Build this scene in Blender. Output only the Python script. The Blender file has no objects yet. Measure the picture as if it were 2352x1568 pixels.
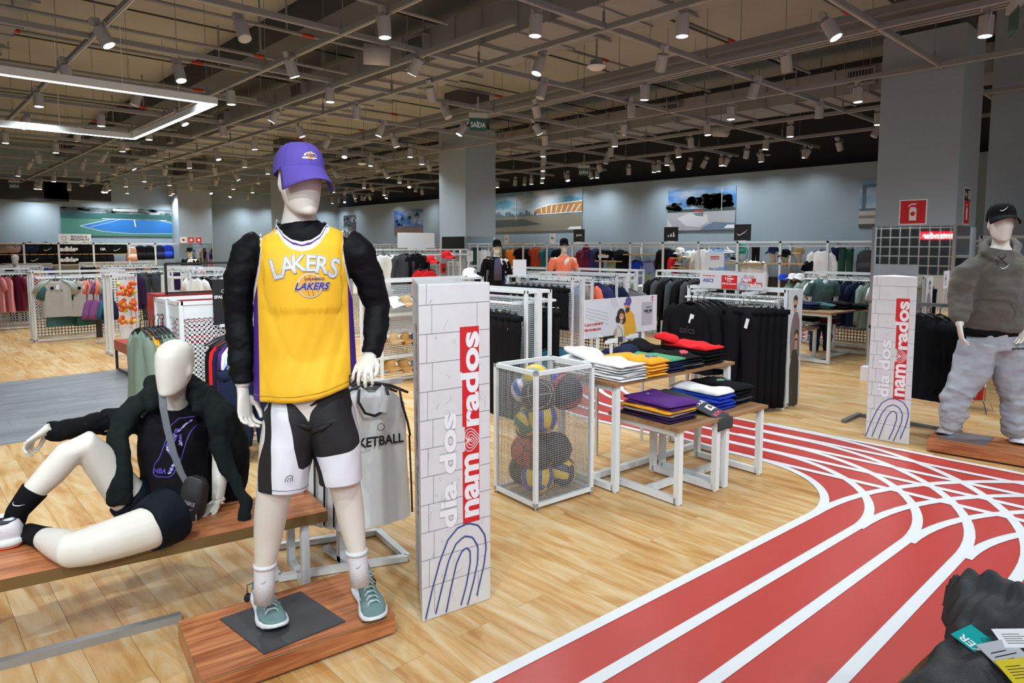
import bpy, bmesh, math, random
from math import sin, cos, pi, radians, atan2, sqrt
from mathutils import Vector, Matrix, noise
from mathutils.bvhtree import BVHTree
S = bpy.context.scene
COL = S.collection
# ---------------------------------------------------------------- camera
FPX, PX, PY, EYE = 1548.0, 1176.0, 706.0, 1.65
PITCH = math.atan(138 / FPX); YAW = radians(43.1)
FW = Vector((sin(YAW) * cos(PITCH), cos(YAW) * cos(PITCH), -sin(PITCH)))
RT = Vector((cos(YAW), -sin(YAW), 0)); UP = RT.cross(FW)
CAM = Vector((0, 0, EYE))
cd = bpy.data.cameras.new('camera'); cam = bpy.data.objects.new('camera', cd); COL.objects.link(cam)
cam.matrix_world = Matrix.Translation(CAM) @ Matrix((RT, UP, -FW)).transposed().to_4x4()
cd.sensor_width = 36; cd.lens = FPX / 2352 * 36; cd.shift_y = -(784 - PY) / 2352; cd.clip_end = 200; cd.clip_start = .05
S.camera = cam
# ---------------------------------------------------------------- world, exposure, render effort
w = bpy.data.worlds.new('world'); S.world = w; w.use_nodes = True
w.node_tree.nodes['Background'].inputs[0].default_value = (.80, .90, 1, 1)
w.node_tree.nodes['Background'].inputs[1].default_value = .7
S.view_settings.view_transform = 'Standard'; S.view_settings.look = 'None'
S.view_settings.exposure = 0.02; S.view_settings.gamma = 1; S.view_settings.use_curve_mapping = False
cy_ = S.cycles
cy_.max_bounces = 4; cy_.diffuse_bounces = 2; cy_.glossy_bounces = 3; cy_.transmission_bounces = 3; cy_.transparent_max_bounces = 6
cy_.caustics_reflective = False; cy_.caustics_refractive = False; cy_.sample_clamp_indirect = 4
LAMP_W = 125.0          # watts of one ceiling spotlight
LAMP_COL = (.86, .955, 1)
def spot(x, y, z, dx=0, dy=0, wt=LAMP_W, ang=140):
    l = bpy.data.lights.new('spot', 'SPOT'); l.energy = wt; l.spot_size = radians(ang); l.spot_blend = 1.0; l.shadow_soft_size = .04
    l.color = LAMP_COL
    o = bpy.data.objects.new('spot_light', l); COL.objects.link(o); o.location = (x, y, z)
    o.rotation_euler = Vector((dx, dy, -1)).to_track_quat('-Z', 'Y').to_euler(); o['kind'] = 'helper'
    return o
# ---------------------------------------------------------------- where a photographed point lies in the shop
def ray(x, y): return FW * FPX + RT * (x - PX) + UP * (PY - y)
def F(x, y, z=0.0): r = ray(x, y); return CAM + r * ((z - EYE) / r.z)
def D(x, y, d): return CAM + ray(x, y) * (d / FPX)
def WX(x, y, X): r = ray(x, y); return CAM + r * (X / r.x)
def WY(x, y, Y): r = ray(x, y); return CAM + r * (Y / r.y)
# ---------------------------------------------------------------- materials
MATS = {}
def mat(name, col=(.8, .8, .8), rough=.5, metal=0, emit=0, bump=0, bscale=200, var=0, vscale=8, spec=.5, sheen=0, coat=0, emit_col=None):
    if name in MATS: return MATS[name]
    m = bpy.data.materials.new(name); m.use_nodes = True; nt = m.node_tree; b = nt.nodes['Principled BSDF']
    b.inputs['Base Color'].default_value = (*col, 1); b.inputs['Roughness'].default_value = rough; b.inputs['Metallic'].default_value = metal
    b.inputs['Specular IOR Level'].default_value = spec
    if sheen: b.inputs['Sheen Weight'].default_value = sheen
    if coat: b.inputs['Coat Weight'].default_value = coat
    if emit: b.inputs['Emission Color'].default_value = (*(emit_col or col), 1); b.inputs['Emission Strength'].default_value = emit
    if bump or var:
        tc = nt.nodes.new('ShaderNodeTexCoord')
        if bump:
            n = nt.nodes.new('ShaderNodeTexNoise'); n.inputs['Scale'].default_value = bscale; n.inputs['Detail'].default_value = 3
            nt.links.new(tc.outputs['Object'], n.inputs['Vector']); bp = nt.nodes.new('ShaderNodeBump'); bp.inputs['Strength'].default_value = bump
            bp.inputs['Distance'].default_value = .01; nt.links.new(n.outputs[0], bp.inputs['Height']); nt.links.new(bp.outputs[0], b.inputs['Normal'])
        if var:
            n = nt.nodes.new('ShaderNodeTexNoise'); n.inputs['Scale'].default_value = vscale; n.inputs['Detail'].default_value = 4
            nt.links.new(tc.outputs['Object'], n.inputs['Vector'])
            mx = nt.nodes.new('ShaderNodeMix'); mx.data_type = 'RGBA'; mx.inputs['A'].default_value = (*[c * (1 - var) for c in col], 1)
            mx.inputs['B'].default_value = (*[min(1, c * (1 + var)) for c in col], 1)
            nt.links.new(n.outputs[0], mx.inputs['Factor']); nt.links.new(mx.outputs['Result'], b.inputs['Base Color'])
    MATS[name] = m; return m
def cloth(name, col, rough=.85, bump=.25, bscale=350, sheen=.0):
    dk = max(col) < .03
    return mat('cloth_' + name, tuple(c * .55 for c in col) if dk else col, rough, 0, 0, bump, bscale, .08, 6, .10 if dk else .2, 0 if dk else sheen)
def node(nt, t, **kw):
    n = nt.nodes.new(t)
    for k, v in kw.items():
        if k in n.inputs.keys(): n.inputs[k].default_value = v
        else: setattr(n, k, v)
    return n
# ---------------------------------------------------------------- mesh building
class MB:
    def __init__(s): s.v = []; s.f = []; s.m = []; s.k = 0
    def add(s, vs, fs, k=None):
        o = len(s.v); s.v += [tuple(p) for p in vs]; s.f += [tuple(i + o for i in f) for f in fs]; s.m += [s.k if k is None else k] * len(fs); return s
    def box(s, c, d, rz=0, R=None, k=None):
        c = Vector(c); M = R or Matrix.Rotation(rz, 3, 'Z')
        vs = [c + M @ Vector((x * d[0] / 2, y * d[1] / 2, z * d[2] / 2)) for x in (-1, 1) for y in (-1, 1) for z in (-1, 1)]
        return s.add(vs, [(0, 1, 3, 2), (4, 6, 7, 5), (0, 4, 5, 1), (2, 3, 7, 6), (0, 2, 6, 4), (1, 5, 7, 3)], k)
    def bb(s, a, b, k=None):
        return s.box([(a[i] + b[i]) / 2 for i in range(3)], [abs(b[i] - a[i]) for i in range(3)], k=k)
    def bar(s, p, q, w, h=None, k=None, up=(0, 0, 1)):
        p = Vector(p); q = Vector(q); h = h or w; t = (q - p); L = t.length
        if L < 1e-6: return s
        t /= L; u = Vector(up)
        if abs(t.dot(u)) > .98: u = Vector((1, 0, 0))
        a = t.cross(u).normalized(); b = a.cross(t)
        return s.box((p + q) / 2, (L, w, h), R=Matrix((t, a, b)).transposed(), k=k)
    def tube(s, pts, r, n=8, k=None, cap=True, closed=False):
        pts = [Vector(p) for p in pts]; N = len(pts); rs = r if isinstance(r, (list, tuple)) else [r] * N; vs = []; u = None
        for i, p in enumerate(pts):
            t = (pts[(i + 1) % N] - pts[i - 1]) if closed else (pts[min(i + 1, N - 1)] - pts[max(i - 1, 0)])
            t = t.normalized() if t.length > 1e-9 else Vector((0, 0, 1))
            if u is None: u = t.orthogonal().normalized()
            u = (u - t * u.dot(t)).normalized(); b = t.cross(u)
            vs += [p + (u * cos(2 * pi * j / n) + b * sin(2 * pi * j / n)) * rs[i] for j in range(n)]
        fs = []; M = N if closed else N - 1
        for i in range(M):
            for j in range(n):
                a = i * n + j; b_ = i * n + (j + 1) % n; c = ((i + 1) % N) * n + (j + 1) % n; d = ((i + 1) % N) * n + j; fs.append((a, b_, c, d))
        if cap and not closed: fs += [tuple(range(n))[::-1], tuple((N - 1) * n + j for j in range(n))]
        return s.add(vs, fs, k)
    def loft(s, rings, k=None, cap=True, closed=False):
        n = len(rings[0]); vs = [p for r in rings for p in r]; fs = []; N = len(rings)
        for i in range(N if closed else N - 1):
            for j in range(n): fs.append((i * n + j, i * n + (j + 1) % n, ((i + 1) % N) * n + (j + 1) % n, ((i + 1) % N) * n + j))
        if cap and not closed: fs += [tuple(range(n))[::-1], tuple((N - 1) * n + j for j in range(n))]
        return s.add(vs, fs, k)
    def ell(s, sec, n=20, k=None, cap=True, lat=(1, 0, 0), e=2.0):
        # sec: (point, half width along lat, half depth[, depth back]) ; elliptical sections square to the path
        rings = []; N = len(sec); P_ = [Vector(q[0]) for q in sec]; lat = Vector(lat)
        for i, q in enumerate(sec):
            t = (P_[min(i + 1, N - 1)] - P_[max(i - 1, 0)]).normalized(); a = (lat - t * lat.dot(t)).normalized(); b = t.cross(a)
            rb = q[3] if len(q) > 3 else q[2]; r = []
            for j in range(n):
                c_, s_ = cos(2 * pi * j / n), sin(2 * pi * j / n)
                cx_ = math.copysign(abs(c_) ** (2 / e), c_); sy_ = math.copysign(abs(s_) ** (2 / e), s_)
                r.append(P_[i] + a * q[1] * cx_ + b * (q[2] if s_ > 0 else rb) * sy_)
            rings.append(r)
        return s.loft(rings, k, cap)
    def ball(s, c, r, nu=16, nv=10, k=None, R=None):
        c = Vector(c); r = r if isinstance(r, (tuple, list)) else (r, r, r); rings = []
        for i in range(nv + 1):
            a = -pi / 2 + pi * i / nv; rr = max(cos(a), .001)
            rings.append([c + (R or Matrix.Identity(3)) @ Vector((rr * cos(2 * pi * j / nu) * r[0], rr * sin(2 * pi * j / nu) * r[1], sin(a) * r[2])) for j in range(nu)])
        return s.loft(rings, k)
    def poly(s, pts, h=None, axis=(0, 0, 1), k=None):
        pts = [Vector(p) for p in pts]; n = len(pts)
        if not h: return s.add(pts, [tuple(range(n))], k)
        a = Vector(axis) * h; vs = pts + [p + a for p in pts]
        return s.add(vs, [tuple(range(n))[::-1], tuple(range(n, 2 * n))] + [(i, (i + 1) % n, n + (i + 1) % n, n + i) for i in range(n)], k)
    def grid(s, fn, nu, nv, k=None, closed_u=False):
        vs = [fn(i / nu, j / nv) for j in range(nv + 1) for i in range(nu + 1)]
        fs = [(j * (nu + 1) + i, j * (nu + 1) + i + 1, (j + 1) * (nu + 1) + i + 1, (j + 1) * (nu + 1) + i) for j in range(nv) for i in range(nu)]
        return s.add(vs, fs, k)
    def mesh(s, name, mats, smooth=False, M=None):
        me = bpy.data.meshes.new(name); me.from_pydata(s.v if M is None else [M @ Vector(p) for p in s.v], [], s.f)
        for m in (mats if isinstance(mats, (list, tuple)) else [mats]): me.materials.append(m)
        me.polygons.foreach_set('material_index', s.m)
        if smooth: me.polygons.foreach_set('use_smooth', [True] * len(s.f))
        me.validate(); me.update(); return me
    def build(s, name, mats, parent=None, smooth=False, loc=None, rot=None, M=None):
        o = bpy.data.objects.new(name, s.mesh(name, mats, smooth, M)); COL.objects.link(o)
        if parent is not None: o.parent = parent
        if loc is not None: o.location = loc
        if rot is not None: o.rotation_euler = rot
        return o
def fix_normals(o):
    bm = bmesh.new(); bm.from_mesh(o.data); bmesh.ops.remove_doubles(bm, verts=bm.verts, dist=1e-5); bmesh.ops.recalc_face_normals(bm, faces=bm.faces); bm.to_mesh(o.data); bm.free(); return o
def mod(o, kind, **kw):
    m = o.modifiers.new(kind.lower(), kind)
    for k, v in kw.items(): setattr(m, k, v)
    return o
def bake(o):
    me = bpy.data.meshes.new_from_object(o.evaluated_get(bpy.context.evaluated_depsgraph_get())); old = o.data; o.modifiers.clear(); o.data = me
    bpy.data.meshes.remove(old); return o
def bevel(o, w=.004, seg=2): return mod(o, 'BEVEL', width=w, segments=seg, limit_method='ANGLE', angle_limit=radians(40))
def tag(o, label, cat, group=None, kind=None):
    if label: o['label'] = label
    if cat: o['category'] = cat
    if group: o['group'] = group
    if kind: o['kind'] = kind
    return o
def empty(name, loc=(0, 0, 0), rz=0, label=None, cat=None, group=None):
    o = bpy.data.objects.new(name, None); COL.objects.link(o); o.location = loc; o.rotation_euler = (0, 0, rz); o.empty_display_size = .1
    return tag(o, label, cat, group)
def struct(o): o['kind'] = 'structure'; return o
def stuff(o): o['kind'] = 'stuff'; return o
KIDS = {}
def dup(o, loc=None, rz=None, label=None, group=None, parent=None, sc=None, top=True):
    if top:
        bpy_children = o.children_recursive
    c = o.copy(); COL.objects.link(c)
    if parent is not None: c.parent = parent
    if loc is not None: c.location = loc
    if rz is not None: c.rotation_euler = (0, 0, rz) if not isinstance(rz, (tuple, list)) else rz
    if sc is not None: c.scale = (sc, sc, sc) if not isinstance(sc, (tuple, list)) else sc
    if label: c['label'] = label
    if group: c['group'] = group
    for ch in list(o.children): dup(ch, parent=c, top=False)
    return c
FONT = None
def text_mb(txt, size, bold=0.0, align='CENTER', depth=0, shear=0, space=1.0, line=1.0):
    cu = bpy.data.curves.new('t', 'FONT'); cu.body = txt; cu.size = size; cu.offset = bold * size; cu.align_x = align; cu.align_y = 'CENTER'
    cu.extrude = depth / 2; cu.shear = shear; cu.space_character = space; cu.space_line = line; cu.resolution_u = 7 if size > .1 and len(txt) < 6 else 3
    o = bpy.data.objects.new('t', cu); COL.objects.link(o)
    me = bpy.data.meshes.new_from_object(o.evaluated_get(bpy.context.evaluated_depsgraph_get()))
    mb = MB(); mb.add([v.co for v in me.vertices], [tuple(p.vertices) for p in me.polygons])
    bpy.data.objects.remove(o); bpy.data.curves.remove(cu); bpy.data.meshes.remove(me); return mb
def frame(o, right, up):
    # matrix whose x runs right, y runs up, z out of the surface
    r = Vector(right).normalized(); u = Vector(up); u = (u - r * u.dot(r)).normalized(); n = r.cross(u)
    return Matrix.Translation(Vector(o)) @ Matrix((r, u, n)).transposed().to_4x4()
def swoosh(L, ang=0):
    # a curved tick outline, length L
    up = [(-.5, .02), (-.42, -.12), (-.3, -.17), (-.12, -.12), (.15, 0), (.5, .2)]
    lo = [(.15, -.075), (-.05, -.155), (-.24, -.23), (-.4, -.22), (-.48, -.12)]
    p = [Vector((x * L, y * L, 0)) for x, y in up + lo]; R = Matrix.Rotation(ang, 3, 'Z'); return [R @ q for q in p]

def fit(mb, w, h, x=0, y=0, rz=0):
    xs = [v[0] for v in mb.v]; ys = [v[1] for v in mb.v]; a, b, c, d = min(xs), max(xs), min(ys), max(ys)
    sx = w / (b - a) if w else h / (d - c); sy = h / (d - c) if h else sx; R = Matrix.Rotation(rz, 3, 'Z')
    mb.v = [tuple(R @ Vector(((v[0] - (a + b) / 2) * sx, (v[1] - (c + d) / 2) * sy, v[2])) + Vector((x, y, 0))) for v in mb.v]; return mb

ORD = ['first', 'second', 'third', 'fourth', 'fifth', 'sixth', 'seventh', 'eighth', 'ninth', 'tenth', 'eleventh', 'twelfth', 'thirteenth', 'fourteenth', 'fifteenth', 'sixteenth', 'seventeenth', 'eighteenth', 'nineteenth', 'twentieth']
# ================================================================ lamps seen in the photograph (bulb positions), and added spots out of view
LIT = [(250,92),(154,177),(89,236),(50,285),(416,175),(677,166),(531,231),(623,271),(758,225),(694,307),(232,282),(425,278),(342,314),(281,342),(128,345),(90,368),(12,322),(41,400),(308,384),(377,397),(585,337),(435,381),(502,361),(562,379),(496,396),(615,395),(644,357),(289,425),(251,434),(331,413),(123,413),(223,411),(344,434),(67,436),(221,442),(193,451),(193,463),(293,464),(325,458),(389,422),(441,433),(397,442),(485,441),(493,421),(528,449),(515,462),(536,431),(580,439),(552,467),(570,479),(791,355),(740,392),(766,438),(731,453),(725,472),(32,453),(176,317),(548,409),(884,73),(946,160),(993,222),(1229,69),(1232,158),(1480,220),(869,305),(911,331),(1054,302),(1240,301),(1433,302),(1412,330),(942,355),(969,372),(851,376),(1247,354),(1247,388),(1247,405),(1250,417),(1372,404),(1364,417),(1340,430),(1426,423),(1458,416),(1513,389),(1532,374),(918,416),(940,426),(882,445),(816,453),(902,453),(973,444),(836,428),(857,465),(795,480),(1146,427),(1154,436),(891,404),(1567,70),(1921,73),(2263,70),(1971,225),(2017,279),(1679,266),(1815,307),(1626,303),(1758,337),(1931,339),(1869,361),(1816,379),(1713,358),(1671,376),(1642,392),(1593,403),(1758,392),(1559,355)]
UNLIT = [(562,65),(308,225),(366,358),(230,361),(264,393),(514,300),(744,327),(186,380),(61,378),(148,397),(90,422),(187,420),(158,429),(135,439),(439,405),(593,414),(775,399),(1516,143),(1240,208),(1236,254),(1030,255),(1253,320),(1451,254),(819,259),(868,385),(1402,349),(1391,366),(1381,385),(1248,368),(1492,399),(1478,415),(1287,429),(1231,432),(1213,438),(1255,422),(989,383),(858,433),(790,443),(837,455),(803,470),(898,467),(928,463),(967,460),(954,433),(916,460),(1809,146),(1726,208),(1882,257),(2007,301),(1588,327),(1940,372),(1872,385),(1734,395),(1666,400)]

ZB = 3.52
def lamp_xy(px, py, z=ZB):
    p = F(px, py, z); return p.x, p.y
EXTRA = [(x, y) for x in (-4.2, -2.4, -.6, 1.2) for y in (-1.5, .8, 3.1)] + [(3.2, .3), (4.9, -1.2), (6.6, .2), (3.1, -2.6), (6.9, -2.6), (9.4, -1.4), (1.5, 4.6), (-1.6, 6.4), (-2.2, 10), (-4.5, 8), (11.5, .2), (13, -2)]  # unseen spots without fixtures, added around and behind the camera for light
# ================================================================ materials of the shop
def floor_mat(kind):
    m = bpy.data.materials.new('floor_' + kind); m.use_nodes = True; nt = m.node_tree; b = nt.nodes['Principled BSDF']; L = nt.links.new
    g = node(nt, 'ShaderNodeNewGeometry'); sp = node(nt, 'ShaderNodeSeparateXYZ'); L(g.outputs['Position'], sp.inputs[0])
    def M(op, a, b_=None, c=None):
        n = node(nt, 'ShaderNodeMath', operation=op)
        for i, v in enumerate((a, b_, c)):
            if v is None: continue
            if isinstance(v, (int, float)): n.inputs[i].default_value = v
            else: L(v, n.inputs[i])
        return n.outputs[0]
    X, Y = sp.outputs[0], sp.outputs[1]
    if kind == 'aisle': X, Y = Y, X
    ix = M('FLOOR', M('DIVIDE', X, PLW)); sh = M('ADD', M('MULTIPLY', M('FLOORED_MODULO', ix, 2), .605), .27)
    iy = M('FLOOR', M('DIVIDE', M('ADD', Y, sh), PLL))
    cb = node(nt, 'ShaderNodeCombineXYZ'); L(ix, cb.inputs[0]); L(iy, cb.inputs[1])
    wn = node(nt, 'ShaderNodeTexWhiteNoise'); L(cb.outputs[0], wn.inputs['Vector'])
    vv = node(nt, 'ShaderNodeCombineXYZ'); L(M('MULTIPLY', X, 8 if kind != 'aisle' else 7), vv.inputs[0]); L(M('MULTIPLY', Y, 1.15), vv.inputs[1]); L(M('MULTIPLY', wn.outputs['Value'], 40), vv.inputs[2])
    n1 = node(nt, 'ShaderNodeTexNoise', Scale=1.0, Detail=6.0, Roughness=.62, Distortion=1.3); L(vv.outputs[0], n1.inputs['Vector'])
    n2 = node(nt, 'ShaderNodeTexNoise', Scale=3.4, Detail=4.0, Distortion=.5); L(vv.outputs[0], n2.inputs['Vector'])
    f = M('ADD', M('MULTIPLY', n1.outputs[0], .75), M('MULTIPLY', n2.outputs[0], .25)); f = M('ADD', f, M('MULTIPLY', M('SUBTRACT', wn.outputs['Value'], .5), .10))
    cr = node(nt, 'ShaderNodeValToRGB'); L(f, cr.inputs[0]); e = cr.color_ramp.elements
    if kind == 'aisle': st = [(.30, (.15, .16, .175)), (.5, (.22, .235, .25)), (.72, (.31, .325, .34))]
    else: st = [(.30, (.38, .17, .05)), (.40, (.52, .265, .085)), (.49, (.60, .36, .145)), (.58, (.66, .46, .24)), (.72, (.72, .56, .35))]
    while len(e) < len(st): e.new(.5)
    for q, (p, c) in zip(e, st): q.position = p; q.color = (*c, 1)
    L(cr.outputs[0], b.inputs['Base Color']); b.inputs['Roughness'].default_value = .34; b.inputs['Specular IOR Level'].default_value = .38
    bp = node(nt, 'ShaderNodeBump', Strength=.06, Distance=.004); L(n2.outputs[0], bp.inputs['Height']); L(bp.outputs[0], b.inputs['Normal']); return m
PLW, PLL = .1705, 1.21
M_WOOD = floor_mat('wood'); M_AISLE = floor_mat('aisle')
M_GAP = mat('plank_gap', (.16, .10, .05), .8)
M_CEIL = mat('ceiling_concrete', (.41, .405, .385), .9, bump=.3, bscale=6, var=.16, vscale=.8)
M_WALL = mat('wall_grey_paint', (.28, .345, .395), .75, bump=.03, bscale=60)
M_PILL = mat('pillar_grey_paint', (.33, .39, .45), .6)
M_DARK = mat('void_shade', (.035, .036, .04), .9)  # near-black stands in for shade inside openings and the void above the wall
M_STEEL = mat('grid_grey_steel', (.27, .275, .28), .55)
M_GALV = mat('duct_galvanised', (.30, .305, .31), .6, metal=0, var=.1, vscale=3)
M_LAMPB = mat('lamp_body_grey', (.42, .42, .43), .5)
M_WHITEM = mat('white_metal', (.74, .76, .78), .38)
M_CHROME = mat('chrome', (.75, .76, .78), .18, 1)
M_BLACKM = mat('black_metal', (.02, .02, .022), .45)
M_WHITE = mat('white_board', (.80, .81, .84), .5)
M_RED = mat('red_print', (.62, .015, .02), .5)
M_BLACK = mat('black_print', (.012, .012, .014), .5)
M_GLOW = mat('lamp_glow', (1, 1, 1), .5, emit=16, emit_col=(.93, .97, 1)); M_GLOW.cycles.emission_sampling = 'NONE'
M_GREYB = mat('grey_print', (.42, .42, .44), .5)
# ================================================================ floor: planks one by one near the camera, the rest joined
fl = struct(MB().bb((-12, -7, -.12), (14.6, 26.6, -.004)).build('floor', M_GAP))
def rowshift(ix): return .27 + .605 * (ix % 2)
NEAR, farp, plank_me = [], MB(), {}
def in_aisle(x, y): return x < 2.62 and 6.95 < y < 10.25
for ix in range(int(-10 / PLW), int(14.4 / PLW)):
    sh = rowshift(ix); x0 = ix * PLW
    for iy in range(-6, 24):
        y0 = iy * PLL - sh; y1 = y0 + PLL
        segs = [(y0, y1)]
        if x0 + PLW / 2 < 2.62:
            if y1 > 6.95 and y0 < 10.25: segs = [s_ for s_ in ((y0, min(y1, 6.95)), (max(y0, 10.25), y1)) if s_[1] - s_[0] > .02]
        for a, b in segs:
            cxx, cyy = x0 + PLW / 2, (a + b) / 2; v = Vector((cxx, cyy, 0)) - CAM; z = v.dot(FW); ok = False
            if z > .6:
                sx = PX + FPX * v.dot(RT) / z; sy = PY - FPX * v.dot(UP) / z; ok = -300 < sx < 2500 and sy < 1800 and not (sx > 1300 and sy > 1300 and cyy < 1.6)
            if ok and z < 6.3: NEAR.append((z, cxx, a, b))
            else: farp.bb((x0 + .0008, a + .0008, -.004), (x0 + PLW - .0008, b - .0008, 0))
NEAR.sort()
for i, (z, cxx, a, b) in enumerate(NEAR):
    if i < 290 and abs(b - a - PLL) < .01:
        if 'p' not in plank_me: plank_me['p'] = MB().bb((-PLW / 2 + .0008, .0008, -.004), (PLW / 2 - .0008, PLL - .0008, 0)).mesh('plank', M_WOOD)
        o = bpy.data.objects.new('plank', plank_me['p']); COL.objects.link(o); o.parent = fl; o.location = (cxx, a, 0)
    else: farp.bb((cxx - PLW / 2 + .0008, a + .0008, -.004), (cxx + PLW / 2 - .0008, b - .0008, 0))
stuff(farp.build('planks_beyond', M_WOOD, fl))
ai = MB(); ROW = 1.24
for j, y in enumerate([6.95 + k * .33 for k in range(10)]):
    for k in range(-12, 4):
        xa = k * 1.22 + (j % 3) * .4; xb = min(xa + 1.22, 2.62)
        if xa < 2.6: ai.bb((xa + .001, y + .001, -.004), (xb - .001, y + .329, -.0005))
stuff(ai.build('aisle_tiles', M_AISLE, fl))
# ================================================================ running track graphic laid on the floor
M_TRK = mat('track_red', (.50, .056, .046), .30, var=.05, vscale=2, spec=.4)
M_TRL = mat('track_white', (.74, .76, .79), .32, spec=.4)
trk = empty('running_track', (0, 0, 0), 0, 'red running track floor graphic with white lane lines crossing and curving', 'floor graphic')
def arc(c, r, a0, a1, n=24): return [(c[0] + r * cos(radians(a0 + (a1 - a0) * i / n)), c[1] + r * sin(radians(a0 + (a1 - a0) * i / n))) for i in range(n + 1)]
def band(mb, out, inn, z):
    n = len(out); mb.add([(p[0], p[1], z) for p in out] + [(p[0], p[1], z) for p in inn], [(i, i + 1, n + i + 1, n + i) for i in range(n - 1)])
red = MB(); C1, C2, C3 = (4.15, 2.45), (4.1, -.55), (6.95, 4.1)
LANES = [(.77, 2.23), (1.03, 1.96), (1.29, 1.69), (1.55, 1.42), (1.81, 1.15)]
XL = [4.92, 5.18, 5.44, 5.70, 5.96]
red.add([(-2, 2.08, .002), (4.2, 1.68, .002), (4.2, -3, .002), (-2, -3, .002)], [(0, 3, 2, 1)])
band(red, arc(C1, .77, -90, 0), [(4.15 + i * .075, .3 - i * .1) for i in range(25)], .0016)
red.add([(4.9, -3.5, .0024), (6.0, -3.5, .0024), (6.0, 2.5, .0024), (4.9, 2.5, .0024)], [(0, 1, 2, 3)])
band(red, [(4.1, -3)] + arc(C2, 2.23, 90, 0), [(4.1, -3)] + [(4.1 + i * .09, -3) for i in range(25)], .0012)
red.add([(4.9, 2.4, .0028), (5.99, 2.4, .0028), (6.0, 4.1, .0028), (4.9, 4.1, .0028)], [(0, 1, 2, 3)])
band(red, arc(C3, 2.05, 180, 90), arc(C3, .95, 180, 90), .002)
red.add([(6.9, 5.05, .0022), (13.5, 5.05, .0022), (13.5, 6.15, .0022), (6.9, 6.15, .0022)], [(0, 1, 2, 3)])
o = red.build('red_vinyl', M_TRK, trk)
def line(pts, w=.056, z=.0042):
    mb = MB(); n = len(pts); vs = []
    for i, p in enumerate(pts):
        a = Vector(pts[max(i - 1, 0)]); b = Vector(pts[min(i + 1, n - 1)]); t = (b - a).normalized(); nn = Vector((-t.y, t.x)) * w / 2
        vs += [(p[0] + nn.x, p[1] + nn.y, z), (p[0] - nn.x, p[1] - nn.y, z)]
    mb.add(vs, [(2 * i, 2 * i + 1, 2 * i + 3, 2 * i + 2) for i in range(n - 1)]); return mb.build('lane_line', M_TRL, trk)
SL = [-.066, -.064, -.05, -.015, .0]
for i, (r1, r2) in enumerate(LANES):
    y = C1[1] - r1
    line([(4.15 - 6.2 * (1 - k / 8), y - SL[i] * 6.2 * (1 - k / 8)) for k in range(9)] + arc(C1, r1, -90, 0)[1:] + [(C1[0] + r1, 2.45 + k * .33) for k in range(1, 6)] + arc(C3, C3[0] - C1[0] - r1, 180, 90)[1:] + [(13.5, C3[1] + C3[0] - C1[0] - r1)], z=.0042 + i * .0001)
    line([(4.12, C2[1] + r2)] + arc(C2, r2, 90, 0)[1:] + [(C2[0] + r2, -3.4)], z=.0048 + i * .0001)
    line([(XL[i] + .01 * i, 2.9), (XL[i] + .03, 1.4), (XL[i] + .05 + .01 * i, -3.4)], z=.0054 + i * .0001)
# ================================================================ walls, pillars, ceiling
CZ = 4.95
struct(MB().bb((-12, -7, CZ), (20, 32, CZ + .1)).build('ceiling', M_CEIL))
struct(MB().bb((14.45, -4, 0), (14.6, 26.6, 3.34)).build('wall_back', M_WALL))
struct(MB().bb((14.9, -4, 0), (15, 32, CZ)).build('wall_back_upper', M_DARK))  # dark sheet, the shade of the recess above the wall put into its colour
struct(MB().bb((-12, 26.4, 0), (14.6, 26.55, CZ)).build('wall_left', M_WALL))
struct(MB().bb((-12.2, -2, 0), (-12, 26.4, CZ)).build('wall_far_left', M_WALL))
struct(MB().bb((8.5, -4.6, 0), (15, -4.5, CZ)).build('wall_right', M_WALL))
M_MIRROR = mat('mirror_glass', (.86, .88, .89), .02, 1)
M_SILV = mat('mirror_edge_strip', (.55, .57, .6), .3, .8)
def pillar(x, y, wx_, wy_, top=4.15, mz=1.88, mir=True):
    p = MB().bb((x, y, mz if mir else 0), (x + wx_, y + wy_, top)).bb((x + .09, y + .09, top), (x + wx_ - .09, y + wy_ - .09, CZ), k=1).build('pillar', [M_PILL, mat('pillar_core', (.10, .10, .105), .9)])
    struct(p)
    if mir:
        c = struct(MB().bb((x + .012, y + .012, 0), (x + wx_ - .012, y + wy_ - .012, mz)).build('pillar_mirror', M_MIRROR, p))
        for a, b in ((x, y), (x + wx_, y), (x, y + wy_), (x + wx_, y + wy_)): struct(MB().box((a, b, mz / 2), (.035, .035, mz)).build('mirror_edge_strip', M_SILV, p))
    return p
P_R = pillar(9.0, 2.2, .85, .86, mz=1.90); P_M = pillar(9.0, 11.04, .84, .9); P_3 = pillar(9.0, 19.7, .84, .9, mir=False); P_4 = pillar(7.8, 25.6, 1.15, .8, mir=True, mz=1.8)
struct(MB().bb((11.2, 1.6, 0), (12.2, 2.4, CZ)).build('pillar', M_PILL))
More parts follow.
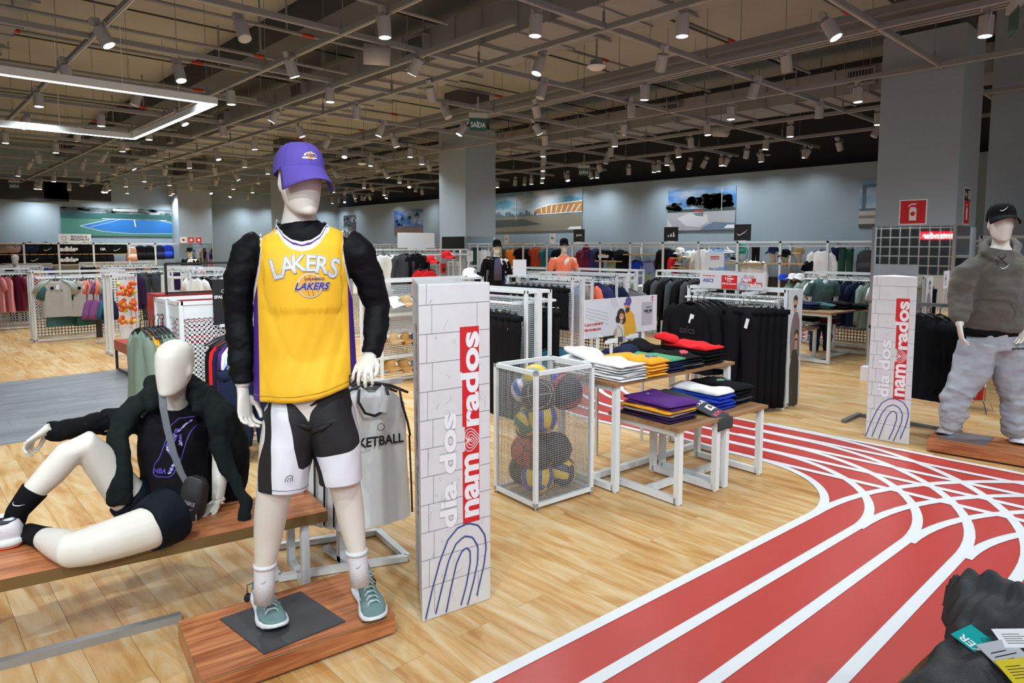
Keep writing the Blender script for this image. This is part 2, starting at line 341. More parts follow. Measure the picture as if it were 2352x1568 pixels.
# ceiling slab joints, ducts, beams, pipes
cb_ = MB()
for i in range(16): cb_.bb((-8, -4 + i * 2.45, CZ - .02), (15, -3.97 + i * 2.45, CZ + .01))
struct(cb_.build('ceiling_joints', mat('joint_dark', (.09, .08, .075), .9)))
for a, b in (((4.3, -5, 4.55), (4.75, 26, 4.95)), ((12.9, -5, 4.5), (13.3, 26, 4.95)), ((-3.6, -5, 4.6), (-3.1, 26, 4.95))): struct(MB().bb(a, b).build('beam', mat('beam_blue_grey', (.075, .08, .095), .8)))
def duct(x0, x1, z0, z1, ya, yb, label, step=1.15):
    d = empty('air_duct', (x0, ya, z0), 0, label, 'air duct', None)
    n = int((yb - ya) / step)
    for i in range(n):
        m = MB(); y = i * step; m.bb((0, y + .02, 0), (x1 - x0, y + step - .02, z1 - z0)); m.bb((-.02, y - .02, -.02), (x1 - x0 + .02, y + .02, z1 - z0 + .02)); m.build('duct_section', M_GALV, d)
    for i in range(0, n, 3):
        y = i * step + .5; m = MB(); m.bb((-.12, y, .1), (0, y + .42, .34)); g = m.build('air_grille', M_GALV, d)
        q = MB(); q.bb((-.125, y + .03, .13), (-.12, y + .39, .31)); q.build('grille_opening', M_DARK, g)
        q = MB(); [q.bb((-.128, y + .05 + k * .045, .13), (-.122, y + .06 + k * .045, .31)) for k in range(8)]; stuff(q.build('louvres', M_STEEL, g))
    q = MB(); [q.bar((x, i * step + .6, 0), (x, i * step + .6, CZ - z0), .012) for i in range(n) for x in (-.03, x1 - x0 + .03)]; q2 = [q.bar((-.05, i * step + .6, -.03), (x1 - x0 + .05, i * step + .6, -.03), .035, .025) for i in range(n)]
    stuff(q.build('hangers', M_STEEL, d)); return d
duct(5.42, 6.35, 4.08, 4.5, -3.5, 25, 'long galvanised air duct hung over the middle of the shop')
duct(11.3, 12.2, 4.05, 4.45, -3.5, 25, 'long galvanised air duct hung near the back wall')
duct(-.35, 1.38, 4.3, 4.7, -2, 13.5, 'wide pale duct at the upper left corner of the ceiling')
# busbar tray seen above the grid
bt = MB(); [bt.bb((7.55 + k * .09, -3.5, 3.86), (7.6 + k * .09, 25.5, 3.9)) for k in range(3)]; bt.bb((7.5, -3.5, 3.98), (7.9, 25.5, 4.06))
tag(bt.build('cable_tray', M_STEEL), 'long flat cable tray running above the grid between the ducts', 'cable tray')
GX = [-3.75, -1.95, -.15, 1.65, 3.37, 5.1, 6.93, 8.85, 10.82, 12.7]; GY = [-3.05, -1.25, .6, 2.42, 4.17, 6.0, 7.8, 9.72, 11.6, 13.5, 15.4, 17.3, 19.2, 21.2, 23.2, 25.2]
gr = empty('ceiling_grid', (0, 0, 3.7), 0, 'open grid of grey steel channels hung under the ceiling, carrying the spotlights', 'ceiling grid')
def channel(a, b, z=0):
    m = MB(); m.bar((*a, z), (*b, z), .045, .05); m.bar((*a, z - .028), (*b, z - .028), .012, .008, k=1); return m.build('channel', [M_STEEL, mat('channel_slot', (.5, .5, .5), .4)], gr)
for x in GX: channel((x, -3.6), (x, 26.2))
for y in GY: channel((-11, y), (14.3, y), .012)
for x in (4.25, 6.05, 7.9): channel((x, 4.5), (x, 13.0), -.05) if x == 4.25 else None
hw = MB()
for x in GX:
    for y in GY:
        if -4 < x and y > 0: hw.bar((x + .05, y + .06, 0), (x + .05, y + .06, CZ - 3.7), .006); hw.box((x + .05, y + .06, .12), (.02, .02, .12))
        if y > 0: hw.bar((x + .8, y + .06, 0), (x + .8, y + .06, CZ - 3.7), .005)
stuff(hw.build('hanger_wires', M_STEEL, gr))
PIPE_RED = mat('pipe_red_band', (.5, .03, .01), .5)
for i, (y, z) in enumerate([(y, z) for y in (3.2, 4.9, 6.7, 8.3, 9.1, 10.6, 12.4, 14.6, 16.9, 19.9, 22.4) for z in ((4.35,) if y % 2 < 1 else (4.2,))]):
    p = empty('sprinkler_pipe', (0, y, z), 0, 'thin grey sprinkler pipe with red bands, %s one counted from the front of the shop' % ORD[i], 'pipe', 'sprinkler pipes under the ceiling')
    MB().tube([(0, 0, 0), (5.2, 0, 0)], .022, 8).tube([(6.5, 0, .12), (11.2, 0, .12)], .02, 8).tube([(0, .16, .05), (5.2, .16, .05)], .012, 6).build('pipe_run', M_STEEL, p)
    for x, z_ in ((.9 + .4 * (i % 2), 0), (4.1 - .3 * (i % 3), 0), (8.1 + .5 * (i % 2), .12)): MB().tube([(x, 0, z_), (x + .16, 0, z_)], .025, 8).build('red_band', PIPE_RED, p)
    c = MB(); [c.bar((x, 0, 0), (x, 0, CZ - z), .02) for x in (.3, 1.2, 3.9)]; c.build('hanger', M_STEEL, p)
# ================================================================ spotlights on the grid
def lamp_proto(lit):
    t = empty('ceiling_spotlight', (0, 0, 0)); n = 14
    MB().tube([(0, 0, 0), (0, 0, .17)], .058, n).build('lamp_housing', M_LAMPB, t, smooth=False)
    MB().bar((.0, .0, .17), (0, 0, .20), .02).build('bracket', M_LAMPB, t) 
    MB().tube([(0, 0, -.002), (0, 0, .001)], .049, n).build('lens', M_GLOW if lit else mat('lamp_off', (.5, .5, .5), .4), t)
    m = MB(); m.box((0, 0, .235), (.05, .09, .06)); m.tube([(.03, 0, .22), (.09, 0, .18), (.07, 0, .12)], .005, 5); m.build('adapter', M_LAMPB, t); return t
protos = [lamp_proto(True), lamp_proto(False)]; used = [0, 0]
def place_lamp(x, y, lit, seed, tilt=None):
    rnd = random.Random(seed)
    gx = min(GX, key=lambda v: abs(v - x)); gy = min(GY, key=lambda v: abs(v - y))
    k = 0 if lit else 1; p = protos[k]
    o = p if not used[k] else dup(p); used[k] = 1
    o.location = (x, y, ZB - .05); tl = rnd.choice([0, .05, .1, .35, .5] if lit else [.3, .5, .1]) if tilt is None else tilt; a = rnd.uniform(0, 6.28)
    o.rotation_euler = (tl * cos(a), tl * sin(a), a)
    o['category'] = 'spotlight'; return o
PL = []
for i, (px, py) in enumerate(LIT): x, y = lamp_xy(px, py); PL.append((py, px, x, y, True))
for i, (px, py) in enumerate(UNLIT): x, y = lamp_xy(px, py, ZB + .04); PL.append((py, px, x, y, False))
PL.sort()
import itertools
near_l = sorted([q for q in PL if q[0] < 215], key=lambda q: q[1])
for i, (py, px, x, y, lit) in enumerate(PL):
    if x > 13.9: x = 13.9
    if y > 25.8: y = 25.8
    o = place_lamp(x, y, lit, i)
    if py < 215: o['label'] = '%s cylindrical spotlight, %s from the left among the nearest under the grid' % ('lit' if lit else 'unlit', ORD[near_l.index((py, px, x, y, lit))] if near_l.index((py, px, x, y, lit)) < 20 else 'last'); o['group'] = 'near spotlights on the ceiling grid'
    else:
        zn = ('above the mannequins at the left', 'left of the middle pillar', 'right of the middle pillar', 'beside the mirrored pillar')[min(3, px // 590)]; ds = ('fairly near', 'halfway back', 'far back')[0 if py < 290 else (1 if py < 380 else 2)]
        o['label'] = '%s cylindrical spotlight under the grid, %s, %s' % ('lit' if lit else 'unlit', ds, zn); o['group'] = '%s spotlights %s %s' % ('lit' if lit else 'unlit', ds, zn)
    if lit: spot(x, y, ZB - .06, 0, 0, LAMP_W * (.5 if x > 12.9 else 1))
for x, y in EXTRA: spot(x, y, ZB, *((.62, .72, LAMP_W * 1.35, 100) if x < 3.3 and y < 3.5 else (0, 0, LAMP_W)))  # added unseen spots; those behind the camera aimed and strengthened to brighten fronts
# square LED frame pendant
led = empty('pendant_light_frame', (2.79, 7.75, 3.25), 0, 'rectangular white LED frame lamp hanging at the upper left', 'pendant lamp')
M_LED = mat('led_strip', (1, 1, 1), .5, emit=9, emit_col=(.95, .98, 1))
fr = MB(); lt = MB()
for a, b in (((0, 0), (-7, 0)), ((0, 0), (0, 3.25)), ((0, 3.25), (-7, 3.25)), ((-7, 0), (-7, 3.25))):
    fr.bar((*a, 0), (*b, 0), .06, .075); lt.bar((*a, -.04), (*b, -.04), .045, .008)
fr.build('light_frame', M_WHITEM, led); lt.build('led_strip', M_LED, led)
for x, y in ((-.9, 0), (-2.4, 0), (-5, 0), (-.9, 3.25), (-2.4, 3.25), (-5, 3.25), (0, 1.2)): MB().bar((x, y, 0), (x, y, CZ - 3.25), .006).build('suspension_wire', M_WHITEM, led)

# ================================================================ bodies, hands, shoes, caps, clothes
HD = Vector((sin(YAW), cos(YAW), 0))
def H(px, py, dh):
    r = ray(px, py); return CAM + r * (dh / r.dot(HD))
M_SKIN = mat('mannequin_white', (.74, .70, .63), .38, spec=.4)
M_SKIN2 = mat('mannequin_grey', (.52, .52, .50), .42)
def remesh(o, vox, smooth=3):
    mod(o, 'REMESH', mode='VOXEL', voxel_size=vox, use_smooth_shade=True)
    if smooth: mod(o, 'SMOOTH', factor=.6, iterations=smooth)
    return bake(o)
def wrinkle(o, amp, sc, seed=0, axis=None, fn=None):
    me = o.data; me.update(); vn = [v.normal.copy() for v in me.vertices]
    for v, n in zip(me.vertices, vn):
        p = Vector(v.co) * sc
        if axis: p = Vector((p.x * axis[0], p.y * axis[1], p.z * axis[2]))
        a = noise.fractal(p + Vector((seed, seed * 2, 0)), 1.0, 2.0, 3); a = a if not fn else a * fn(v.co)
        v.co += n * amp * a
    me.update(); return o
def bvh(*obs):
    vs, fs = [], []
    for o in obs:
        n = len(vs); vs += [o.matrix_world @ v.co for v in o.data.vertices]; fs += [[i + n for i in p.vertices] for p in o.data.polygons]
    return BVHTree.FromPolygons(vs, fs)
def hand(mb, wrist, direction, palm_n, sc=1.0, curl=.5, thumb_side=1, spread=.25, thumb=.5):
    # wrist position, direction the hand points, palm normal; writes lofts into mb for later remeshing
    d = Vector(direction).normalized(); n = Vector(palm_n); n = (n - d * n.dot(d)).normalized(); s = d.cross(n) * thumb_side
    w_ = Vector(wrist)
    def P_(a, b, c): return w_ + (d * a + s * b + n * c) * sc
    mb.ell([(P_(-.03, 0, 0), .026 * sc, .019 * sc), (P_(.0, 0, 0), .027 * sc, .018 * sc), (P_(.03, .002, 0), .036 * sc, .015 * sc), (P_(.07, 0, 0), .041 * sc, .013 * sc), (P_(.095, -.002, .002), .038 * sc, .011 * sc)], 14, lat=s)
    for i, (b, L, r) in enumerate(((.029, .070, .0085), (.010, .078, .0088), (-.010, .072, .0084), (-.029, .056, .0074))):
        p = P_(.088 - abs(i - 1.2) * .004, b, 0); dd = (d + s * spread * (1.5 - i) * .35).normalized(); pts = [p]; a = curl * .55
        for j, f in enumerate((.45, .3, .25)):
            t = dd * cos(a) + n * sin(a); pts.append(pts[-1] + t * L * f * sc); a += curl * (.8 if j == 0 else .55)
        mb.tube(pts, [r * 1.12 * sc, r * sc, r * .92 * sc, r * .7 * sc], 8)
    p = P_(.022, .026, .004); q = P_(.052, .046, .004 + .018 * thumb); e_ = P_(.082, .050 - .01 * thumb, .01 + .03 * thumb); f_ = P_(.105, .046 - .016 * thumb, .012 + .04 * thumb)
    mb.tube([p, q, e_, f_], [.015 * sc, .0115 * sc, .0098 * sc, .0072 * sc], 8)
def hand_obj(name, parent, m, *a, **k):
    mb = MB(); hand(mb, *a, **k); o = mb.build(name, m, parent); sc = k.get('sc', 1); return remesh(o, .0032 * sc, 2)
def head_egg(mb, c, tilt_up, front, sc=1.0, ears=True):
    # egg shaped blank mannequin head, c = centre
    u = Vector(tilt_up).normalized(); f = Vector(front); f = (f - u * f.dot(u)).normalized(); l = u.cross(f) * -1; c = Vector(c)
    prof = [(-.125, .018, .028, .052), (-.115, .040, .048, .044), (-.095, .054, .068, .022), (-.06, .064, .085, .008), (-.02, .070, .094, .002), (.02, .0765, .097, -.002), (.06, .077, .096, -.004), (.09, .068, .083, -.006), (.112, .050, .060, -.008), (.125, .024, .03, -.008), (.128, .004, .006, -.008)]
    rings = []
    for z, a, b, y in prof: rings.append([c + (u * z + l * a * cos(2 * pi * j / 24) + f * (b * sin(2 * pi * j / 24) + y)) * sc for j in range(24)])
    mb.loft(rings)
    if ears:
        for s in (-1, 1): mb.ball(c + (l * .077 * s - f * .008 - u * .01) * sc, (.008 * sc, .018 * sc, .03 * sc), 10, 6, R=Matrix((l, f, u)).transposed())
def cap(name, parent, c, up, front, m_crown, m_brim=None, sc=1.0, logo=None, m_logo=None, panels=True, brim_drop=.034):
    # baseball cap; c = centre of the head opening
    u = Vector(up).normalized(); f = Vector(front); f = (f - u * f.dot(u)).normalized(); l = f.cross(u); c = Vector(c)
    M = Matrix.Translation(c) @ Matrix((l, f, u)).transposed().to_4x4() @ Matrix.Scale(sc, 4)
    root = parent
    mb = MB(); rings = []
    for i in range(9):
        t = i / 8; z = .108 * sin(t * pi / 2) ** .9; r = cos(t * pi / 2) ** .55 if i < 8 else .02
        rings.append([(.088 * r * cos(2 * pi * j / 36) * (1 + .012 * (abs(cos(3 * 2 * pi * j / 36))) ** 6), .106 * r * sin(2 * pi * j / 36) * (1 - .02) - .006 + .014 * t * 0, z + (.012 * sin(2 * pi * j / 36) * (1 - t) if sin(2 * pi * j / 36) > 0 else -.006 * (1 - t))) for j in range(36)])
    mb.loft(rings, cap=False); o = mb.build('crown', m_crown, root, True, M=M)
    mb = MB()
    def br(a, b):
        an = radians(15 + 150 * a); r = .094 + b * .075 * (sin(an) ** .45); x = .086 * cos(an) * (1 + .12 * b); y = .098 * sin(an) + b * .078 * sin(an) ** .5 - .004
        return Vector((x, y, .006 - brim_drop * b - (x / .09) ** 2 * .022 * b + .012 * sin(an)))
    mb.grid(br, 20, 6); bo = mb.build('brim', m_brim or m_crown, root, True, M=M); mod(bo, 'SOLIDIFY', thickness=.004 * sc, offset=0)
    MB().ball((0, -.006, .108), (.008, .008, .004), 8, 4).build('top_button', m_brim or m_crown, root, True, M=M)
    if panels:
        s = MB()
        for k in range(6):
            an = pi / 6 + k * pi / 3; pts = []
            for i in range(8):
                t = i / 8; r = cos(t * pi / 2) ** .55 * 1.012; pts.append((.088 * r * cos(an), .106 * r * sin(an) * .98 - .006, .108 * sin(t * pi / 2) ** .9 + (.012 * sin(an) * (1 - t) if sin(an) > 0 else -.006 * (1 - t))))
            s.tube(pts, .0012, 4, cap=False)
        for k in range(6):
            an = k * pi / 3 + .0; r = cos(.62 * pi / 2) ** .55 * 1.0; s.ball((.088 * r * cos(an), .106 * r * sin(an) - .006, .108 * sin(.62 * pi / 2) ** .9), .0035, 6, 4)
        stuff(s.build('seams', m_brim or m_crown, root, True, M=M))
    return M
def shoe(name, parent, heel, toe_dir, m_up, m_sole, m_lace, m_logo=None, L=.30, up=(0, 0, 1), side=1, m_outsole=None, high=0, logo_side=(1, -1)):
    u = Vector(up).normalized(); f = Vector(toe_dir); f = (f - u * f.dot(u)).normalized(); l = f.cross(u); k = L / .30
    M = Matrix.Translation(Vector(heel)) @ Matrix((l, f, u)).transposed().to_4x4() @ Matrix.Scale(k, 4)
    ys = [0, .012, .035, .07, .11, .15, .19, .23, .265, .288, .30]; wd = [.020, .030, .035, .035, .033, .036, .045, .049, .042, .028, .008]; cx = [0, 0, 0, 0, .002, .003, .002, -.001, -.006, -.011, -.013]
    top = [.075, .098 + high, .108 + high, .102 + high, .094, .082, .066, .052, .043, .036, .028]
    so = [.030, .032, .032, .030, .028, .027, .026, .025, .025, .027, .030]; base = [.012, .004, 0, 0, 0, 0, 0, .001, .004, .011, .018]
    n = 20; rings = []
    for i, y in enumerate(ys):
        r = []
        for j in range(n):
            a = 2 * pi * j / n; c_, s_ = cos(a), sin(a); w_ = wd[i] * (1 - .18 * max(0, s_) ** 2 * (1 if i < 6 else .4)); zc = (so[i] + top[i]) / 2 - .006; hz = (top[i] - so[i]) / 2 + .006
            r.append((side * cx[i] + w_ * math.copysign(abs(c_) ** .75, c_), y, zc + hz * math.copysign(abs(s_) ** (.85), s_)))
        rings.append(r)
    MB().loft(rings).build('upper', m_up, parent, True, M=M)
    rings = []
    for i, y in enumerate(ys):
        w_ = wd[i] + .006; yy = y - .006 if i == 0 else y + (.006 if i == len(ys) - 1 else 0)
        rings.append([(side * cx[i] + w_ * a, yy, z) for a, z in ((-1, base[i] + .006), (-1.05, (base[i] + so[i]) / 2), (-1, so[i] + .002), (-.8, so[i] + .004), (.8, so[i] + .004), (1, so[i] + .002), (1.05, (base[i] + so[i]) / 2), (1, base[i] + .006))])
    MB().loft(rings).build('midsole', m_sole, parent, True, M=M)
    rings = []
    for i, y in enumerate(ys): w_ = wd[i] + .004; rings.append([(side * cx[i] + w_ * a, y, base[i] + z) for a, z in ((-1, .008), (-1, 0), (1, 0), (1, .008))])
    MB().loft(rings).build('outsole', m_outsole or M_BLACK, parent, False, M=M)
    lc = MB()
    for i in range(6):
        y = .115 + i * .022; z = .100 - i * .0085 + .003 + (high * .6 if i < 2 else 0); w_ = .021 + i * .001; lc.tube([(-w_, y + .004, z - .012), (-w_ * .5, y, z - .001), (w_ * .5, y + .008, z - .001), (w_, y + .012, z - .014)], .0032, 6)
        lc.tube([(w_, y + .004, z - .012), (w_ * .5, y, z + .001), (-w_ * .5, y + .008, z + .001), (-w_, y + .012, z - .014)], .0032, 6)
    for s in (-1, 1): lc.tube([(0, .105, .107), (s * .02, .10, .118), (s * .034, .108, .108), (s * .022, .116, .104), (0, .108, .108)], .0028, 6); lc.tube([(0, .107, .107), (s * .014, .13, .103), (s * .03, .145, .088)], .0026, 6)
    lc.build('laces', m_lace, parent, True, M=M)
    tg = MB(); tg.grid(lambda a, b: Vector(((a - .5) * .05 * (1 - .2 * b), .112 - .034 * b, .098 + .045 * b + high - .008 * (2 * a - 1) ** 2)), 6, 4); t = tg.build('tongue', m_up, parent, True, M=M); mod(t, 'SOLIDIFY', thickness=.006 * k)
    MB().ell([((0, .062, .095 + high), .030, .042), ((0, .062, .103 + high), .031, .044)], 16, lat=(1, 0, 0)).build('collar_lining', mat('shoe_lining', (.05, .06, .065), .9), parent, True, M=M)
    if m_logo:
        lg = MB()
        for s in logo_side:
            P_ = swoosh(.12); vs = []
            for q in P_:
                y = .125 - q.x * 1.0; z = .056 + q.y * .62; i = max(0, min(9, next((a for a in range(10) if ys[a + 1] >= y), 9))); t = (y - ys[i]) / (ys[i + 1] - ys[i]); w_ = wd[i] * (1 - t) + wd[i + 1] * t
                tz = top[i] * (1 - t) + top[i + 1] * t; rel = max(0, min(1, (z - .03) / max(.02, tz - .03))); vs.append((s * (w_ * (1 - .16 * rel ** 2) + .0025) + side * cx[i], y, z))
            lg.add(vs, [(0, 1, 2, 8, 9, 10), (2, 3, 7, 8), (3, 4, 6, 7), (4, 5, 6)])
        lgo = lg.build('logo', m_logo, parent, False, M=M); mod(lgo, 'SOLIDIFY', thickness=.003 * k, offset=0)
    return M
# ---------------------------------------------------------------- generic dressed mannequin (local: stands at origin, faces -Y)
def mannequin(name, label, loc, rz, shirt, pants=None, skin=None, head=True, capm=None, arms='down', sleeve='short', h=1.85, logo=None, bottom='pants', base=True, z0=0.0, group=None, hands=True, legs=True, stand=0, shoes=None):
    sk = skin or M_SKIN; k = h / 1.85
    t = empty(name, (loc[0], loc[1], z0), rz, label, 'mannequin', group)
    A = {}
    if arms == 'down': el = (.285, .03, 1.17); wr = (.30, -.06, .93)
    elif arms == 'bent': el = (.30, .09, 1.20); wr = (.20, -.02, 1.0)
    else: el = (.29, .10, 1.22); wr = (.22, .06, .98)
    mb = MB(); Q = lambda x, y, z: Vector((x * k, y * k, z * k))
    tor = [(Q(0, 0, .84), .12 * k, .09 * k), (Q(0, 0, .90), .160 * k, .105 * k), (Q(0, 0, .98), .162 * k, .108 * k), (Q(0, 0, 1.12), .135 * k, .095 * k), (Q(0, -.005, 1.30), .160 * k, .118 * k), (Q(0, -.002, 1.40), .175 * k, .115 * k), (Q(0, .01, 1.47), .165 * k, .09 * k), (Q(0, .015, 1.52), .085 * k, .06 * k), (Q(0, .012, 1.56), .058 * k, .055 * k), (Q(0, .0, 1.64), .055 * k, .056 * k)]
    if not head: tor[-1] = (Q(0, .01, 1.60), .054 * k, .054 * k)
    if not legs: tor = tor[1:]
    mb.ell(tor, 22)
    if head: head_egg(mb, Q(0, -.02, 1.72), (0, 0, 1), (0, -1, 0), k)
    for s in (-1, 1):
        mb.tube([Q(s * .15, .01, 1.455), Q(s * .20, .012, 1.44), Q(s * .235, .02, 1.36), Q(s * el[0], el[1], el[2]), Q(s * (el[0] + wr[0]) / 2 * 1.02, (el[1] + wr[1]) / 2, (el[2] + wr[2]) / 2), Q(s * wr[0], wr[1], wr[2])], [.055 * k, .06 * k, .053 * k, .041 * k, .038 * k, .026 * k], 12)
        if legs: mb.tube([Q(s * .085, 0, .90), Q(s * .10, 0, .72), Q(s * .115, -.01, .5), Q(s * .125, .015, .33), Q(s * .13, .01, .09)], [.092 * k, .085 * k, .056 * k, .056 * k, .036 * k], 12)
        if hands: hand(mb, Q(s * wr[0], wr[1], wr[2]), (s * .05, -.2, -1) if arms == 'down' else (-s * .4, -.3, -.8), (-s, .2, 0), 1.0 * k, .6, s)
    body = mb.build('body', sk, t); remesh(body, .011 * k, 2)
    m_s, m_l = shirt, None; sb = MB()
    zl = 1.06 if sleeve == 'long' else (1.26 if sleeve == 'short' else None)
    loose = .022 if sleeve == 'short' else .03
    rows = []
    for z, a, b, y in ((.86, .175, .125, 0), (.92, .178, .128, 0), (1.02, .17, .122, 0), (1.15, .165, .118, 0), (1.3, .180, .132, -.005), (1.40, .190, .125, -.002), (1.46, .182, .104, .01), (1.505, .125, .078, .015), (1.53, .085, .068, .014), (1.538, .074, .062, .012)):
        rows.append((Q(0, y, z - .0), a * k, b * k))
    sb.ell(rows, 30, cap=True)
    for s in (-1, 1):
        if sleeve == 'long': sb.tube([Q(s * .15, .01, 1.45), Q(s * .21, .012, 1.43), Q(s * .245, .02, 1.35), Q(s * el[0], el[1], el[2]), Q(s * (el[0] + wr[0]) / 2 * 1.02, (el[1] + wr[1]) / 2, (el[2] + wr[2]) / 2), Q(s * wr[0], wr[1], wr[2] + .02)], [.06 * k, .072 * k, .07 * k, .058 * k, .052 * k, .04 * k], 14)
        elif sleeve == 'short': sb.tube([Q(s * .15, .01, 1.45), Q(s * .21, .012, 1.43), Q(s * .25, .022, 1.33), Q(s * .275, .03, 1.235)], [.06 * k, .07 * k, .072 * k, .07 * k], 14)
    so = sb.build('shirt', shirt, t); remesh(so, .013 * k, 1); wrinkle(so, .022, 5, hash(name) % 7, (1, 1, .7)); 
    if legs:
        pb = MB()
        for s in (-1, 1):
            if bottom == 'pants': sec = [(Q(0, 0, 1.0), .17 * k, .12 * k), (Q(s * .04, 0, .9), .14 * k, .125 * k), (Q(s * .10, 0, .76), .105 * k, .115 * k), (Q(s * .12, -.01, .5), .085 * k, .09 * k), (Q(s * .128, .0, .3), .078 * k, .08 * k), (Q(s * .13, .0, .1), .058 * k, .062 * k)]
            else: sec = [(Q(0, 0, 1.0), .17 * k, .12 * k), (Q(s * .04, 0, .9), .14 * k, .125 * k), (Q(s * .11, 0, .72), .12 * k, .12 * k), (Q(s * .13, 0, .55), .115 * k, .115 * k)]
            pb.ell(sec, 18)
        po = pb.build('trousers' if bottom == 'pants' else 'shorts', pants or shirt, t); remesh(po, .014 * k, 1); wrinkle(po, .02, 6, 3)
        for s in (-1, 1):
            sm = shoes or (M_WHITE, M_WHITE, M_WHITE)
            e = empty('shoe', (0, 0, 0)); e.parent = t; shoe('shoe', e, Q(s * .13, .09, 0), (s * .18, -1, 0), *sm, None, L=.29 * k, side=-s)
    if base and legs: MB().bb((-.2 * k, -.15 * k, -.008), (.2 * k, .15 * k, 0)).build('base_plate', mat('steel_plate', (.35, .35, .36), .35, .6), t)
    if stand: MB().tube([(0, .02, -stand), (0, .02, .9 * k)], .012, 8).build('stand_pole', M_CHROME, t)
    if capm:
        e = empty('cap', (0, 0, 0)); e.parent = t; Mx = cap('cap', e, Q(0, -.02, 1.775), (0, -.08, 1), (0, -1, 0), capm, sc=1.0 * k)
    return t
# ---------------------------------------------------------------- hung and folded clothes
def hanger(parent, w=.40, z=0, m=None):
    MB().tube([(0, 0, .075 + z), (.022, 0, .085 + z), (.022, 0, .11 + z), (0, 0, .118 + z), (-.02, 0, .105 + z)], .003, 5).tube([(0, 0, .075 + z), (0, 0, .02 + z)], .004, 5).tube([(-w / 2, 0, -.05 + z), (-w / 4, 0, -.002 + z), (0, 0, .02 + z), (w / 4, 0, -.002 + z), (w / 2, 0, -.05 + z)], [.007, .01, .011, .01, .007], 6).build('hanger', m or M_BLACKM, parent, True)
def shirt_mesh(w=.50, L=.70, d=.09, sl='short', neck=.16, seed=0, hood=False, wave=.012):
    # local: shoulders at z=0, hangs down, faces -Y
    mb = MB(); rings = []; n = 28; rs = [(-L, 1.0, 1.0), (-L * .85, .99, .98), (-L * .6, .96, .92), (-L * .35, .95, .9), (-.17, .94, .85), (-.10, .90, .72), (-.055, .70, .6), (-.025, .48, .5), (-.004, .36, .45), (.012, .30, .42)]
    for zi, (z, a, b) in enumerate(rs):
        r = []
        for j in range(n):
            an = 2 * pi * j / n; f = wave * noise.noise(Vector((cos(an) * 2.2, sin(an) * 2.2 + seed * 3.1, z * 1.2))) * (1.6 if zi < 5 else .3)
            x = w / 2 * a * math.copysign(abs(cos(an)) ** .8, cos(an)); y = d / 2 * b * math.copysign(abs(sin(an)) ** .7, sin(an)) + f * 2
            zz = z - (.045 * (1 if sin(an) < 0 else .4) * (1 - abs(cos(an))) if zi >= 8 else 0)
            r.append((x, y, zz))
        rings.append(r)
    mb.loft(rings, cap=False)
    for s in (-1, 1):
        if sl == 'short': mb.ell([(Vector((s * w * .34, 0, -.07)), .07, d * .30), (Vector((s * w * .46, 0, -.11)), .085, d * .36), (Vector((s * w * .60, 0, -.27)), .088, d * .34)], 12, lat=(0.3 * -s, 0, -1), cap=True)
        elif sl == 'long': mb.ell([(Vector((s * w * .34, 0, -.07)), .07, d * .30), (Vector((s * w * .47, 0, -.13)), .08, d * .38), (Vector((s * w * .545, .01, -.36)), .068, d * .36), (Vector((s * w * .56, -.01, -.62)), .05, d * .34), (Vector((s * w * .56, -.012, -.66)), .042, d * .3)], 12, lat=(1, 0, -.2), cap=True)
    if hood: mb.ell([(Vector((0, .0, -.05)), .12, .04), (Vector((0, .0, .02)), .115, .05), (Vector((0, .01, .09)), .09, .04), (Vector((0, .01, .13)), .04, .02)], 14)
    return mb
def pants_mesh(w=.36, L=.98, d=.09, short=False, seed=0):
    mb = MB()
    if short: L = .5
    for s in (-1, 1):
        rings = []
        for i in range(8):
            t = i / 7; cxx = s * w * (.23 + .06 * t); hw = w * (.27 - .03 * t if short else .27 - .10 * t); r = []
            for j in range(14):
                an = 2 * pi * j / 14; r.append((cxx + hw * math.copysign(abs(cos(an)) ** .8, cos(an)), d / 2 * math.copysign(abs(sin(an)) ** .8, sin(an)) * (1 - .15 * t) + .012 * noise.noise(Vector((cos(an) * 2, seed + s, t * 3))), -t * L))
            rings.append(r)
        mb.loft(rings)
    mb.bb((-w * .5, -d * .46, -.035), (w * .5, d * .46, .012)); return mb
def clip_hanger(parent, w=.34):
    MB().tube([(0, 0, .10), (.022, 0, .11), (.022, 0, .135), (0, 0, .145), (-.02, 0, .13)], .003, 5).tube([(0, 0, .10), (0, 0, .04)], .004, 5).tube([(-w / 2, 0, .04), (w / 2, 0, .04)], .005, 6).build('hanger', M_CHROME, parent, True)
    for s in (-1, 1): MB().bb((s * w * .42 - .012, -.012, 0), (s * w * .42 + .012, .012, .05)).build('clip', M_BLACKM, parent)
def garment(name, label, cat, me_mb, m, loc, rz, group=None, hang='bar', extra=None, zoff=0):
    t = empty(name, loc, rz, label, cat, group); me_mb.build('cloth', m, t, True)
    if hang == 'bar': hanger(t)
    elif hang == 'clip': clip_hanger(t)
    if extra: extra(t)
    return t
def swing_tag(t, x=.06, z=-.14, y=-.06, w=.04, h=.075): MB().box((x, y, z), (w, .002, h), R=Matrix.Rotation(.25, 3, 'Y')).build('price_tag', M_WHITE, t)
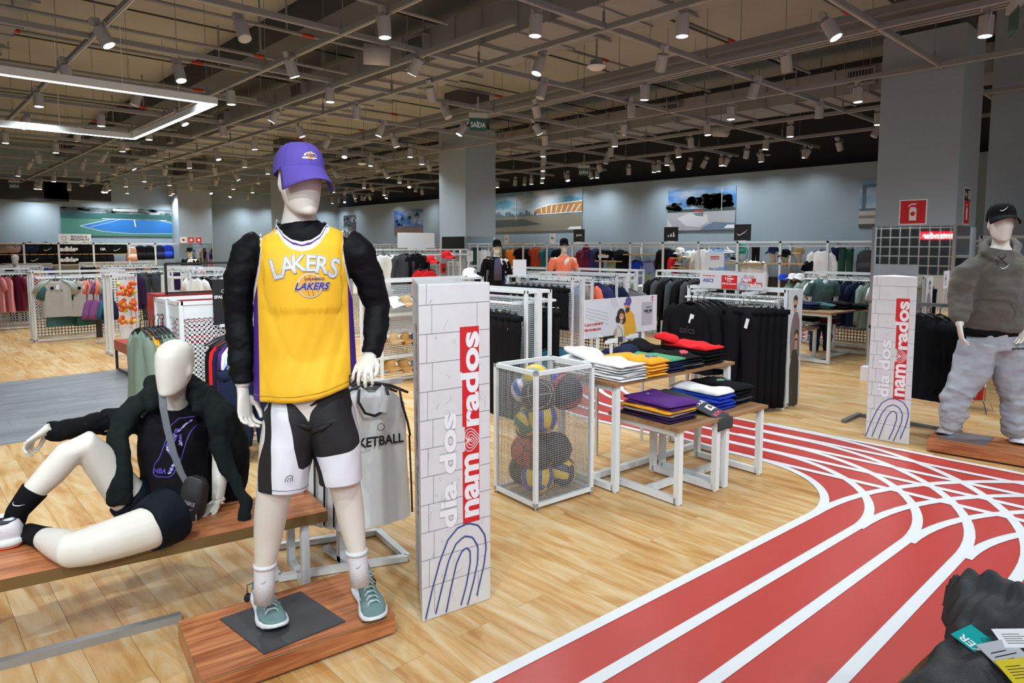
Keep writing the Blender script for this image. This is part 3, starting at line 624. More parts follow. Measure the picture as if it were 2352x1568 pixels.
def folded_mb(w, d, h, seed=0, bulge=.4, wr=.006, sleeves=False):
    # one folded shirt lying flat, front edge (folded, rounded) at -Y
    mb = MB(); n = 16; rings = []
    N = 12
    for i in range(N + 1):
        t = i / N; y = -d / 2 + d * t; e = min(1, (min(t, 1 - t) * N / 1.2) ** .5 + .25); r = []
        for j in range(n):
            an = 2 * pi * j / n; c_, s_ = cos(an), sin(an); x = w / 2 * math.copysign(abs(c_) ** .35, c_) * (.985 + .015 * e); z = h / 2 + h / 2 * math.copysign(abs(s_) ** .6, s_) * (e if t < .5 else e * .9)
            q = noise.noise(Vector((x * 9, y * 9, seed * 3.7)))
            z += (wr * q * 2 + bulge * h * (1 - (2 * t - 1) ** 2) * (1 - (2 * x / w) ** 2)) if s_ > .2 else 0
            r.append((x + .006 * noise.noise(Vector((y * 14, seed, z * 30))), y + .008 * noise.noise(Vector((x * 12, seed + 5, 0))), z))
        rings.append(r)
    return mb.loft(rings)
def folded(label, group, w, d, h, m, loc, rz=0, seed=0, name='folded_shirt', cat='shirt', bulge=.3, wr=.006, tilt=None):
    o = folded_mb(w, d, h, seed, bulge, wr).build(name, m, None, True); o.location = loc; o.rotation_euler = tilt or (0, 0, rz); return tag(o, label, cat, group)
def project(mb, M, tree, off=.002, maxlen=.02, back=.5, direction=None):
    # lay flat artwork (local xy of M) onto a surface by casting along -z of M
    bm = bmesh.new(); vs = [bm.verts.new(v) for v in mb.v]
    for f, k in zip(mb.f, mb.m):
        try: bf = bm.faces.new([vs[i] for i in f]); bf.material_index = k
        except ValueError: pass
    bmesh.ops.triangulate(bm, faces=bm.faces)
    for _ in range(4):
        ed = [e for e in bm.edges if e.calc_length() > maxlen]
        if not ed: break
        bmesh.ops.subdivide_edges(bm, edges=ed, cuts=1); bmesh.ops.triangulate(bm, faces=bm.faces)
    n = (M.to_3x3() @ Vector((0, 0, 1))).normalized(); out = MB(); bad = set()
    bm.verts.index_update()
    for v in bm.verts:
        p = M @ v.co; hit = tree.ray_cast(p + n * back, -n, back * 2)
        if hit[0] is None: bad.add(v.index); out.v.append(tuple(p))
        else: out.v.append(tuple(hit[0] + n * (off + v.co.z)))
    for f in bm.faces:
        ix = [v.index for v in f.verts]
        if not any(i in bad for i in ix): out.f.append(tuple(ix)); out.m.append(f.material_index)
    bm.free(); return out
# ---------------------------------------------------------------- racks and signs
def wire_panel(mb, o, ax, az, w, h, p=.02, t=.0032, k=None):
    # flat welded wire sheet in the plane of ax (horizontal) and az (vertical) starting at o
    o = Vector(o); ax = Vector(ax).normalized(); az = Vector(az).normalized(); n = max(1, int(w / p)); m = max(1, int(h / p))
    for i in range(n + 1): a = o + ax * (i * w / n); mb.add([a - ax * t / 2, a + ax * t / 2, a + ax * t / 2 + az * h, a - ax * t / 2 + az * h], [(0, 1, 2, 3)], k)
    for j in range(m + 1): a = o + az * (j * h / m); mb.add([a - az * t / 2, a + az * t / 2, a + az * t / 2 + ax * w, a - az * t / 2 + ax * w], [(0, 1, 2, 3)], k)
def gondola(label, loc, rz, w, d, h, panel=True, p=.025, pt=.009, z0=.06, name='display_rack', group=None, rails=((0.12, -.30), (.12, .30)), top_rail=.02):
    # free standing rack: frame w (x) by d (y), perforated sheet in the middle plane, rails on both sides
    t = empty(name, loc, rz, label, 'clothes rack', group); s = .03
    f = MB()
    for x in (-w / 2, w / 2):
        for y in (-d / 2, d / 2): f.bb((x - s / 2, y - s / 2, z0 * 0), (x + s / 2, y + s / 2, h))
        f.bb((x - s / 2, -d / 2, h - s), (x + s / 2, d / 2, h)); f.bb((x - s / 2, -d / 2, .02), (x + s / 2, d / 2, .02 + s))
        f.bb((x - s * .8, -s, 0), (x + s * .8, s, h))
    for y in (-d / 2, d / 2): f.bb((-w / 2, y - s / 2, h - s), (w / 2, y + s / 2, h)); f.bb((-w / 2, y - s / 2, .02), (w / 2, y + s / 2, .02 + s))
    f.build('rack_frame', M_WHITEM, t)
    if panel: m = MB(); wire_panel(m, (-w / 2 + .02, 0, .08), (1, 0, 0), (0, 0, 1), w - .04, h - .16, p, pt); stuff(m.build('perforated_panel', M_WHITEM, t))
    for i, (zo, y) in enumerate(rails):
        r = MB(); z = h - zo; r.tube([(-w / 2 + .05, y, z), (w / 2 - .05, y, z)], .013, 8)
        for x in (-w / 2 + .08, w / 2 - .08): r.bar((x, 0, z), (x, y, z), .02, .03)
        r.build('rail', M_WHITEM, t)
    return t
def nest_table(label, loc, rz, w, d, h, name='display_table', leg=.04, m_top=None, group=None, overhang=0):
    t = empty(name, loc, rz, label, 'table', group)
    MB().bb((-w / 2, -d / 2, h - .022), (w / 2, d / 2, h)).build('tabletop', m_top or M_TOP, t); s = leg
    for x in (-w / 2 + s * 1.2, w / 2 - s * 1.2):
        for y in (-d / 2 + s * .9, d / 2 - s * .9):
            MB().bb((x - s / 2, y - s / 2, .012), (x + s / 2, y + s / 2, h - .022)).tube([(x, y, 0), (x, y, .013)], .014, 8).build('leg', M_WHITEM, t)
        MB().bb((x - s / 2, -d / 2 + s, .012), (x + s / 2, d / 2 - s, .012 + s)).build('foot_rail', M_WHITEM, t); MB().bb((x - s / 2, -d / 2 + s, h - .022 - s), (x + s / 2, d / 2 - s, h - .023)).build('top_rail', M_WHITEM, t)
    MB().bb((-w / 2 + s * 1.7, -s / 2, .012), (w / 2 - s * 1.7, s / 2, .012 + s)).build('stretcher', M_WHITEM, t)
    return t
def wood_mat(name, a, b, axis=0, sc=1.0, rough=.45, stretch=14, bump=.08, coord='Object', spec=.4):
    m = bpy.data.materials.new(name); m.use_nodes = True; nt = m.node_tree; bs = nt.nodes['Principled BSDF']; L = nt.links.new
    tc = node(nt, 'ShaderNodeTexCoord'); mp = node(nt, 'ShaderNodeMapping'); v = [stretch * sc] * 3; v[axis] = sc; mp.inputs['Scale'].default_value = v; L(tc.outputs[coord], mp.inputs['Vector'])
    n = node(nt, 'ShaderNodeTexNoise', Scale=1.6, Detail=6.0, Roughness=.6, Distortion=.9); L(mp.outputs[0], n.inputs['Vector']); n2 = node(nt, 'ShaderNodeTexNoise', Scale=5.0, Detail=3.0); L(mp.outputs[0], n2.inputs['Vector'])
    ad = node(nt, 'ShaderNodeMath', operation='MULTIPLY_ADD'); L(n2.outputs[0], ad.inputs[0]); ad.inputs[1].default_value = .35; L(n.outputs[0], ad.inputs[2])
    cr = node(nt, 'ShaderNodeValToRGB'); e = cr.color_ramp.elements; e[0].position = .52; e[0].color = (*a, 1); e[1].position = .80; e[1].color = (*b, 1); L(ad.outputs[0], cr.inputs[0]); L(cr.outputs[0], bs.inputs['Base Color'])
    bs.inputs['Roughness'].default_value = rough; bs.inputs['Specular IOR Level'].default_value = spec; bp = node(nt, 'ShaderNodeBump', Strength=bump, Distance=.003); L(ad.outputs[0], bp.inputs['Height']); L(bp.outputs[0], bs.inputs['Normal']); return m
M_TOP = wood_mat('table_top_wood', (.22, .11, .045), (.36, .20, .09)); M_TOPL = wood_mat('shelf_oak', (.42, .25, .11), (.60, .40, .20))
M_PLINTH = wood_mat('plinth_wood', (.30, .085, .03), (.60, .235, .095), 0, .9, .38, 16)
def sign(name, label, cat, M, w, h, m_board, arts=(), th=.006, rad=0, group=None, foot=False):
    # flat printed board in frame M (x right, y up, z towards the reader); arts = [(MB, material)], each lifted off the board
    mb = MB().box((0, 0, -th / 2), (w, h, th)); t = mb.build(name, m_board, None, M=M); tag(t, label, cat, group)
    if rad: bevel(t, rad, 3)
    for i, (a, m) in enumerate(arts): a.build('print', m, t, M=M @ Matrix.Translation((0, 0, .0012 + .0004 * i)))
    return t
def off(mb, x, y, s=1, rz=0, z=0):
    R = Matrix.Rotation(rz, 4, 'Z'); mb.v = [tuple(Matrix.Translation((x, y, z)) @ R @ (Vector(v) * s)) for v in mb.v]; return mb
def rect(x0, y0, x1, y1): return MB().add([(x0, y0, 0), (x1, y0, 0), (x1, y1, 0), (x0, y1, 0)], [(0, 1, 2, 3)])
def outline(pts, w, closed=False):
    mb = MB(); n = len(pts); vs = []
    for i in range(n):
        a = Vector(pts[(i - 1) % n] if closed else pts[max(i - 1, 0)]); b = Vector(pts[(i + 1) % n] if closed else pts[min(i + 1, n - 1)]); t = (b - a).normalized(); q = Vector((-t.y, t.x)) * w / 2; vs += [(pts[i][0] + q.x, pts[i][1] + q.y, 0), (pts[i][0] - q.x, pts[i][1] - q.y, 0)]
    m = n if closed else n - 1
    return mb.add(vs, [(2 * i, 2 * i + 1, (2 * i + 3) % (2 * n), (2 * i + 2) % (2 * n)) for i in range(m)])
def disc(x, y, r, n=20): return MB().add([(x + r * cos(2 * pi * i / n), y + r * sin(2 * pi * i / n), 0) for i in range(n)], [tuple(range(n))])
def flat(pts): return MB().add([(p[0], p[1], 0) for p in pts], [tuple(range(len(pts)))])

# ================================================================ plinth and the standing mannequin in basketball clothes
pa, pb, pc = F(915, 1403, .1), F(398, 1430, .1), F(800, 1312, .1)
ctr = (pa + pb) / 2; rzp = atan2(pc.y - pb.y, pc.x - pb.x)
pl = empty('display_plinth', (ctr.x, ctr.y, 0), rzp, 'low wooden plinth under the standing mannequin in yellow jersey', 'plinth')
bevel(MB().bb((-.382, -.235, .012), (.382, .235, .1)).build('plinth_box', M_PLINTH, pl), .003, 2)
MB().bb((-.384, -.237, .088), (.384, .237, .092)).build('edge_band', mat('edge_band', (.28, .2, .1), .5), pl)
for x in (-.3, .3):
    for y in (-.17, .17): MB().tube([(x, y, 0), (x, y, .014)], .02, 10).build('foot', M_BLACKM, pl)
ZP = .1
he = empty('standing_mannequin', (F(700, 1400, ZP).x, F(700, 1400, ZP).y, ZP), 0, 'standing white mannequin in yellow basketball jersey, black sleeves, shorts and purple cap', 'mannequin')
bpy.context.view_layer.update(); HI = he.matrix_world.inverted()
ROOT = Matrix.Translation(-he.location)
def hb(mb, name, m, smooth=True, par=None): return mb.build(name, m, par or he, smooth, M=ROOT)
th = radians(16); LAT = (RT * cos(th) + HD * sin(th)).normalized(); FR = (-HD * cos(th) + RT * sin(th)).normalized(); UPZ = Vector((0, 0, 1))
Dn, Df = 2.60, 2.70
q = [F(505, 1420, ZP + .006), F(607, 1500, ZP + .006), F(793, 1425, ZP + .006), F(690, 1357, ZP + .006)]
hb(MB().poly([p - UPZ * .006 for p in q], .006), 'base_plate', mat('plate_dark', (.07, .07, .075), .5, .3), False)
M_BLK = cloth('black_jersey', (.012, .012, .014), .55, .12, 300); M_YEL = cloth('yellow_mesh', (.88, .50, .032), .5, .12, 500); M_PUR = cloth('purple_mesh', (.07, .022, .27), .5, .12, 500)
M_WHC = cloth('white_trim', (.72, .72, .78), .6, .1, 400); M_CAPP = cloth('purple_cap', (.125, .085, .42), .75, .3, 500)
# body -------------------------------------------------------------
b = MB(); c0 = H(706, 905, 2.63); sh = H(696, 575, 2.66)
tor = [(H(708, 960, 2.63), .14, .10), (H(707, 900, 2.63), .155, .108), (H(704, 820, 2.63), .135, .1), (H(700, 700, 2.63), .15, .115), (H(698, 620, 2.63), .17, .12), (H(697, 572, 2.64), .180, .105), (H(695, 546, 2.65), .148, .082), (H(691, 524, 2.65), .080, .066), (H(686, 480, 2.64), .055, .058), (H(690, 450, 2.62), .055, .06)]
b.ell(tor, 24, lat=LAT)
HF = (-HD * cos(radians(41)) + RT * sin(radians(41)) - UPZ * .06).normalized(); HC = H(690, 419, 2.61)
head_egg(b, HC, (UPZ + RT * .03), HF, 1.02)
def limb(pts): return [p[0] for p in pts], [p[1] for p in pts]
ARM_A = [(H(604, 562, 2.64), .056), (H(569, 584, 2.63), .059), (H(551, 640, 2.62), .052), (H(548, 720, 2.63), .043), (H(552, 800, 2.60), .042), (H(558, 890, 2.57), .028)]
ARM_B = [(H(790, 560, 2.68), .056), (H(822, 580, 2.69), .060), (H(848, 640, 2.73), .052), (H(868, 705, 2.76), .043), (H(862, 765, 2.70), .040), (H(848, 822, 2.64), .027)]
for a in (ARM_A, ARM_B): b.tube(*limb(a), 14)
LEG_A = [(H(665, 940, 2.62), .095), (H(648, 1030, 2.60), .088), (H(630, 1130, 2.57), .068), (H(622, 1180, 2.59), .064), (H(616, 1235, 2.61), .056), (H(608, 1300, 2.62), .040), (H(606, 1370, 2.62), .038)]
LEG_B = [(H(752, 935, 2.67), .095), (H(770, 1020, 2.66), .085), (H(790, 1100, 2.66), .064), (H(800, 1150, 2.68), .060), (H(808, 1200, 2.69), .054), (H(820, 1270, 2.69), .038), (H(827, 1330, 2.69), .037)]
for a in (LEG_A, LEG_B): b.tube(*limb(a), 16)
bo = hb(b, 'body', M_SKIN); remesh(bo, .009, 4)
ha = hand_obj('hand', he, M_SKIN, ARM_A[-1][0] - UPZ * .02 + ROOT.translation, (RT * .10 - UPZ * 1 - HD * .1), (RT * .9 - HD * .3), sc=1.0, curl=.75, thumb_side=-1, thumb=.9)
hb_ = hand_obj('hand', he, M_SKIN, ARM_B[-1][0] + UPZ * .008 + ROOT.translation, (-RT * .08 - HD * .95 - UPZ * .45), (-UPZ * 1 + HD * .1), sc=1.0, curl=.75, thumb_side=1, spread=.5, thumb=.4)
# black long sleeved undershirt ---------------------------------------------
b = MB(); b.ell([(p, a + .006, c + .006) for p, a, c in tor[2:7]] + [(tor[7][0] - UPZ * .0, .090, .078), (H(689, 510, 2.65), .073, .072)], 28, lat=LAT)
for a in (ARM_A, ARM_B): b.tube([p for p, r in a[:-1]] + [a[-1][0] + (a[-2][0] - a[-1][0]) * .1], [r + .010 for p, r in a[:-1]] + [.040], 18)
us = hb(b, 'undershirt', M_BLK); remesh(us, .008, 2)
O0_ = H(694, 520, 2.645)
def creases(co):
    z = (co + he.location).z; return (1.0 if z < 1.3 else .6) * min(1, .12 + max(0, abs((co + he.location - O0_).dot(LAT)) - .17) / .05)
wrinkle(us, .014, 9, 2, (1, 1, 1.9), creases)
bpy.context.view_layer.update()
# jersey ---------------------------------------------------------
torso_b = MB(); torso_b.ell([(p, a + .012, c + .012) for p, a, c in tor[0:9]], 40, lat=LAT)
for a in (ARM_A, ARM_B): torso_b.tube([p for p, r in a[:3]], [r + .014 for p, r in a[:3]], 18)
TB = BVHTree.FromPolygons([Vector(v) for v in torso_b.v], torso_b.f)
tb2 = MB(); tb2.ell([(p, a + .012, c + .012) for p, a, c in tor[0:9]], 40, lat=LAT); TB2 = BVHTree.FromPolygons([Vector(v) for v in tb2.v], tb2.f)
O0 = H(694, 520, 2.645)
def uvp(u, v): return O0 + LAT * u + UPZ * v
TOPF = [(-.182, -.245), (-.171, -.20), (-.158, -.145), (-.150, -.09), (-.150, -.045), (-.156, .012), (-.125, .022), (-.100, .034), (-.086, .0), (-.066, -.032), (-.036, -.055), (0, -.063)]
TOPF = TOPF + [(-u, v) for u, v in TOPF[-2::-1]]
TOPB = [(u, v if abs(u) > .096 else .034 - (.034 + .01) * (1 - abs(u) / .1) ** .7) for u, v in TOPF]
def res(poly, n):
    L = [0]
    for i in range(1, len(poly)): L.append(L[-1] + (Vector(poly[i]) - Vector(poly[i - 1])).length)
    out = []
    for k in range(n + 1):
        s = L[-1] * k / n; i = max(j for j in range(len(L)) if L[j] <= s + 1e-9); i = min(i, len(poly) - 2); t = (s - L[i]) / (L[i + 1] - L[i]); out.append(Vector(poly[i]).lerp(Vector(poly[i + 1]), t))
    return out
NC = 88
def jersey_half(front):
    top = res(TOPF, NC) if front else res(TOPB, NC); sgn = 1 if front else -1; mb = MB(); rows = [0, .012, .03] + [.06 + .04 * i for i in range(24)]
    def surf(u, v):
        p = uvp(u, v); hit = TB.ray_cast(p + FR * sgn * .6, -FR * sgn, .62)
        W = .186 + .012 * max(0, min(1, (-v - .2) / .45)); an = max(0, 1 - (abs(u) / W) ** 2.3) ** (1 / 2.3) * (.128 if v > -.3 else .122 + .012 * ((-v - .3) / .35))
        an += .022 * max(0, min(1, (-v - .5) / .12)) * (1 - (abs(u) / W) ** 4 if abs(u) < W else 0)
        y = an if v < -.17 else an * max(0, 1 - (v + .17) / .06)
        if hit[0] is not None: y = max(y, (hit[0] - p).dot(FR) * sgn + .004) if abs(u) < W - .001 else y
        lo = max(0, min(1, (-v - .12) / .3)); f = noise.noise(Vector((u * 11 + v * 4.5, v * 1.6, 3.3 * sgn))) * .020 * lo + noise.noise(Vector((u * 26 - v * 9, v * 4, 7.7))) * .006 * lo
        if v > -.22 and v < -.02: f += .006 * noise.noise(Vector((u * 30, v * 14 + u * 30, 1)))
        edge = min(1, (W - abs(u)) / .05) if v < -.2 else 1
        return p + FR * sgn * (y + f * max(0, edge))
    cols = []
    for i in range(NC + 1):
        tp = top[i]; s = i / NC * 2 - 1; ub = math.copysign(abs(s) ** .9, s) * .198; hem = Vector((ub, -.650 + .13 * ub - .010 * cos(s * 3))); Lc = (tp - hem).length; ds = [Lc, Lc - .006, Lc - .016] + [] 
        dd = [0, .004, .009, .0155, .022, .028, .034]; n = 44
        ts = [1 - d / Lc for d in dd] + [(1 - .034 / Lc) * (1 - k / n) for k in range(1, n + 1)]
        col = []
        for k, t in enumerate(ts):
            uv = hem.lerp(tp, t); p = surf(uv.x, uv.y)
            col.append(p)
        au = abs(tp.x); fb = 0
        if au > .0995 and tp.y > -.06: fb = min(1, (tp.y + .06) / .072)
        elif .090 < au <= .0995 and tp.y > -.01: fb = min(1, (au - .090) / .0095)
        if fb > 0:
            uc = math.copysign(max(.110, min(.15, au)), tp.x); hit = TB2.ray_cast(uvp(uc, .3), -UPZ, .6)
            if hit[0] is not None:
                r0 = hit[0] + UPZ * .008 + LAT * (tp.x - uc); r0 = col[0].lerp(r0, fb ** 1.5)
                for k in range(0, 9): col[k] = r0.lerp(col[9], k / 9.0) + UPZ * .006 * fb * sin(k / 9 * pi)
        for k in range(len(col)):
            q = col[k]; loc, nr, ix_, ds_ = TB2.find_nearest(q)
            if (q - O0).dot(UPZ) < -.32 or ds_ > .05 or abs((q - O0).dot(LAT)) > .138: continue
            ax = O0 + UPZ * min(-.02, (q - O0).dot(UPZ)); ax = ax + (loc - ax) * 0; nr = nr if nr.dot(loc - ax) > 0 else -nr
            if (q - loc).dot(nr) < .006: col[k] = loc + nr * .0075
        cols.append(col)
    R = len(cols[0]); vs = [p for c in cols for p in c]; fs = []; mi = []
    for i in range(NC):
        s = abs((i + .5) / NC * 2 - 1); tpu = abs(top[i].x); strap = top[i].y > .012 and tpu > .1
        for k in range(R - 1):
            fs.append((i * R + k, i * R + k + 1, (i + 1) * R + k + 1, (i + 1) * R + k) if front else (i * R + k, (i + 1) * R + k, (i + 1) * R + k + 1, i * R + k + 1))
            if k < 6 and not strap: mi.append({0: 1, 1: 1, 2: 2, 3: 1, 4: 1, 5: 1}[k])
            elif s > .83 and k > 6: mi.append(2)
            else: mi.append(0)
    mb.v = [tuple(v) for v in vs]; mb.f = fs; mb.m = mi; return mb
jf, jb = jersey_half(True), jersey_half(False); je = MB()
for hlf in (jf, jb):
    n0 = len(je.v); je.v += hlf.v; je.f += [tuple(i + n0 for i in f) for f in hlf.f]; je.m += hlf.m
jo = hb(je, 'jersey', [M_YEL, M_WHC, M_PUR]); fix_normals(jo); jo.data.polygons.foreach_set('use_smooth', [True] * len(jo.data.polygons)); mod(jo, 'SOLIDIFY', thickness=.0025, offset=-1)
JT = BVHTree.FromPolygons([Vector(v) for v in jf.v], jf.f)
def on_jersey(mb, u, v, name, m, off_=.0025, rot=0, shx=0):
    off_ += .0018
    M = frame(uvp(u, v), LAT, UPZ); M = M @ Matrix.Rotation(rot, 4, 'Z'); return hb(project(mb, M, JT, off_, .012), name, m, False, jo if False else he)
M_SILVER = mat('print_silver', (.62, .61, .64), .5); M_DKP = mat('print_dark', (.03, .03, .05), .6); M_GOLD = mat('print_gold', (.80, .38, .03), .5); M_PRP = mat('print_purple', (.05, .02, .25), .5)
def arched(bold, grow=0):
    tot = MB(); wds = [.036, .042, .043, .040, .042, .040]; x = -sum(wds) / 2
    for ch, wd in zip('LAKERS', wds):
        t = text_mb(ch, .082, bold); xs = [v[0] for v in t.v]; mid = (min(xs) + max(xs)) / 2; x0 = x + wd / 2; a = -x0 / .30 * .75
        yc = .05 * (cos(x0 / .124 * 1.15) - 1); sx = .95
        for v in t.v: pass
        nv = [((v[0] - mid) * sx, v[1] * (1 + .35 * (x0 / .12) ** 2), v[2]) for v in t.v]; R = Matrix.Rotation(a, 3, 'Z'); tot.add([R @ Vector(v) + Vector((x0, yc, 0)) for v in nv], t.f); x += wd
    return tot
on_jersey(arched(.045), .012, -.142, 'chest_lettering', M_SILVER, .0016)
on_jersey(arched(.031), .012, -.142, 'chest_lettering', M_DKP, .0024); on_jersey(arched(.020), .012, -.142, 'chest_lettering', M_SILVER, .0032)
on_jersey(disc(0, 0, .046, 32), .026, -.222, 'emblem', M_SILVER, .002); on_jersey(disc(0, 0, .041, 32), .026, -.222, 'emblem', M_GOLD, .003)
ln = MB(); [ln.add(o_.v, o_.f) for o_ in (outline([(-.04, -.008), (0, -.014), (.04, -.006)], .0014), outline([(-.02, .035), (-.012, 0), (-.004, -.04)], .0014), outline([(.02, .035), (.022, 0), (.03, -.026)], .0014), outline([(.0, .041), (.004, 0), (.012, -.04)], .0014))]
on_jersey(ln, .026, -.222, 'emblem', M_DKP, .0034)
for bd, mm, o_ in ((.07, M_SILVER, .0042), (.028, M_PRP, .0050)): on_jersey(text_mb('LAKERS', .036, bd, shear=.35), .03, -.226, 'emblem', mm, o_)
on_jersey(text_mb('LOS ANGELES', .0115, .03, shear=.2), .042, -.198, 'emblem', M_PRP, .0052)
on_jersey(rect(-.014, -.02, .014, .02), .176, -.598, 'hem_label', M_DKP, .003)
on_jersey(rect(-.004, -.012, .004, .012), .171, -.598, 'hem_label', M_SILVER, .004)
hs = MB(); 
hb(MB().tube([Vector(jf.v[(i + 1) * (len(jf.v) // (NC + 1)) - 1]) + UPZ * .024 + FR * .0016 for i in range(1, NC)], .0011, 4), 'hem_stitching', mat('hem_stitch', (.5, .28, .02), .7))
# cap ----------------------------------------------------------------
ce = empty('cap', (0, 0, 0)); ce.parent = he; ce['label'] = 'purple cap'
cu = (UPZ + RT * .04 - HF * .10).normalized()
MC = cap('cap', ce, HC + UPZ * .036 - HF * .004 + ROOT.translation, cu, HF, M_CAPP, sc=1.03, brim_drop=.064)
cr = [o for o in ce.children if o.name.startswith('crown')][0]
bmc = bmesh.new(); bmc.from_mesh(cr.data); CT = BVHTree.FromBMesh(bmc); bmc.free()
n_ = (HF + cu * .42).normalized(); cpt = HC + UPZ * .098 + HF * .09 + ROOT.translation
Mlogo = frame(cpt, (-HF.cross(UPZ)), cu)
for art, mm, of in ((flat([(-.03, -.012), (-.022, .006), (-.008, .012), (.006, .017), (.016, .011), (.031, .006), (.028, -.01), (.010, -.014)]), M_SILVER, .0015), (disc(0, 0, .0135), M_GOLD, .0022), (text_mb('LAKERS', .016, .03, shear=.3), M_PRP, .0030)): project(off(art, 0, 0), Mlogo, CT, of, .006).build('logo_patch', mm, ce)
bpy.context.view_layer.update()
brm = [o for o in ce.children if o.name.startswith('brim')][0]
# sticker on the brim
bmb = bmesh.new(); bmb.from_mesh(brm.data); BT = BVHTree.FromBMesh(bmb); bmb.free(); st_ = MC @ Vector((-.045, .135, 0)); Lc_ = (MC.to_3x3() @ Vector((1, 0, 0))).normalized(); Uc_ = (MC.to_3x3() @ Vector((0, 0, 1))).normalized(); Fc_ = (MC.to_3x3() @ Vector((0, 1, 0))).normalized()
for s_ in (-1, 1): q = project(rect(-.012, -.012, .012, .012), frame(MC @ Vector((s_ * .045, .140, 0)), Lc_, Fc_), BT, .003, .01, .3); (q.build('brim_sticker', mat('sticker', (.45, .42, .6), .3), ce) if q.f and (MC @ Vector((s_ * .045, .14, 0)) - MC @ Vector((0, .14, 0))).dot(RT) > 0 else None)
# shorts ---------------------------------------------------------------
def short_mat(s):
    m = mat('shorts_panels_%s' % ('a' if s < 0 else 'b'), (.01, .01, .011), .7, bump=.12, bscale=300); nt = m.node_tree; L = nt.links.new; at = node(nt, 'ShaderNodeAttribute'); at.attribute_name = 'pan'; sp = node(nt, 'ShaderNodeSeparateXYZ'); L(at.outputs['Vector'], sp.inputs[0]); x, t = sp.outputs[0], sp.outputs[1]
    def M(op, a, b=None):
        n = node(nt, 'ShaderNodeMath', operation=op)
        for i, v in enumerate((a, b)):
            if v is None: continue
            if isinstance(v, (int, float)): n.inputs[i].default_value = v
            else: L(v, n.inputs[i])
        return n.outputs[0]
    if s < 0: w1 = M('LESS_THAN', x, M('ADD', M('MULTIPLY', M('POWER', t, 1.1), 1.85), -.80)); w2 = M('GREATER_THAN', M('ADD', t, M('MULTIPLY', M('ABSOLUTE', M('SUBTRACT', x, .75)), .09)), .78); f = M('MULTIPLY', M('MAXIMUM', w1, w2), M('GREATER_THAN', x, M('ADD', -.80, M('MULTIPLY', t, .30))))
    else: w1 = M('MULTIPLY', M('GREATER_THAN', t, M('ADD', .67, M('MULTIPLY', M('POWER', M('MAXIMUM', x, 0), 4), -.10))), M('GREATER_THAN', x, M('ADD', M('MULTIPLY', t, .5), -1.13))); f = M('MAXIMUM', w1, M('GREATER_THAN', x, M('ADD', .90, M('MULTIPLY', t, -.12))))
    mx = node(nt, 'ShaderNodeMix', data_type='RGBA'); mx.inputs['A'].default_value = (.008, .008, .009, 1); mx.inputs['B'].default_value = (.72, .72, .77, 1); L(f, mx.inputs['Factor']); L(mx.outputs['Result'], nt.nodes['Principled BSDF'].inputs['Base Color']); return m
def shorts(side):
    top = H(707, 893, 2.635); s = side
    if s < 0: secs = [(top, .150, .100), (H(702, 912, 2.635), .158, .100), (H(676, 960, 2.62), .123, .122), (H(664, 1020, 2.6), .102, .125), (H(658, 1075, 2.585), .092, .118), (H(655, 1122, 2.575), .088, .112)]
    else: secs = [(top, .150, .100), (H(713, 910, 2.64), .158, .112), (H(752, 960, 2.66), .108, .13), (H(770, 1010, 2.66), .096, .12), (H(779, 1060, 2.66), .088, .112), (H(782, 1098, 2.66), .085, .108)]
    fine = []
    for i in range(len(secs) - 1):
        for k in range(20): t = k / 20; fine.append((secs[i][0].lerp(secs[i + 1][0], t), secs[i][1] * (1 - t) + secs[i + 1][1] * t, secs[i][2] * (1 - t) + secs[i + 1][2] * t))
    fine.append(secs[-1]); mb = MB(); n = 150; mb.ell(fine, n, lat=LAT, cap=False)
    pan = []; R = len(fine)
    for vi, v in enumerate(mb.v): i = vi // n; d = Vector(v) - fine[i][0]; pan.append((d.dot(LAT) / fine[i][1], i / (R - 1), d.dot(FR)))
    o = hb(mb, 'shorts_leg', short_mat(s)); at = o.data.attributes.new('pan', 'FLOAT_VECTOR', 'POINT'); at.data.foreach_set('vector', [c for p in pan for c in p]); wrinkle(o, .016, 6.5, 4 + s, (1, 1, .45)); mod(o, 'SOLIDIFY', thickness=.003, offset=-1)
    rr = [Vector(v) for v in mb.v[-n:]]; hb(MB().tube([p + UPZ * .018 for p in rr], .0011, 4, closed=True), 'hem_stitching', M_DKP)
    return mb
sa, sb_ = shorts(-1), shorts(1)
lt_ = H(663, 1103, 2.45); bt_ = BVHTree.FromPolygons([Vector(v) for v in sa.v], sa.f)
lg = MB(); a_ = [(-.014, -.012), (-.012, .0), (-.004, .010), (.006, .012), (.012, .008), (.013, -.012)]; lg.add(outline(a_, .0028).v, outline(a_, .0028).f); a2 = [(-.006, -.012), (-.004, -.003), (.003, .003), (.006, .002), (.006, -.012)]; lg.add(outline(a2, .0022).v, outline(a2, .0022).f)
hb(project(lg, frame(lt_, LAT, UPZ), bt_, .009, .01), 'shorts_logo', M_DKP, False)
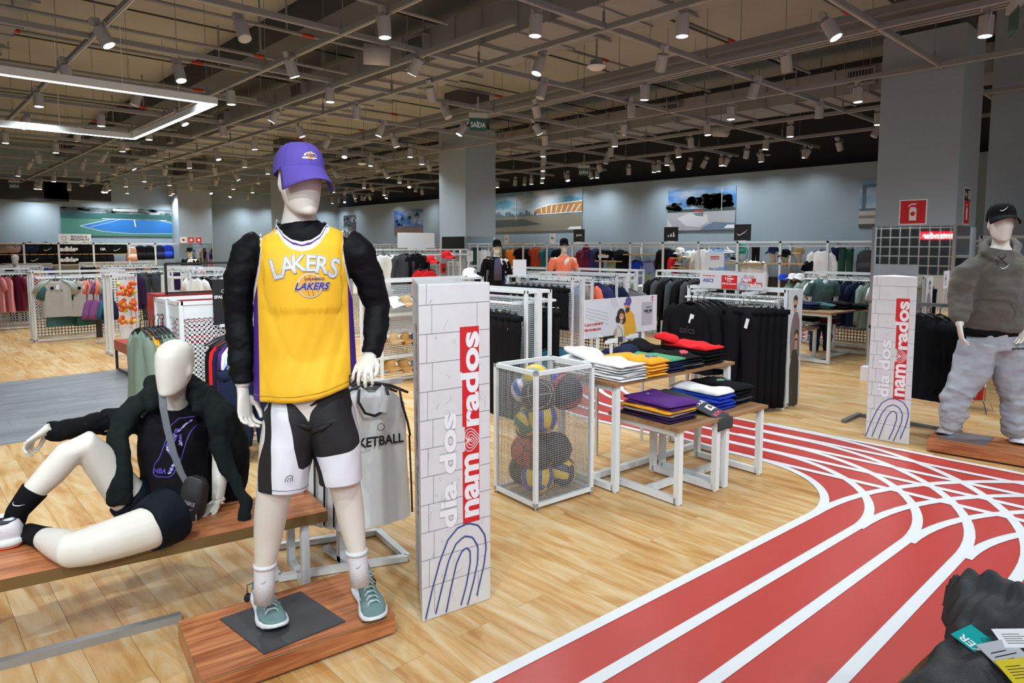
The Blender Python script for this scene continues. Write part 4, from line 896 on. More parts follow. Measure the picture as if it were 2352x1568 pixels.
# socks and shoes --------------------------------------------------------------
M_SOCK = cloth('white_sock', (.72, .72, .76), .8, .3, 260)
for leg in (LEG_A, LEG_B):
    a, c = leg[-2][0], leg[-1][0]; a2 = a + (leg[-3][0] - a) * .10
    hb(MB().tube([a2, a2.lerp(c, .12), a2.lerp(c, .5), c - UPZ * .02], [.0435, .0425, .0405, .040], 24), 'sock', M_SOCK)
    hb(MB().tube([a2 + UPZ * .002, a2 - UPZ * .014], [.0455, .0452], 24), 'sock_cuff', M_SOCK)
    sp = a2.lerp(c, .42); pts = swoosh(.026, radians(8)); T_ = MB(); T_.add(pts, [(0, 1, 2, 8, 9, 10), (2, 3, 7, 8), (3, 4, 6, 7), (4, 5, 6)])
    MM = frame(sp + FR * .05, LAT, UPZ); tv = [MM @ Vector(v) for v in T_.v]; oo = []
    for v in tv: dxy = v - sp; h_ = dxy.dot(UPZ); dxy = dxy - UPZ * h_; oo.append(sp + UPZ * h_ + dxy.normalized() * .0425)
    T_.v = [tuple(v) for v in oo]; hb(T_, 'sock_logo', M_BLACK, False)
M_TEAL = cloth('teal_knit', (.17, .27, .27), .7, .5, 420); M_MID = mat('midsole_white', (.72, .73, .75), .5); M_LACE = mat('lace_pale', (.42, .50, .50), .8)
for nm, hl, td, sd in (('a', F(596, 1372, ZP + .006), (F(632, 1462, ZP) - F(590, 1372, ZP)), 1), ('b', F(826, 1352, ZP), (F(862, 1412, ZP) - F(822, 1338, ZP)), -1)):
    e = empty('running_shoe', (0, 0, 0)); e.parent = he; shoe('s', e, hl + ROOT.translation, td, M_TEAL, M_MID, M_LACE, M_WHC, L=.325, side=sd)
    t_ = td.normalized(); hlr = hl + ROOT.translation; q_ = hlr + Vector((t_.y, -t_.x, 0)) * (.055 if sd > 0 else -.055)
    MB().tube([hlr + t_ * .03 + UPZ * .10, q_ + UPZ * .08 + t_ * .02, q_ + UPZ * .045 + t_ * .03], .0013, 5).tube([hlr + t_ * .05 + UPZ * .10, q_ + UPZ * .09 + t_ * .04, q_ + UPZ * .045 + t_ * .035], .0013, 5).ball(q_ + UPZ * .03 + t_ * .03, (.016, .005, .022), 10, 6).build('security_tag', M_BLACKM, e, True)

# ================================================================ printed cardboard totems
M_CARD = mat('card_brick_print', (.66, .65, .66), .55, bump=.05, bscale=40, var=.06, vscale=14)
M_LINE = mat('print_joint', (.16, .16, .18), .7); M_BLUE = mat('print_blue', (.03, .05, .24), .6); M_WPR = mat('print_white', (.80, .80, .82), .5)
def heart(s):
    p = []
    for i in range(40): t = 2 * pi * i / 40; p.append((.0625 * 16 * sin(t) ** 3 * s, .0625 * (13 * cos(t) - 5 * cos(2 * t) - 2 * cos(3 * t) - cos(4 * t)) * s))
    return p
def arch(xc, top, r, foot_l, foot_r, lean):
    pts = [(foot_l[0], foot_l[1])]
    for i in range(21): a = pi - pi * i / 20; pts.append((xc + lean * 0 + r * cos(a), top - r + r * sin(a)))
    pts.append(foot_r); return pts
def face_art(w, h):
    k = h / 1.495; A = []; j = MB(); rnd = random.Random(4)
    for i in range(1, 12): z = (.03 + .125 * i) * k; a = outline([(-w / 2, z), (w / 2, z + .002)], .0022); j.add(a.v, a.f)
    for i in range(12):
        z = (.03 + .125 * i) * k
        for u in ((-.40, .22) if i % 2 else (-.33, .3))[:1 if i % 2 else 2]:
            if i in (2, 6, 7) and u > 0: continue
            a = outline([(u * w, z), (u * w + .002, min(h, z + .125 * k))], .0018); j.add(a.v, a.f)
    for i in range(38):
        x, z = rnd.uniform(-w / 2 + .03, w / 2 - .03), rnd.uniform(.05, h - .05); p = [(x, z)]
        for _ in range(4): x += rnd.uniform(-.008, .012); z += rnd.uniform(-.016, .02); x = max(-w / 2 + .005, min(w / 2 - .005, x)); p.append((x, min(h - .01, z)))
        a = outline(p, .0007); j.add(a.v, a.f)
    A.append((j, M_LINE)); r = MB()
    for a, b_, c, d in ((.210, .40, .298, .735), (.222, .735, .298, .85), (.210, .85, .298, 1.10), (.200, 1.10, .298, 1.30)): q = rect(a - .18, b_ * k, c - .18, d * k); r.add(q.v, q.f)
    A.append((r, M_RED))
    t = fit(text_mb('nam', .13, .035), .292 * k, .078, .078, .572 * k, pi / 2); A.append((t, M_WPR))
    t = fit(text_mb('rados', .13, .035), .43 * k, .096, .070, 1.062 * k, pi / 2); A.append((t, M_WPR))
    hh = MB()
    for s in (.052, .038, .024, .010): q = outline([(x, y) for x, y in heart(s)], .0035, True); off(q, .080, .785 * k, 1, pi / 2); hh.add(q.v, q.f)
    A.append((hh, M_WPR))
    for bd, m, dx in ((.06, M_GREYB, .0015), (.036, M_WPR, 0)):
        A.append((fit(text_mb('dia', .105, bd), .205 * k * (1 + bd * .3), .088, -.045 + dx, .505 * k, pi / 2), m)); A.append((fit(text_mb('dos', .105, bd), .27 * k * (1 + bd * .3), .088, -.045 + dx, .785 * k, pi / 2), m))
    ar = MB()
    for fl, pts in enumerate(([(-.165, 0), (-.13, .13), (-.092, .245), (-.05, .335), (.0, .378), (.055, .388), (.11, .365), (.145, .31), (.152, .25), (.14, .17), (.10, .03)], [(-.115, .01), (-.08, .13), (-.048, .235), (-.01, .305), (.035, .332), (.08, .315), (.108, .262), (.105, .19), (.085, .11), (.05, .0)], [(-.062, .0), (-.035, .11), (-.008, .21), (.02, .262), (.045, .275), (.065, .255), (.066, .2), (.045, .10), (.015, .01)])):
        P_ = res([Vector((x, y * k + .012)) for x, y in pts], 40); q = outline([(p.x, p.y) for p in P_], .0068); ar.add(q.v, q.f)
    A.append((ar, M_BLUE)); return A
def totem(name, A, B, C, h, label):
    A, B, C = Vector(A), Vector(B), Vector(C); t = empty(name, (A + B + C) / 3, 0, label, 'totem'); base = (A + B + C) / 3
    L = [p - base for p in (A, B, C)]; body = MB(); body.poly([tuple(p) for p in L], h, (0, 0, 1)); o = body.build('cardboard_body', M_CARD, t); bevel(o, .006, 2)
    for P, Q in ((A, B), (C, A)):
        w_ = (Q - P).length; r = (Q - P).normalized(); M = frame((P + Q) / 2 - base, r, (0, 0, 1))
        for i, (a, m) in enumerate(face_art(min(w_, .36) if w_ < .4 else .36, h)): a.build('print', m, t, M=M @ Matrix.Translation((0, 0, .0008 + i * .00025)))
    return t
totem('advertising_totem', F(970, 1430), F(1128, 1375), F(955, 1288), 1.495, 'tall white brick-print cardboard totem with red lettering beside the ball cage')
a, b = F(1987, 1005), F(2088, 1022); totem('advertising_totem', a, b, (a + b) / 2 + Vector((.33, .10, 0)), 1.41, 'tall white brick-print cardboard totem in front of the mirrored pillar')
MB().bb((a.x + .05, a.y + .02, .008), (a.x + .4, a.y + .06, .03)).bb((a.x + .05, a.y - .5, .008), (a.x + .4, a.y - .46, .03)).bb((a.x + .36, a.y - .5, .008), (a.x + .4, a.y + .06, .03)); tag(MB().bb((6.55, 2.4, .0), (6.95, 2.44, .03)).bb((6.55, 1.55, .0), (6.95, 1.59, .03)).bb((6.9, 1.59, .0), (6.94, 2.4, .03)).build('stand_base', mat('dark_steel', (.12, .12, .13), .5)), 'dark steel stand base on the floor behind the farther totem', 'stand')
# ================================================================ ball cage
cg = empty('ball_cage', (2.925, 3.0, 0), radians(-5), 'square white wire mesh cage full of balls beside the near totem', 'cage')
f = MB(); W_, DD, HH, s = .485, .41, .885, .026; x0, y0 = .0, -.10
f = MB()
for x in (x0, x0 + W_):
    for y in (y0, y0 + DD): f.bb((x - s / 2, y - s / 2, .02), (x + s / 2, y + s / 2, HH))
for z in (.035, HH - s / 2):
    for y in (y0, y0 + DD): f.bb((x0 - s / 2, y - s / 2, z - s / 2), (x0 + W_ + s / 2, y + s / 2, z + s / 2))
    for x in (x0, x0 + W_): f.bb((x - s / 2, y0, z - s / 2), (x + s / 2, y0 + DD, z + s / 2))
o = f.build('cage_frame', M_WHITEM, cg)
m = MB(); P_ = .0138; T_ = .0016
for i in range(1, int(W_ / P_)):
    for y in (y0, y0 + DD): m.bar((x0 + i * P_, y, .045), (x0 + i * P_, y, HH - .02), T_)
for i in range(1, int(DD / P_)):
    for x in (x0, x0 + W_): m.bar((x, y0 + i * P_, .045), (x, y0 + i * P_, HH - .02), T_)
for j in range(4, int(HH / P_)):
    z = j * P_
    for y in (y0, y0 + DD): m.bar((x0, y, z), (x0 + W_, y, z), T_)
    for x in (x0, x0 + W_): m.bar((x, y0, z), (x, y0 + DD, z), T_)
for i in range(1, int(W_ / .02)): m.bar((x0 + i * .02, y0, .05), (x0 + i * .02, y0 + DD, .05), T_)
for i in range(1, int(DD / .02)): m.bar((x0, y0 + i * .02, .05), (x0 + W_, y0 + i * .02, .05), T_)
stuff(m.build('wire_mesh', mat('galvanised_wire', (.50, .51, .52), .4, .3), cg))
for x in (x0, x0 + W_):
    for y in (y0, y0 + DD): MB().tube([(x, y, .02), (x, y, .006)], .006, 8).tube([(x, y, .006), (x, y, 0)], .014, 10).build('foot', M_CHROME, cg)
def basketball(nm, label, c, r, m, m2, R, seam=None):
    t = empty(nm, c, 0, label, 'ball', 'balls in the wire cage'); t.rotation_euler = R; b = MB(); nu, nv = 32, 18
    b.ball((0, 0, 0), r, nu, nv)
    if m2: b.m = [1 if ((i % nu) // 8) % 2 == 0 else 0 for i in range(len(b.f))]
    b.build('skin', [m, m2 or m], t, True); s_ = MB(); q = r * 1.004
    for ax in range(2): s_.tube([(q * cos(a), q * sin(a) if ax else 0, 0 if ax else q * sin(a)) for a in [2 * pi * k / 40 for k in range(40)]], .0026, 5, closed=True)
    for sg in (-1, 1): s_.tube([(q * (.0 + sg * (.42 + .28 * cos(2 * a))) , q * sqrt(max(0, 1 - (.42 + .28 * cos(2 * a)) ** 2)) * cos(a), q * sqrt(max(0, 1 - (.42 + .28 * cos(2 * a)) ** 2)) * sin(a)) for a in [2 * pi * k / 40 for k in range(40)]], .0026, 5, closed=True)
    stuff(s_.build('seam', seam or M_BLACK, t, True)); return t
def volleyball(label, c, r, mats, R):
    t = empty('volleyball', c, 0, label, 'ball', 'balls in the wire cage'); t.rotation_euler = R; b = MB(); N = 12; k = 0
    for fi, (a1, a2, a3) in enumerate((((1, 0, 0), (0, 1, 0), (0, 0, 1)), ((-1, 0, 0), (0, 0, 1), (0, 1, 0)), ((0, 1, 0), (0, 0, 1), (1, 0, 0)), ((0, -1, 0), (1, 0, 0), (0, 0, 1)), ((0, 0, 1), (1, 0, 0), (0, 1, 0)), ((0, 0, -1), (0, 1, 0), (1, 0, 0)))):
        A1, A2, A3 = Vector(a1), Vector(a2), Vector(a3)
        vs = []; fs = []; ms = []
        for j in range(N + 1):
            for i in range(N + 1):
                u = math.tan((i / N - .5) * pi / 2); v = math.tan((j / N - .5) * pi / 2); bulge = 1 - .018 * (i % 4 == 0) - .012 * (j in (0, N)); vs.append((A1 + A2 * u + A3 * v).normalized() * r * bulge)
        for j in range(N):
            for i in range(N): fs.append((j * (N + 1) + i, j * (N + 1) + i + 1, (j + 1) * (N + 1) + i + 1, (j + 1) * (N + 1) + i)); ms.append((0, 1, 0)[i // 4] if fi % 2 == 0 else (1, 0, 1)[i // 4])
        n0 = len(b.v); b.v += [tuple(v) for v in vs]; b.f += [tuple(q + n0 for q in f_) for f_ in fs]; b.m += ms
    o = b.build('panels', mats, t); fix_normals(o); o.data.polygons.foreach_set('use_smooth', [True] * len(o.data.polygons)); return t
B_Y = mat('ball_yellow', (.72, .50, .03), .4); B_B = mat('ball_blue', (.03, .05, .28), .4); B_G = mat('ball_green', (.03, .17, .13), .4); B_K = mat('ball_black', (.018, .018, .02), .45, bump=.4, bscale=500); B_O = mat('ball_orange', (.42, .085, .035), .5, bump=.4, bscale=500); B_R = mat('ball_dark_red', (.33, .035, .03), .5, bump=.4, bscale=500); B_LB = mat('ball_light_blue', (.04, .14, .62), .4); B_GR = mat('ball_grey', (.33, .34, .32), .45); B_LN = mat('seam_pale', (.45, .45, .36), .5)
BL = [('v', 1231, 868, 4.43, .095, (B_Y, B_GR), 'yellow and grey volleyball on top of the balls in the cage', (.3, .2, .5)), ('b', 1268, 885, 4.55, .10, (B_B, B_R, None), 'dark blue and red ball behind the top grey volleyball', (.5, .2, 1)), ('v', 1196, 893, 4.55, .085, (B_LB, M_WPR), 'small bright blue and white volleyball at the cage left side', (.9, .3, .1)), ('b', 1315, 903, 4.46, .118, (B_R, B_K, None), 'large red and black basketball at the upper right of the cage', (.2, .9, .3)),
      ('b', 1222, 918, 4.23, .113, (B_K, None, B_LN), 'black basketball with pale seam lines in the middle of the cage', (1.3, .15, .2)), ('v', 1178, 977, 4.33, .092, (B_Y, B_G), 'green and yellow volleyball at the left side of the cage', (.5, .6, .2)), ('v', 1281, 967, 4.25, .108, (B_Y, B_B), 'blue and yellow volleyball against the front mesh, below the red one', (1.45, .12, .1)), ('b', 1162, 1045, 4.35, .112, (B_O, None, None), 'orange basketball low at the left corner of the cage', (.8, .3, .7)),
      ('b', 1228, 1055, 4.29, .105, (B_R, B_K, None), 'red and black basketball low behind the cage corner post', (.1, .5, .4)), ('b', 1275, 1030, 4.47, .11, (B_K, None, None), 'plain black basketball below the blue and yellow volleyball', (.4, .2, .1)), ('v', 1240, 1125, 4.25, .108, (B_Y, B_B), 'yellow and blue volleyball resting on the cage bottom', (1.3, .5, .2)), ('v', 1305, 1087, 4.45, .105, (B_Y, mat('ball_navy', (.02, .022, .08), .4)), 'yellow and navy striped ball at the lower right of the cage', (.2, .1, .5)), ('b', 1205, 1100, 4.55, .108, (B_K, B_Y, None), 'black and yellow ball deep at the bottom of the cage', (.3, .3, .9)), ('b', 1222, 985, 4.51, .108, (B_K, None, None), 'dark basketball hidden behind the cage corner post', (.6, .2, .3))]
def incage(p, r):
    q = Matrix.Rotation(radians(5), 3, 'Z') @ (p - Vector((2.925, 3.0, 0))); q.x = max(x0 + r + .006, min(x0 + W_ - r - .006, q.x)); q.y = max(y0 + r + .006, min(y0 + DD - r - .006, q.y)); q.z = max(.055 + r, q.z)
    return Matrix.Rotation(radians(-5), 3, 'Z') @ q + Vector((2.925, 3.0, 0))
for kd, px, py, d_, r_, ms_, lb, R_ in BL:
    if kd == 'v': volleyball(lb, incage(D(px, py, d_), r_), r_, list(ms_), R_)
    else: basketball('basketball', lb, incage(D(px, py, d_), r_), r_, ms_[0], ms_[1], R_, ms_[2])
# ================================================================ nested tables with folded shirts
nest_table('high wooden display table with white steel legs and piles of folded shirts', (4.19, 2.975, 0), radians(-4), 1.38, .60, .755)
nest_table('low wooden display table in front, carrying the purple folded jerseys', (3.86, 2.585, 0), radians(-4), .50, .60, .515)
nest_table('low wooden display table in front, carrying blue and black folded shirts', (4.385, 2.55, 0), radians(-4), .53, .60, .515)
def C(n, c, r=.85): return cloth(n, c, r, .2, 300)
C_W = C('white', (.80, .80, .80)); C_Y = C('amber', (.86, .36, .02)); C_G = C('green', (.09, .32, .17)); C_N = C('navy', (.010, .016, .05)); C_K = C('black', (.012, .012, .014)); C_R = C('red', (.72, .015, .02)); C_P = C('purple', (.095, .025, .19)); C_GR = C('heather', (.30, .28, .28)); C_DP = C('dark_purple', (.03, .012, .05)); C_CH = C('charcoal', (.05, .056, .062)); C_BL = C('royal', (.012, .045, .42)); C_DG = C('ash', (.16, .16, .17)); C_OL = C('olive', (.085, .075, .065)); C_HG = cloth('sweat_grey', (.40, .42, .47), .9, .5, 500); C_PK = C('pink', (.75, .28, .30)); C_OR = C('coral', (.95, .22, .12)); C_TL = C('teal', (.045, .12, .12)); C_DT = C('petrol', (.02, .13, .19)); C_MR = C('maroon', (.14, .012, .035)); C_SG = C('sage', (.24, .31, .26)); C_MT = C('mint', (.40, .52, .46)); C_ST = C('stone', (.42, .40, .37)); C_MV = C('mauve', (.24, .08, .22)); C_IN = C('indigo', (.03, .03, .12)); C_LV = C('lavender', (.22, .24, .50)); C_OG = C('orange', (.75, .22, .03)); C_FR = C('forest', (.02, .07, .045)); C_LB = C('light_blue', (.25, .42, .75)); C_BR = C('rust', (.35, .05, .015)); C_TN = mat('cap_tan', (.42, .27, .12), .8, bump=.3, bscale=500); C_CM = mat('cap_camel', (.40, .20, .05), .8, bump=.3, bscale=500)
def stack(lb, grp, x, y, z, w, d, layers, rz=-.07, seed=1, h=.016, top=None, name='folded_shirt', jit=.010):
    rnd = random.Random(seed); o = None; n = len(layers); OW = ['bottom one', 'second up', 'third up', 'fourth up', 'fifth up', 'sixth up', 'seventh up', 'eighth up']
    for i, m in enumerate(layers):
        tp = i == n - 1; hh = h * (1.35 if tp else rnd.uniform(.88, 1.12))
        o = folded('%s, %s' % (lb, 'topmost' if tp else OW[i]), grp, w * rnd.uniform(.96, 1.0), d * rnd.uniform(.94, 1.0), hh, m, (x + rnd.uniform(-jit, jit), y + rnd.uniform(-jit, jit), z), rz + rnd.uniform(-.07, .07), seed * 10 + i, name, 'shirt', .7 if tp else .12, .013 if tp else .007); z += hh * 1.04 if not tp else 0
    return o
def top_art(o, mb, m, x=0, y=0, rz=0, name='print'):
    bm = bmesh.new(); bm.from_mesh(o.data); T = BVHTree.FromBMesh(bm); bm.free()
    q = project(mb, Matrix.Translation((x, y, 0)) @ Matrix.Rotation(rz, 4, 'Z'), T, .0012, .02, .5)
    q.build(name, m, o)
ZT = .755; ZL = .515
o = stack('white folded t-shirt at the near corner of the high table', 'white t-shirts on the high table', 3.68, 2.90, ZT, .27, .42, [C_W] * 6, seed=1, h=.0175); top_art(o, flat([(-.02, -.01), (.0, 0), (.012, .012), (.028, .004), (.02, -.008), (0, -.012)]), M_RED, .0, .0)
o = stack('white folded t-shirt behind the ball cage on the high table', 'white t-shirts beside the cage', 3.655, 3.19, ZT, .24, .30, [C_W] * 5, seed=2, h=.0175, rz=.1)
folded('crumpled white t-shirt lying over the white piles', 'white t-shirts on the high table', .24, .30, .05, C_W, (3.66, 3.14, ZT + .095), .5, 31, bulge=1.1, wr=.02, tilt=(.35, .1, .5))
o = stack('amber folded t-shirt beside the white ones', 'amber t-shirts on the high table', 3.93, 2.90, ZT, .215, .47, [C_Y] * 5, seed=3, h=.02); top_art(o, disc(0, 0, .045, 28), mat('emblem_blue', (.02, .05, .35), .5), .02, -.12); top_art(o, MB().add([(-.035, -.02, 0), (.0, .015, 0), (.035, -.02, 0), (.034, -.026, 0), (.0, .0, 0), (-.034, -.026, 0)], [(0, 5, 4, 1), (1, 4, 3, 2)]), C_W, .02, -.12); top_art(o, text_mb('CITY', .035, .03), M_GREYB, -.03, -.02)
o = stack('folded t-shirt in the green-topped pile on the high table', 'green and navy t-shirts', 4.165, 2.91, ZT, .215, .46, [C_N, C_N, C_N, C_N, C_G], seed=4, h=.017)
folded('dark navy shirt rumpled behind the green one', 'green and navy t-shirts', .22, .22, .035, C_N, (4.1, 3.16, ZT + .085), .2, 7, bulge=.8, wr=.02)
o = stack('black folded t-shirt beside the green pile', 'black t-shirts on the high table', 4.395, 2.90, ZT, .215, .46, [C_K, C_GR, C_K, C_K, C_K], seed=5, h=.017); top_art(o, flat([(-.05, -.04), (-.03, .005), (.0, .03), (.05, .035), (.06, .0), (.03, -.03), (-.01, -.035), (-.03, -.02)]), mat('print_crimson', (.62, .05, .08), .5), .02, -.1)
folded('black shirt bundled at the back of the high table', 'black t-shirts on the high table', .3, .24, .05, C_K, (4.36, 3.17, ZT + .08), .1, 9, bulge=.8, wr=.02)
o = stack('folded shirt in the red-topped pile on the high table', 'red and black shirts', 4.66, 2.90, ZT, .24, .46, [C_K, C_K, C_K, C_K, C_R], seed=6, h=.024)
folded('red shirt corner flipped up at the back right of the high table', 'red and black shirts', .22, .20, .03, C_R, (4.62, 3.10, ZT + .135), .4, 13, bulge=1.2, wr=.03, tilt=(.22, .12, .5))
o = stack('folded jersey in the left pile on the low table', 'jerseys on the low table', 3.80, 2.60, ZL, .30, .44, [C_DP, C_DP, C_GR, C_Y, C_P, C_P], seed=7, h=.020, jit=.014); top_art(o, disc(0, 0, .012), M_GREYB, -.02, .1)
hj = MB()
def drape(a, b):   # jersey hanging over the front edge of the low table
    x = (a - .5) * (.19 + .03 * sin(b * 5)) + .03 * b; w_ = .005 * sin(a * 9 + b * 4) - abs(a - .5) * .03
    if b < .78: return Vector((x, .24 - b * .66, .105 - .09 * (b / .78) ** 2 + w_))
    t = (b - .78) / .22; return Vector((x, -.288 - .006 * sin(t * 3), .015 - t * .10 + w_ * .3))
hj.grid(drape, 20, 36); o = hj.build('draped_jersey', C_CH, None, True, loc=(4.085, 2.56, ZL)); o.rotation_euler = (0, 0, -.05); mod(o, 'SOLIDIFY', thickness=.012, offset=1); tag(o, 'charcoal basketball jersey with white lettering draped over the edge of the low table', 'jersey')
hjT = BVHTree.FromPolygons([Vector(v) for v in hj.v], hj.f)
for tx, sz, yy, mm in (('HOUSTON', .044, -.10, C_W), ('ROCKETS', .038, -.245, mat('print_pinkred', (.6, .06, .12), .5))):
    q = project(text_mb(tx, sz, .04), Matrix.Translation((.035, yy, 0)), hjT, .002, .02); q.build('lettering', mm, o)
q = project(rect(-.035, -.028, .035, .028), Matrix.Translation((.02, -.175, 0)), hjT, .0015, .02); q.build('lettering', C_W, o); q = project(text_mb('67', .045, .05), Matrix.Translation((.02, -.175, 0)), hjT, .003, .02); q.build('lettering', M_BLACK, o)
stack('folded black shirt under the draped charcoal jersey', 'dark shirts under the draped jersey', 4.06, 2.66, ZL, .19, .36, [C_K, C_DG, C_K], seed=8, h=.022)
o = stack('folded shirt in the blue pile topped by a white one', 'blue shirts on the low table', 4.30, 2.58, ZL, .21, .44, [C_BL, C_BL, C_BL, C_BL, C_W], seed=9, h=.0225)
o = stack('folded black shirt at the right end of the low table', 'black shirts on the low table', 4.55, 2.58, ZL, .23, .44, [C_K, C_CH, C_K, C_K, C_K], seed=10, h=.023); top_art(o, disc(0, 0, .03), mat('print_palegreen', (.18, .30, .22), .5), -.03, -.02); top_art(o, disc(.05, .0, .022), MATS['print_palegreen'], .0, -.02)
# price board with its clips on the high table
bd = sign('price_board', 'white price board with a smiling couple standing at the back of the high table', 'sign', frame((4.375, 3.36, 1.098), (1, -.02, 0), (0, .0, 1)), .92, .30, mat('board_pale', (.66, .66, .70), .5))
def person_art(par, M, s=1.0, who=0, base=0):
    # flat printed figures on a board
    SK = mat('print_skin', (.55, .30, .19), .6); HR = mat('print_hair', (.05, .028, .02), .7)
    def put(mb, m, k): off(mb, 0, 0, s).build('print', m, par, M=M @ Matrix.Translation((0, 0, .0012 + .0003 * k)))
    if who == 0:
        put(flat([(-.045, -.15), (-.06, -.06), (-.05, .0), (-.02, .03), (.04, .03), (.075, -.0), (.10, -.10), (.11, -.15)]), mat('print_mustard', (.72, .37, .03), .6), 1)
        put(flat([(-.02, .01), (.03, .03), (.03, .07), (-.02, .06)]), SK, 2); put(disc(-.005, .075, .032, 24), SK, 3); put(flat([(-.03, .045), (-.02, .02), (.01, .02), (.025, .05), (.0, .06)]), HR, 4); put(disc(.008, .102, .034, 24), mat('print_cap', (.10, .08, .30), .6), 5); put(flat([(-.05, .085), (-.02, .10), (.0, .088), (-.03, .075)]), MATS['print_cap'], 6)
        put(disc(-.075, .01, .045, 24), HR, 6); put(disc(-.105, -.02, .03, 20), HR, 6); put(disc(-.05, -.03, .03, 20), HR, 6); put(flat([(-.14, -.15), (-.125, -.075), (-.08, -.055), (-.045, -.07), (-.035, -.15)]), mat('print_cream', (.62, .58, .52), .6), 7); put(disc(-.07, -.005, .026, 24), SK, 8); put(flat([(-.09, -.05), (-.055, -.05), (-.06, -.02), (-.085, -.02)]), SK, 8); put(rect(-.078, -.02, -.060, -.014), M_WPR, 9)
        put(flat([(-.16, -.13), (-.14, -.09), (-.12, -.08), (-.125, -.14)]), SK, 9); put(outline([(-.12, -.06), (-.07, -.1), (-.05, -.15)], .003), M_BLACK, 10)
    else:
        put(flat([(-.09, -.5), (-.11, -.25), (-.07, -.1), (-.02, -.02), (.05, -.03), (.10, -.12), (.11, -.3), (.12, -.5)]), mat('print_greymauve', (.20, .15, .16), .7), 1)
        put(disc(-.015, .065, .045, 24), SK, 2); put(flat([(-.04, -.04), (.02, -.03), (.02, .05), (-.04, .04)]), SK, 2); put(flat([(-.06, .08), (-.05, .13), (.0, .15), (.04, .12), (.035, .05), (.02, .09), (-.03, .10)]), HR, 3); put(flat([(-.045, .02), (-.01, .01), (.015, .03), (-.01, .05), (-.04, .045)]), HR, 3); put(outline([(-.035, .075), (-.02, .078)], .004), HR, 4); put(outline([(.0, .075), (.015, .076)], .004), HR, 4)
        put(flat([(-.08, -1.0), (-.10, -.6), (-.05, -.42), (.05, -.40), (.11, -.55), (.12, -1.0)]), mat('print_darkolive', (.035, .032, .025), .7), 5); put(disc(.035, -.26, .05, 24), HR, 6); put(disc(.03, -.285, .038, 24), SK, 7); put(flat([(.0, -.42), (.05, -.41), (.05, -.3), (.01, -.3)]), SK, 7); put(outline([(.012, -.275), (.024, -.276)], .003), HR, 8); put(outline([(.038, -.276), (.05, -.275)], .003), HR, 8); put(rect(.018, -.305, .042, -.300), mat('print_lips', (.45, .08, .08), .6), 8)
BM = frame((4.375, 3.36, 1.098), (1, -.02, 0), (0, 0, 1)) @ Matrix.Translation((0, 0, 0))
MB().bb((-.30, .01, -.335), (-.28, .03, -.1)).bb((.28, .01, -.335), (.30, .03, -.1)).build('board_post', M_WHITEM, bd, M=frame((4.375, 3.36, 1.098), (1, -.02, 0), (0, 1, 0)) @ Matrix.Identity(4)) if False else [MB().bb((4.375 + x, 3.345, .95), (4.395 + x, 3.365, .96)).bb((4.375 + x, 3.37, 0), (4.395 + x, 3.39, 1.2)).build('board_post', M_WHITEM, bd) for x in (-.3, .3)]
person_art(bd, BM @ Matrix.Translation((.06, .0, 0)), 1.12, 0)
for i, (tx, x, y, sz, m) in enumerate((('O QUE O ESPORTE', -.36, -.045, .026, M_RED), ('TEM DE MELHOR', -.37, -.085, .026, M_RED), ('99,99', .34, .015, .042, M_BLACK), ('R$', .285, .022, .018, M_BLACK), ('PARTIR DE', .34, .05, .014, M_BLACK))): off(text_mb(tx, sz, .03), x, y).build('lettering', m, bd, M=BM @ Matrix.Translation((0, 0, .004)))
rect(.25, -.10, .40, .095).build('print', mat('print_lilac', (.42, .41, .47), .6), bd, M=BM @ Matrix.Translation((0, 0, .0015)))
outline([(.405, .10), (.385, .115), (.388, .138), (.405, .132)], .011).build('print', mat('print_magenta', (.55, .02, .09), .5), bd, M=BM @ Matrix.Translation((0, 0, .002)))
q = MB(); [q.add(o_.v, o_.f) for o_ in (outline([(-.45, .09 - .025 * k), (-.18, .03 - .028 * k)], .004) for k in range(4))]; [q.add(o_.v, o_.f) for o_ in (outline([(-.16 + .02 * k, .145), (-.11 + .02 * k, .07)], .003) for k in range(4))]; q.build('print', M_GREYB, bd, M=BM @ Matrix.Translation((0, 0, .001)))
for x, y in ((3.98, 3.16), (4.32, 3.22)):
    t = empty('sign_clip', (x, y, ZT), 0, 'small metal sign clip on the high table, %s' % ('nearer the cage' if x < 4 else 'behind the black shirts'), 'sign clip'); MB().bb((-.012, -.006, 0), (.012, .006, .18)).build('clip_post', M_WHITEM, t); MB().bb((-.06, -.015, .18), (.06, .012, .2)).bb((-.06, -.015, .2), (.06, -.011, .215)).build('clip_jaw', M_WHITEM, t)
# ================================================================ bench and the seated mannequin
BZ = .38
bp = [F(752, 1172, BZ), F(0, 1330, BZ)]; dirb = (bp[1] - bp[0]).normalized(); brz = atan2(-dirb.y, -dirb.x)
bn = empty('display_bench', (bp[0].x, bp[0].y, 0), brz, 'long low wooden bench on white steel legs under the seated mannequin', 'bench')
bevel(MB().bb((-2.6, 0, BZ - .05), (0, .37, BZ)).build('bench_top', M_PLINTH, bn), .002, 1); MB().bb((-2.602, -.001, BZ - .052), (.001, .0, BZ - .003)).build('edge_band', mat('bench_edge_wood', (.17, .10, .03), .5), bn)
for x in (-.10, -2.4):
    for y in (.05, .32): MB().bb((x - .018, y - .018, 0), (x + .018, y + .018, BZ - .05)).build('leg', M_WHITEM, bn)
    MB().bb((x - .018, .068, 0), (x + .018, .302, .035)).build('foot_rail', M_WHITEM, bn)
MB().bb((-2.6, .03, .0), (-.65, .065, .035)).build('floor_rail', mat('rail_steel', (.36, .37, .38), .35, .5), bn)
Q0 = F(300, 1240, BZ); se = empty('seated_mannequin', Q0, 0, 'seated white mannequin in black t-shirt with a dark hoodie over its shoulders on the bench', 'mannequin'); MS = Matrix.Translation(-Q0)
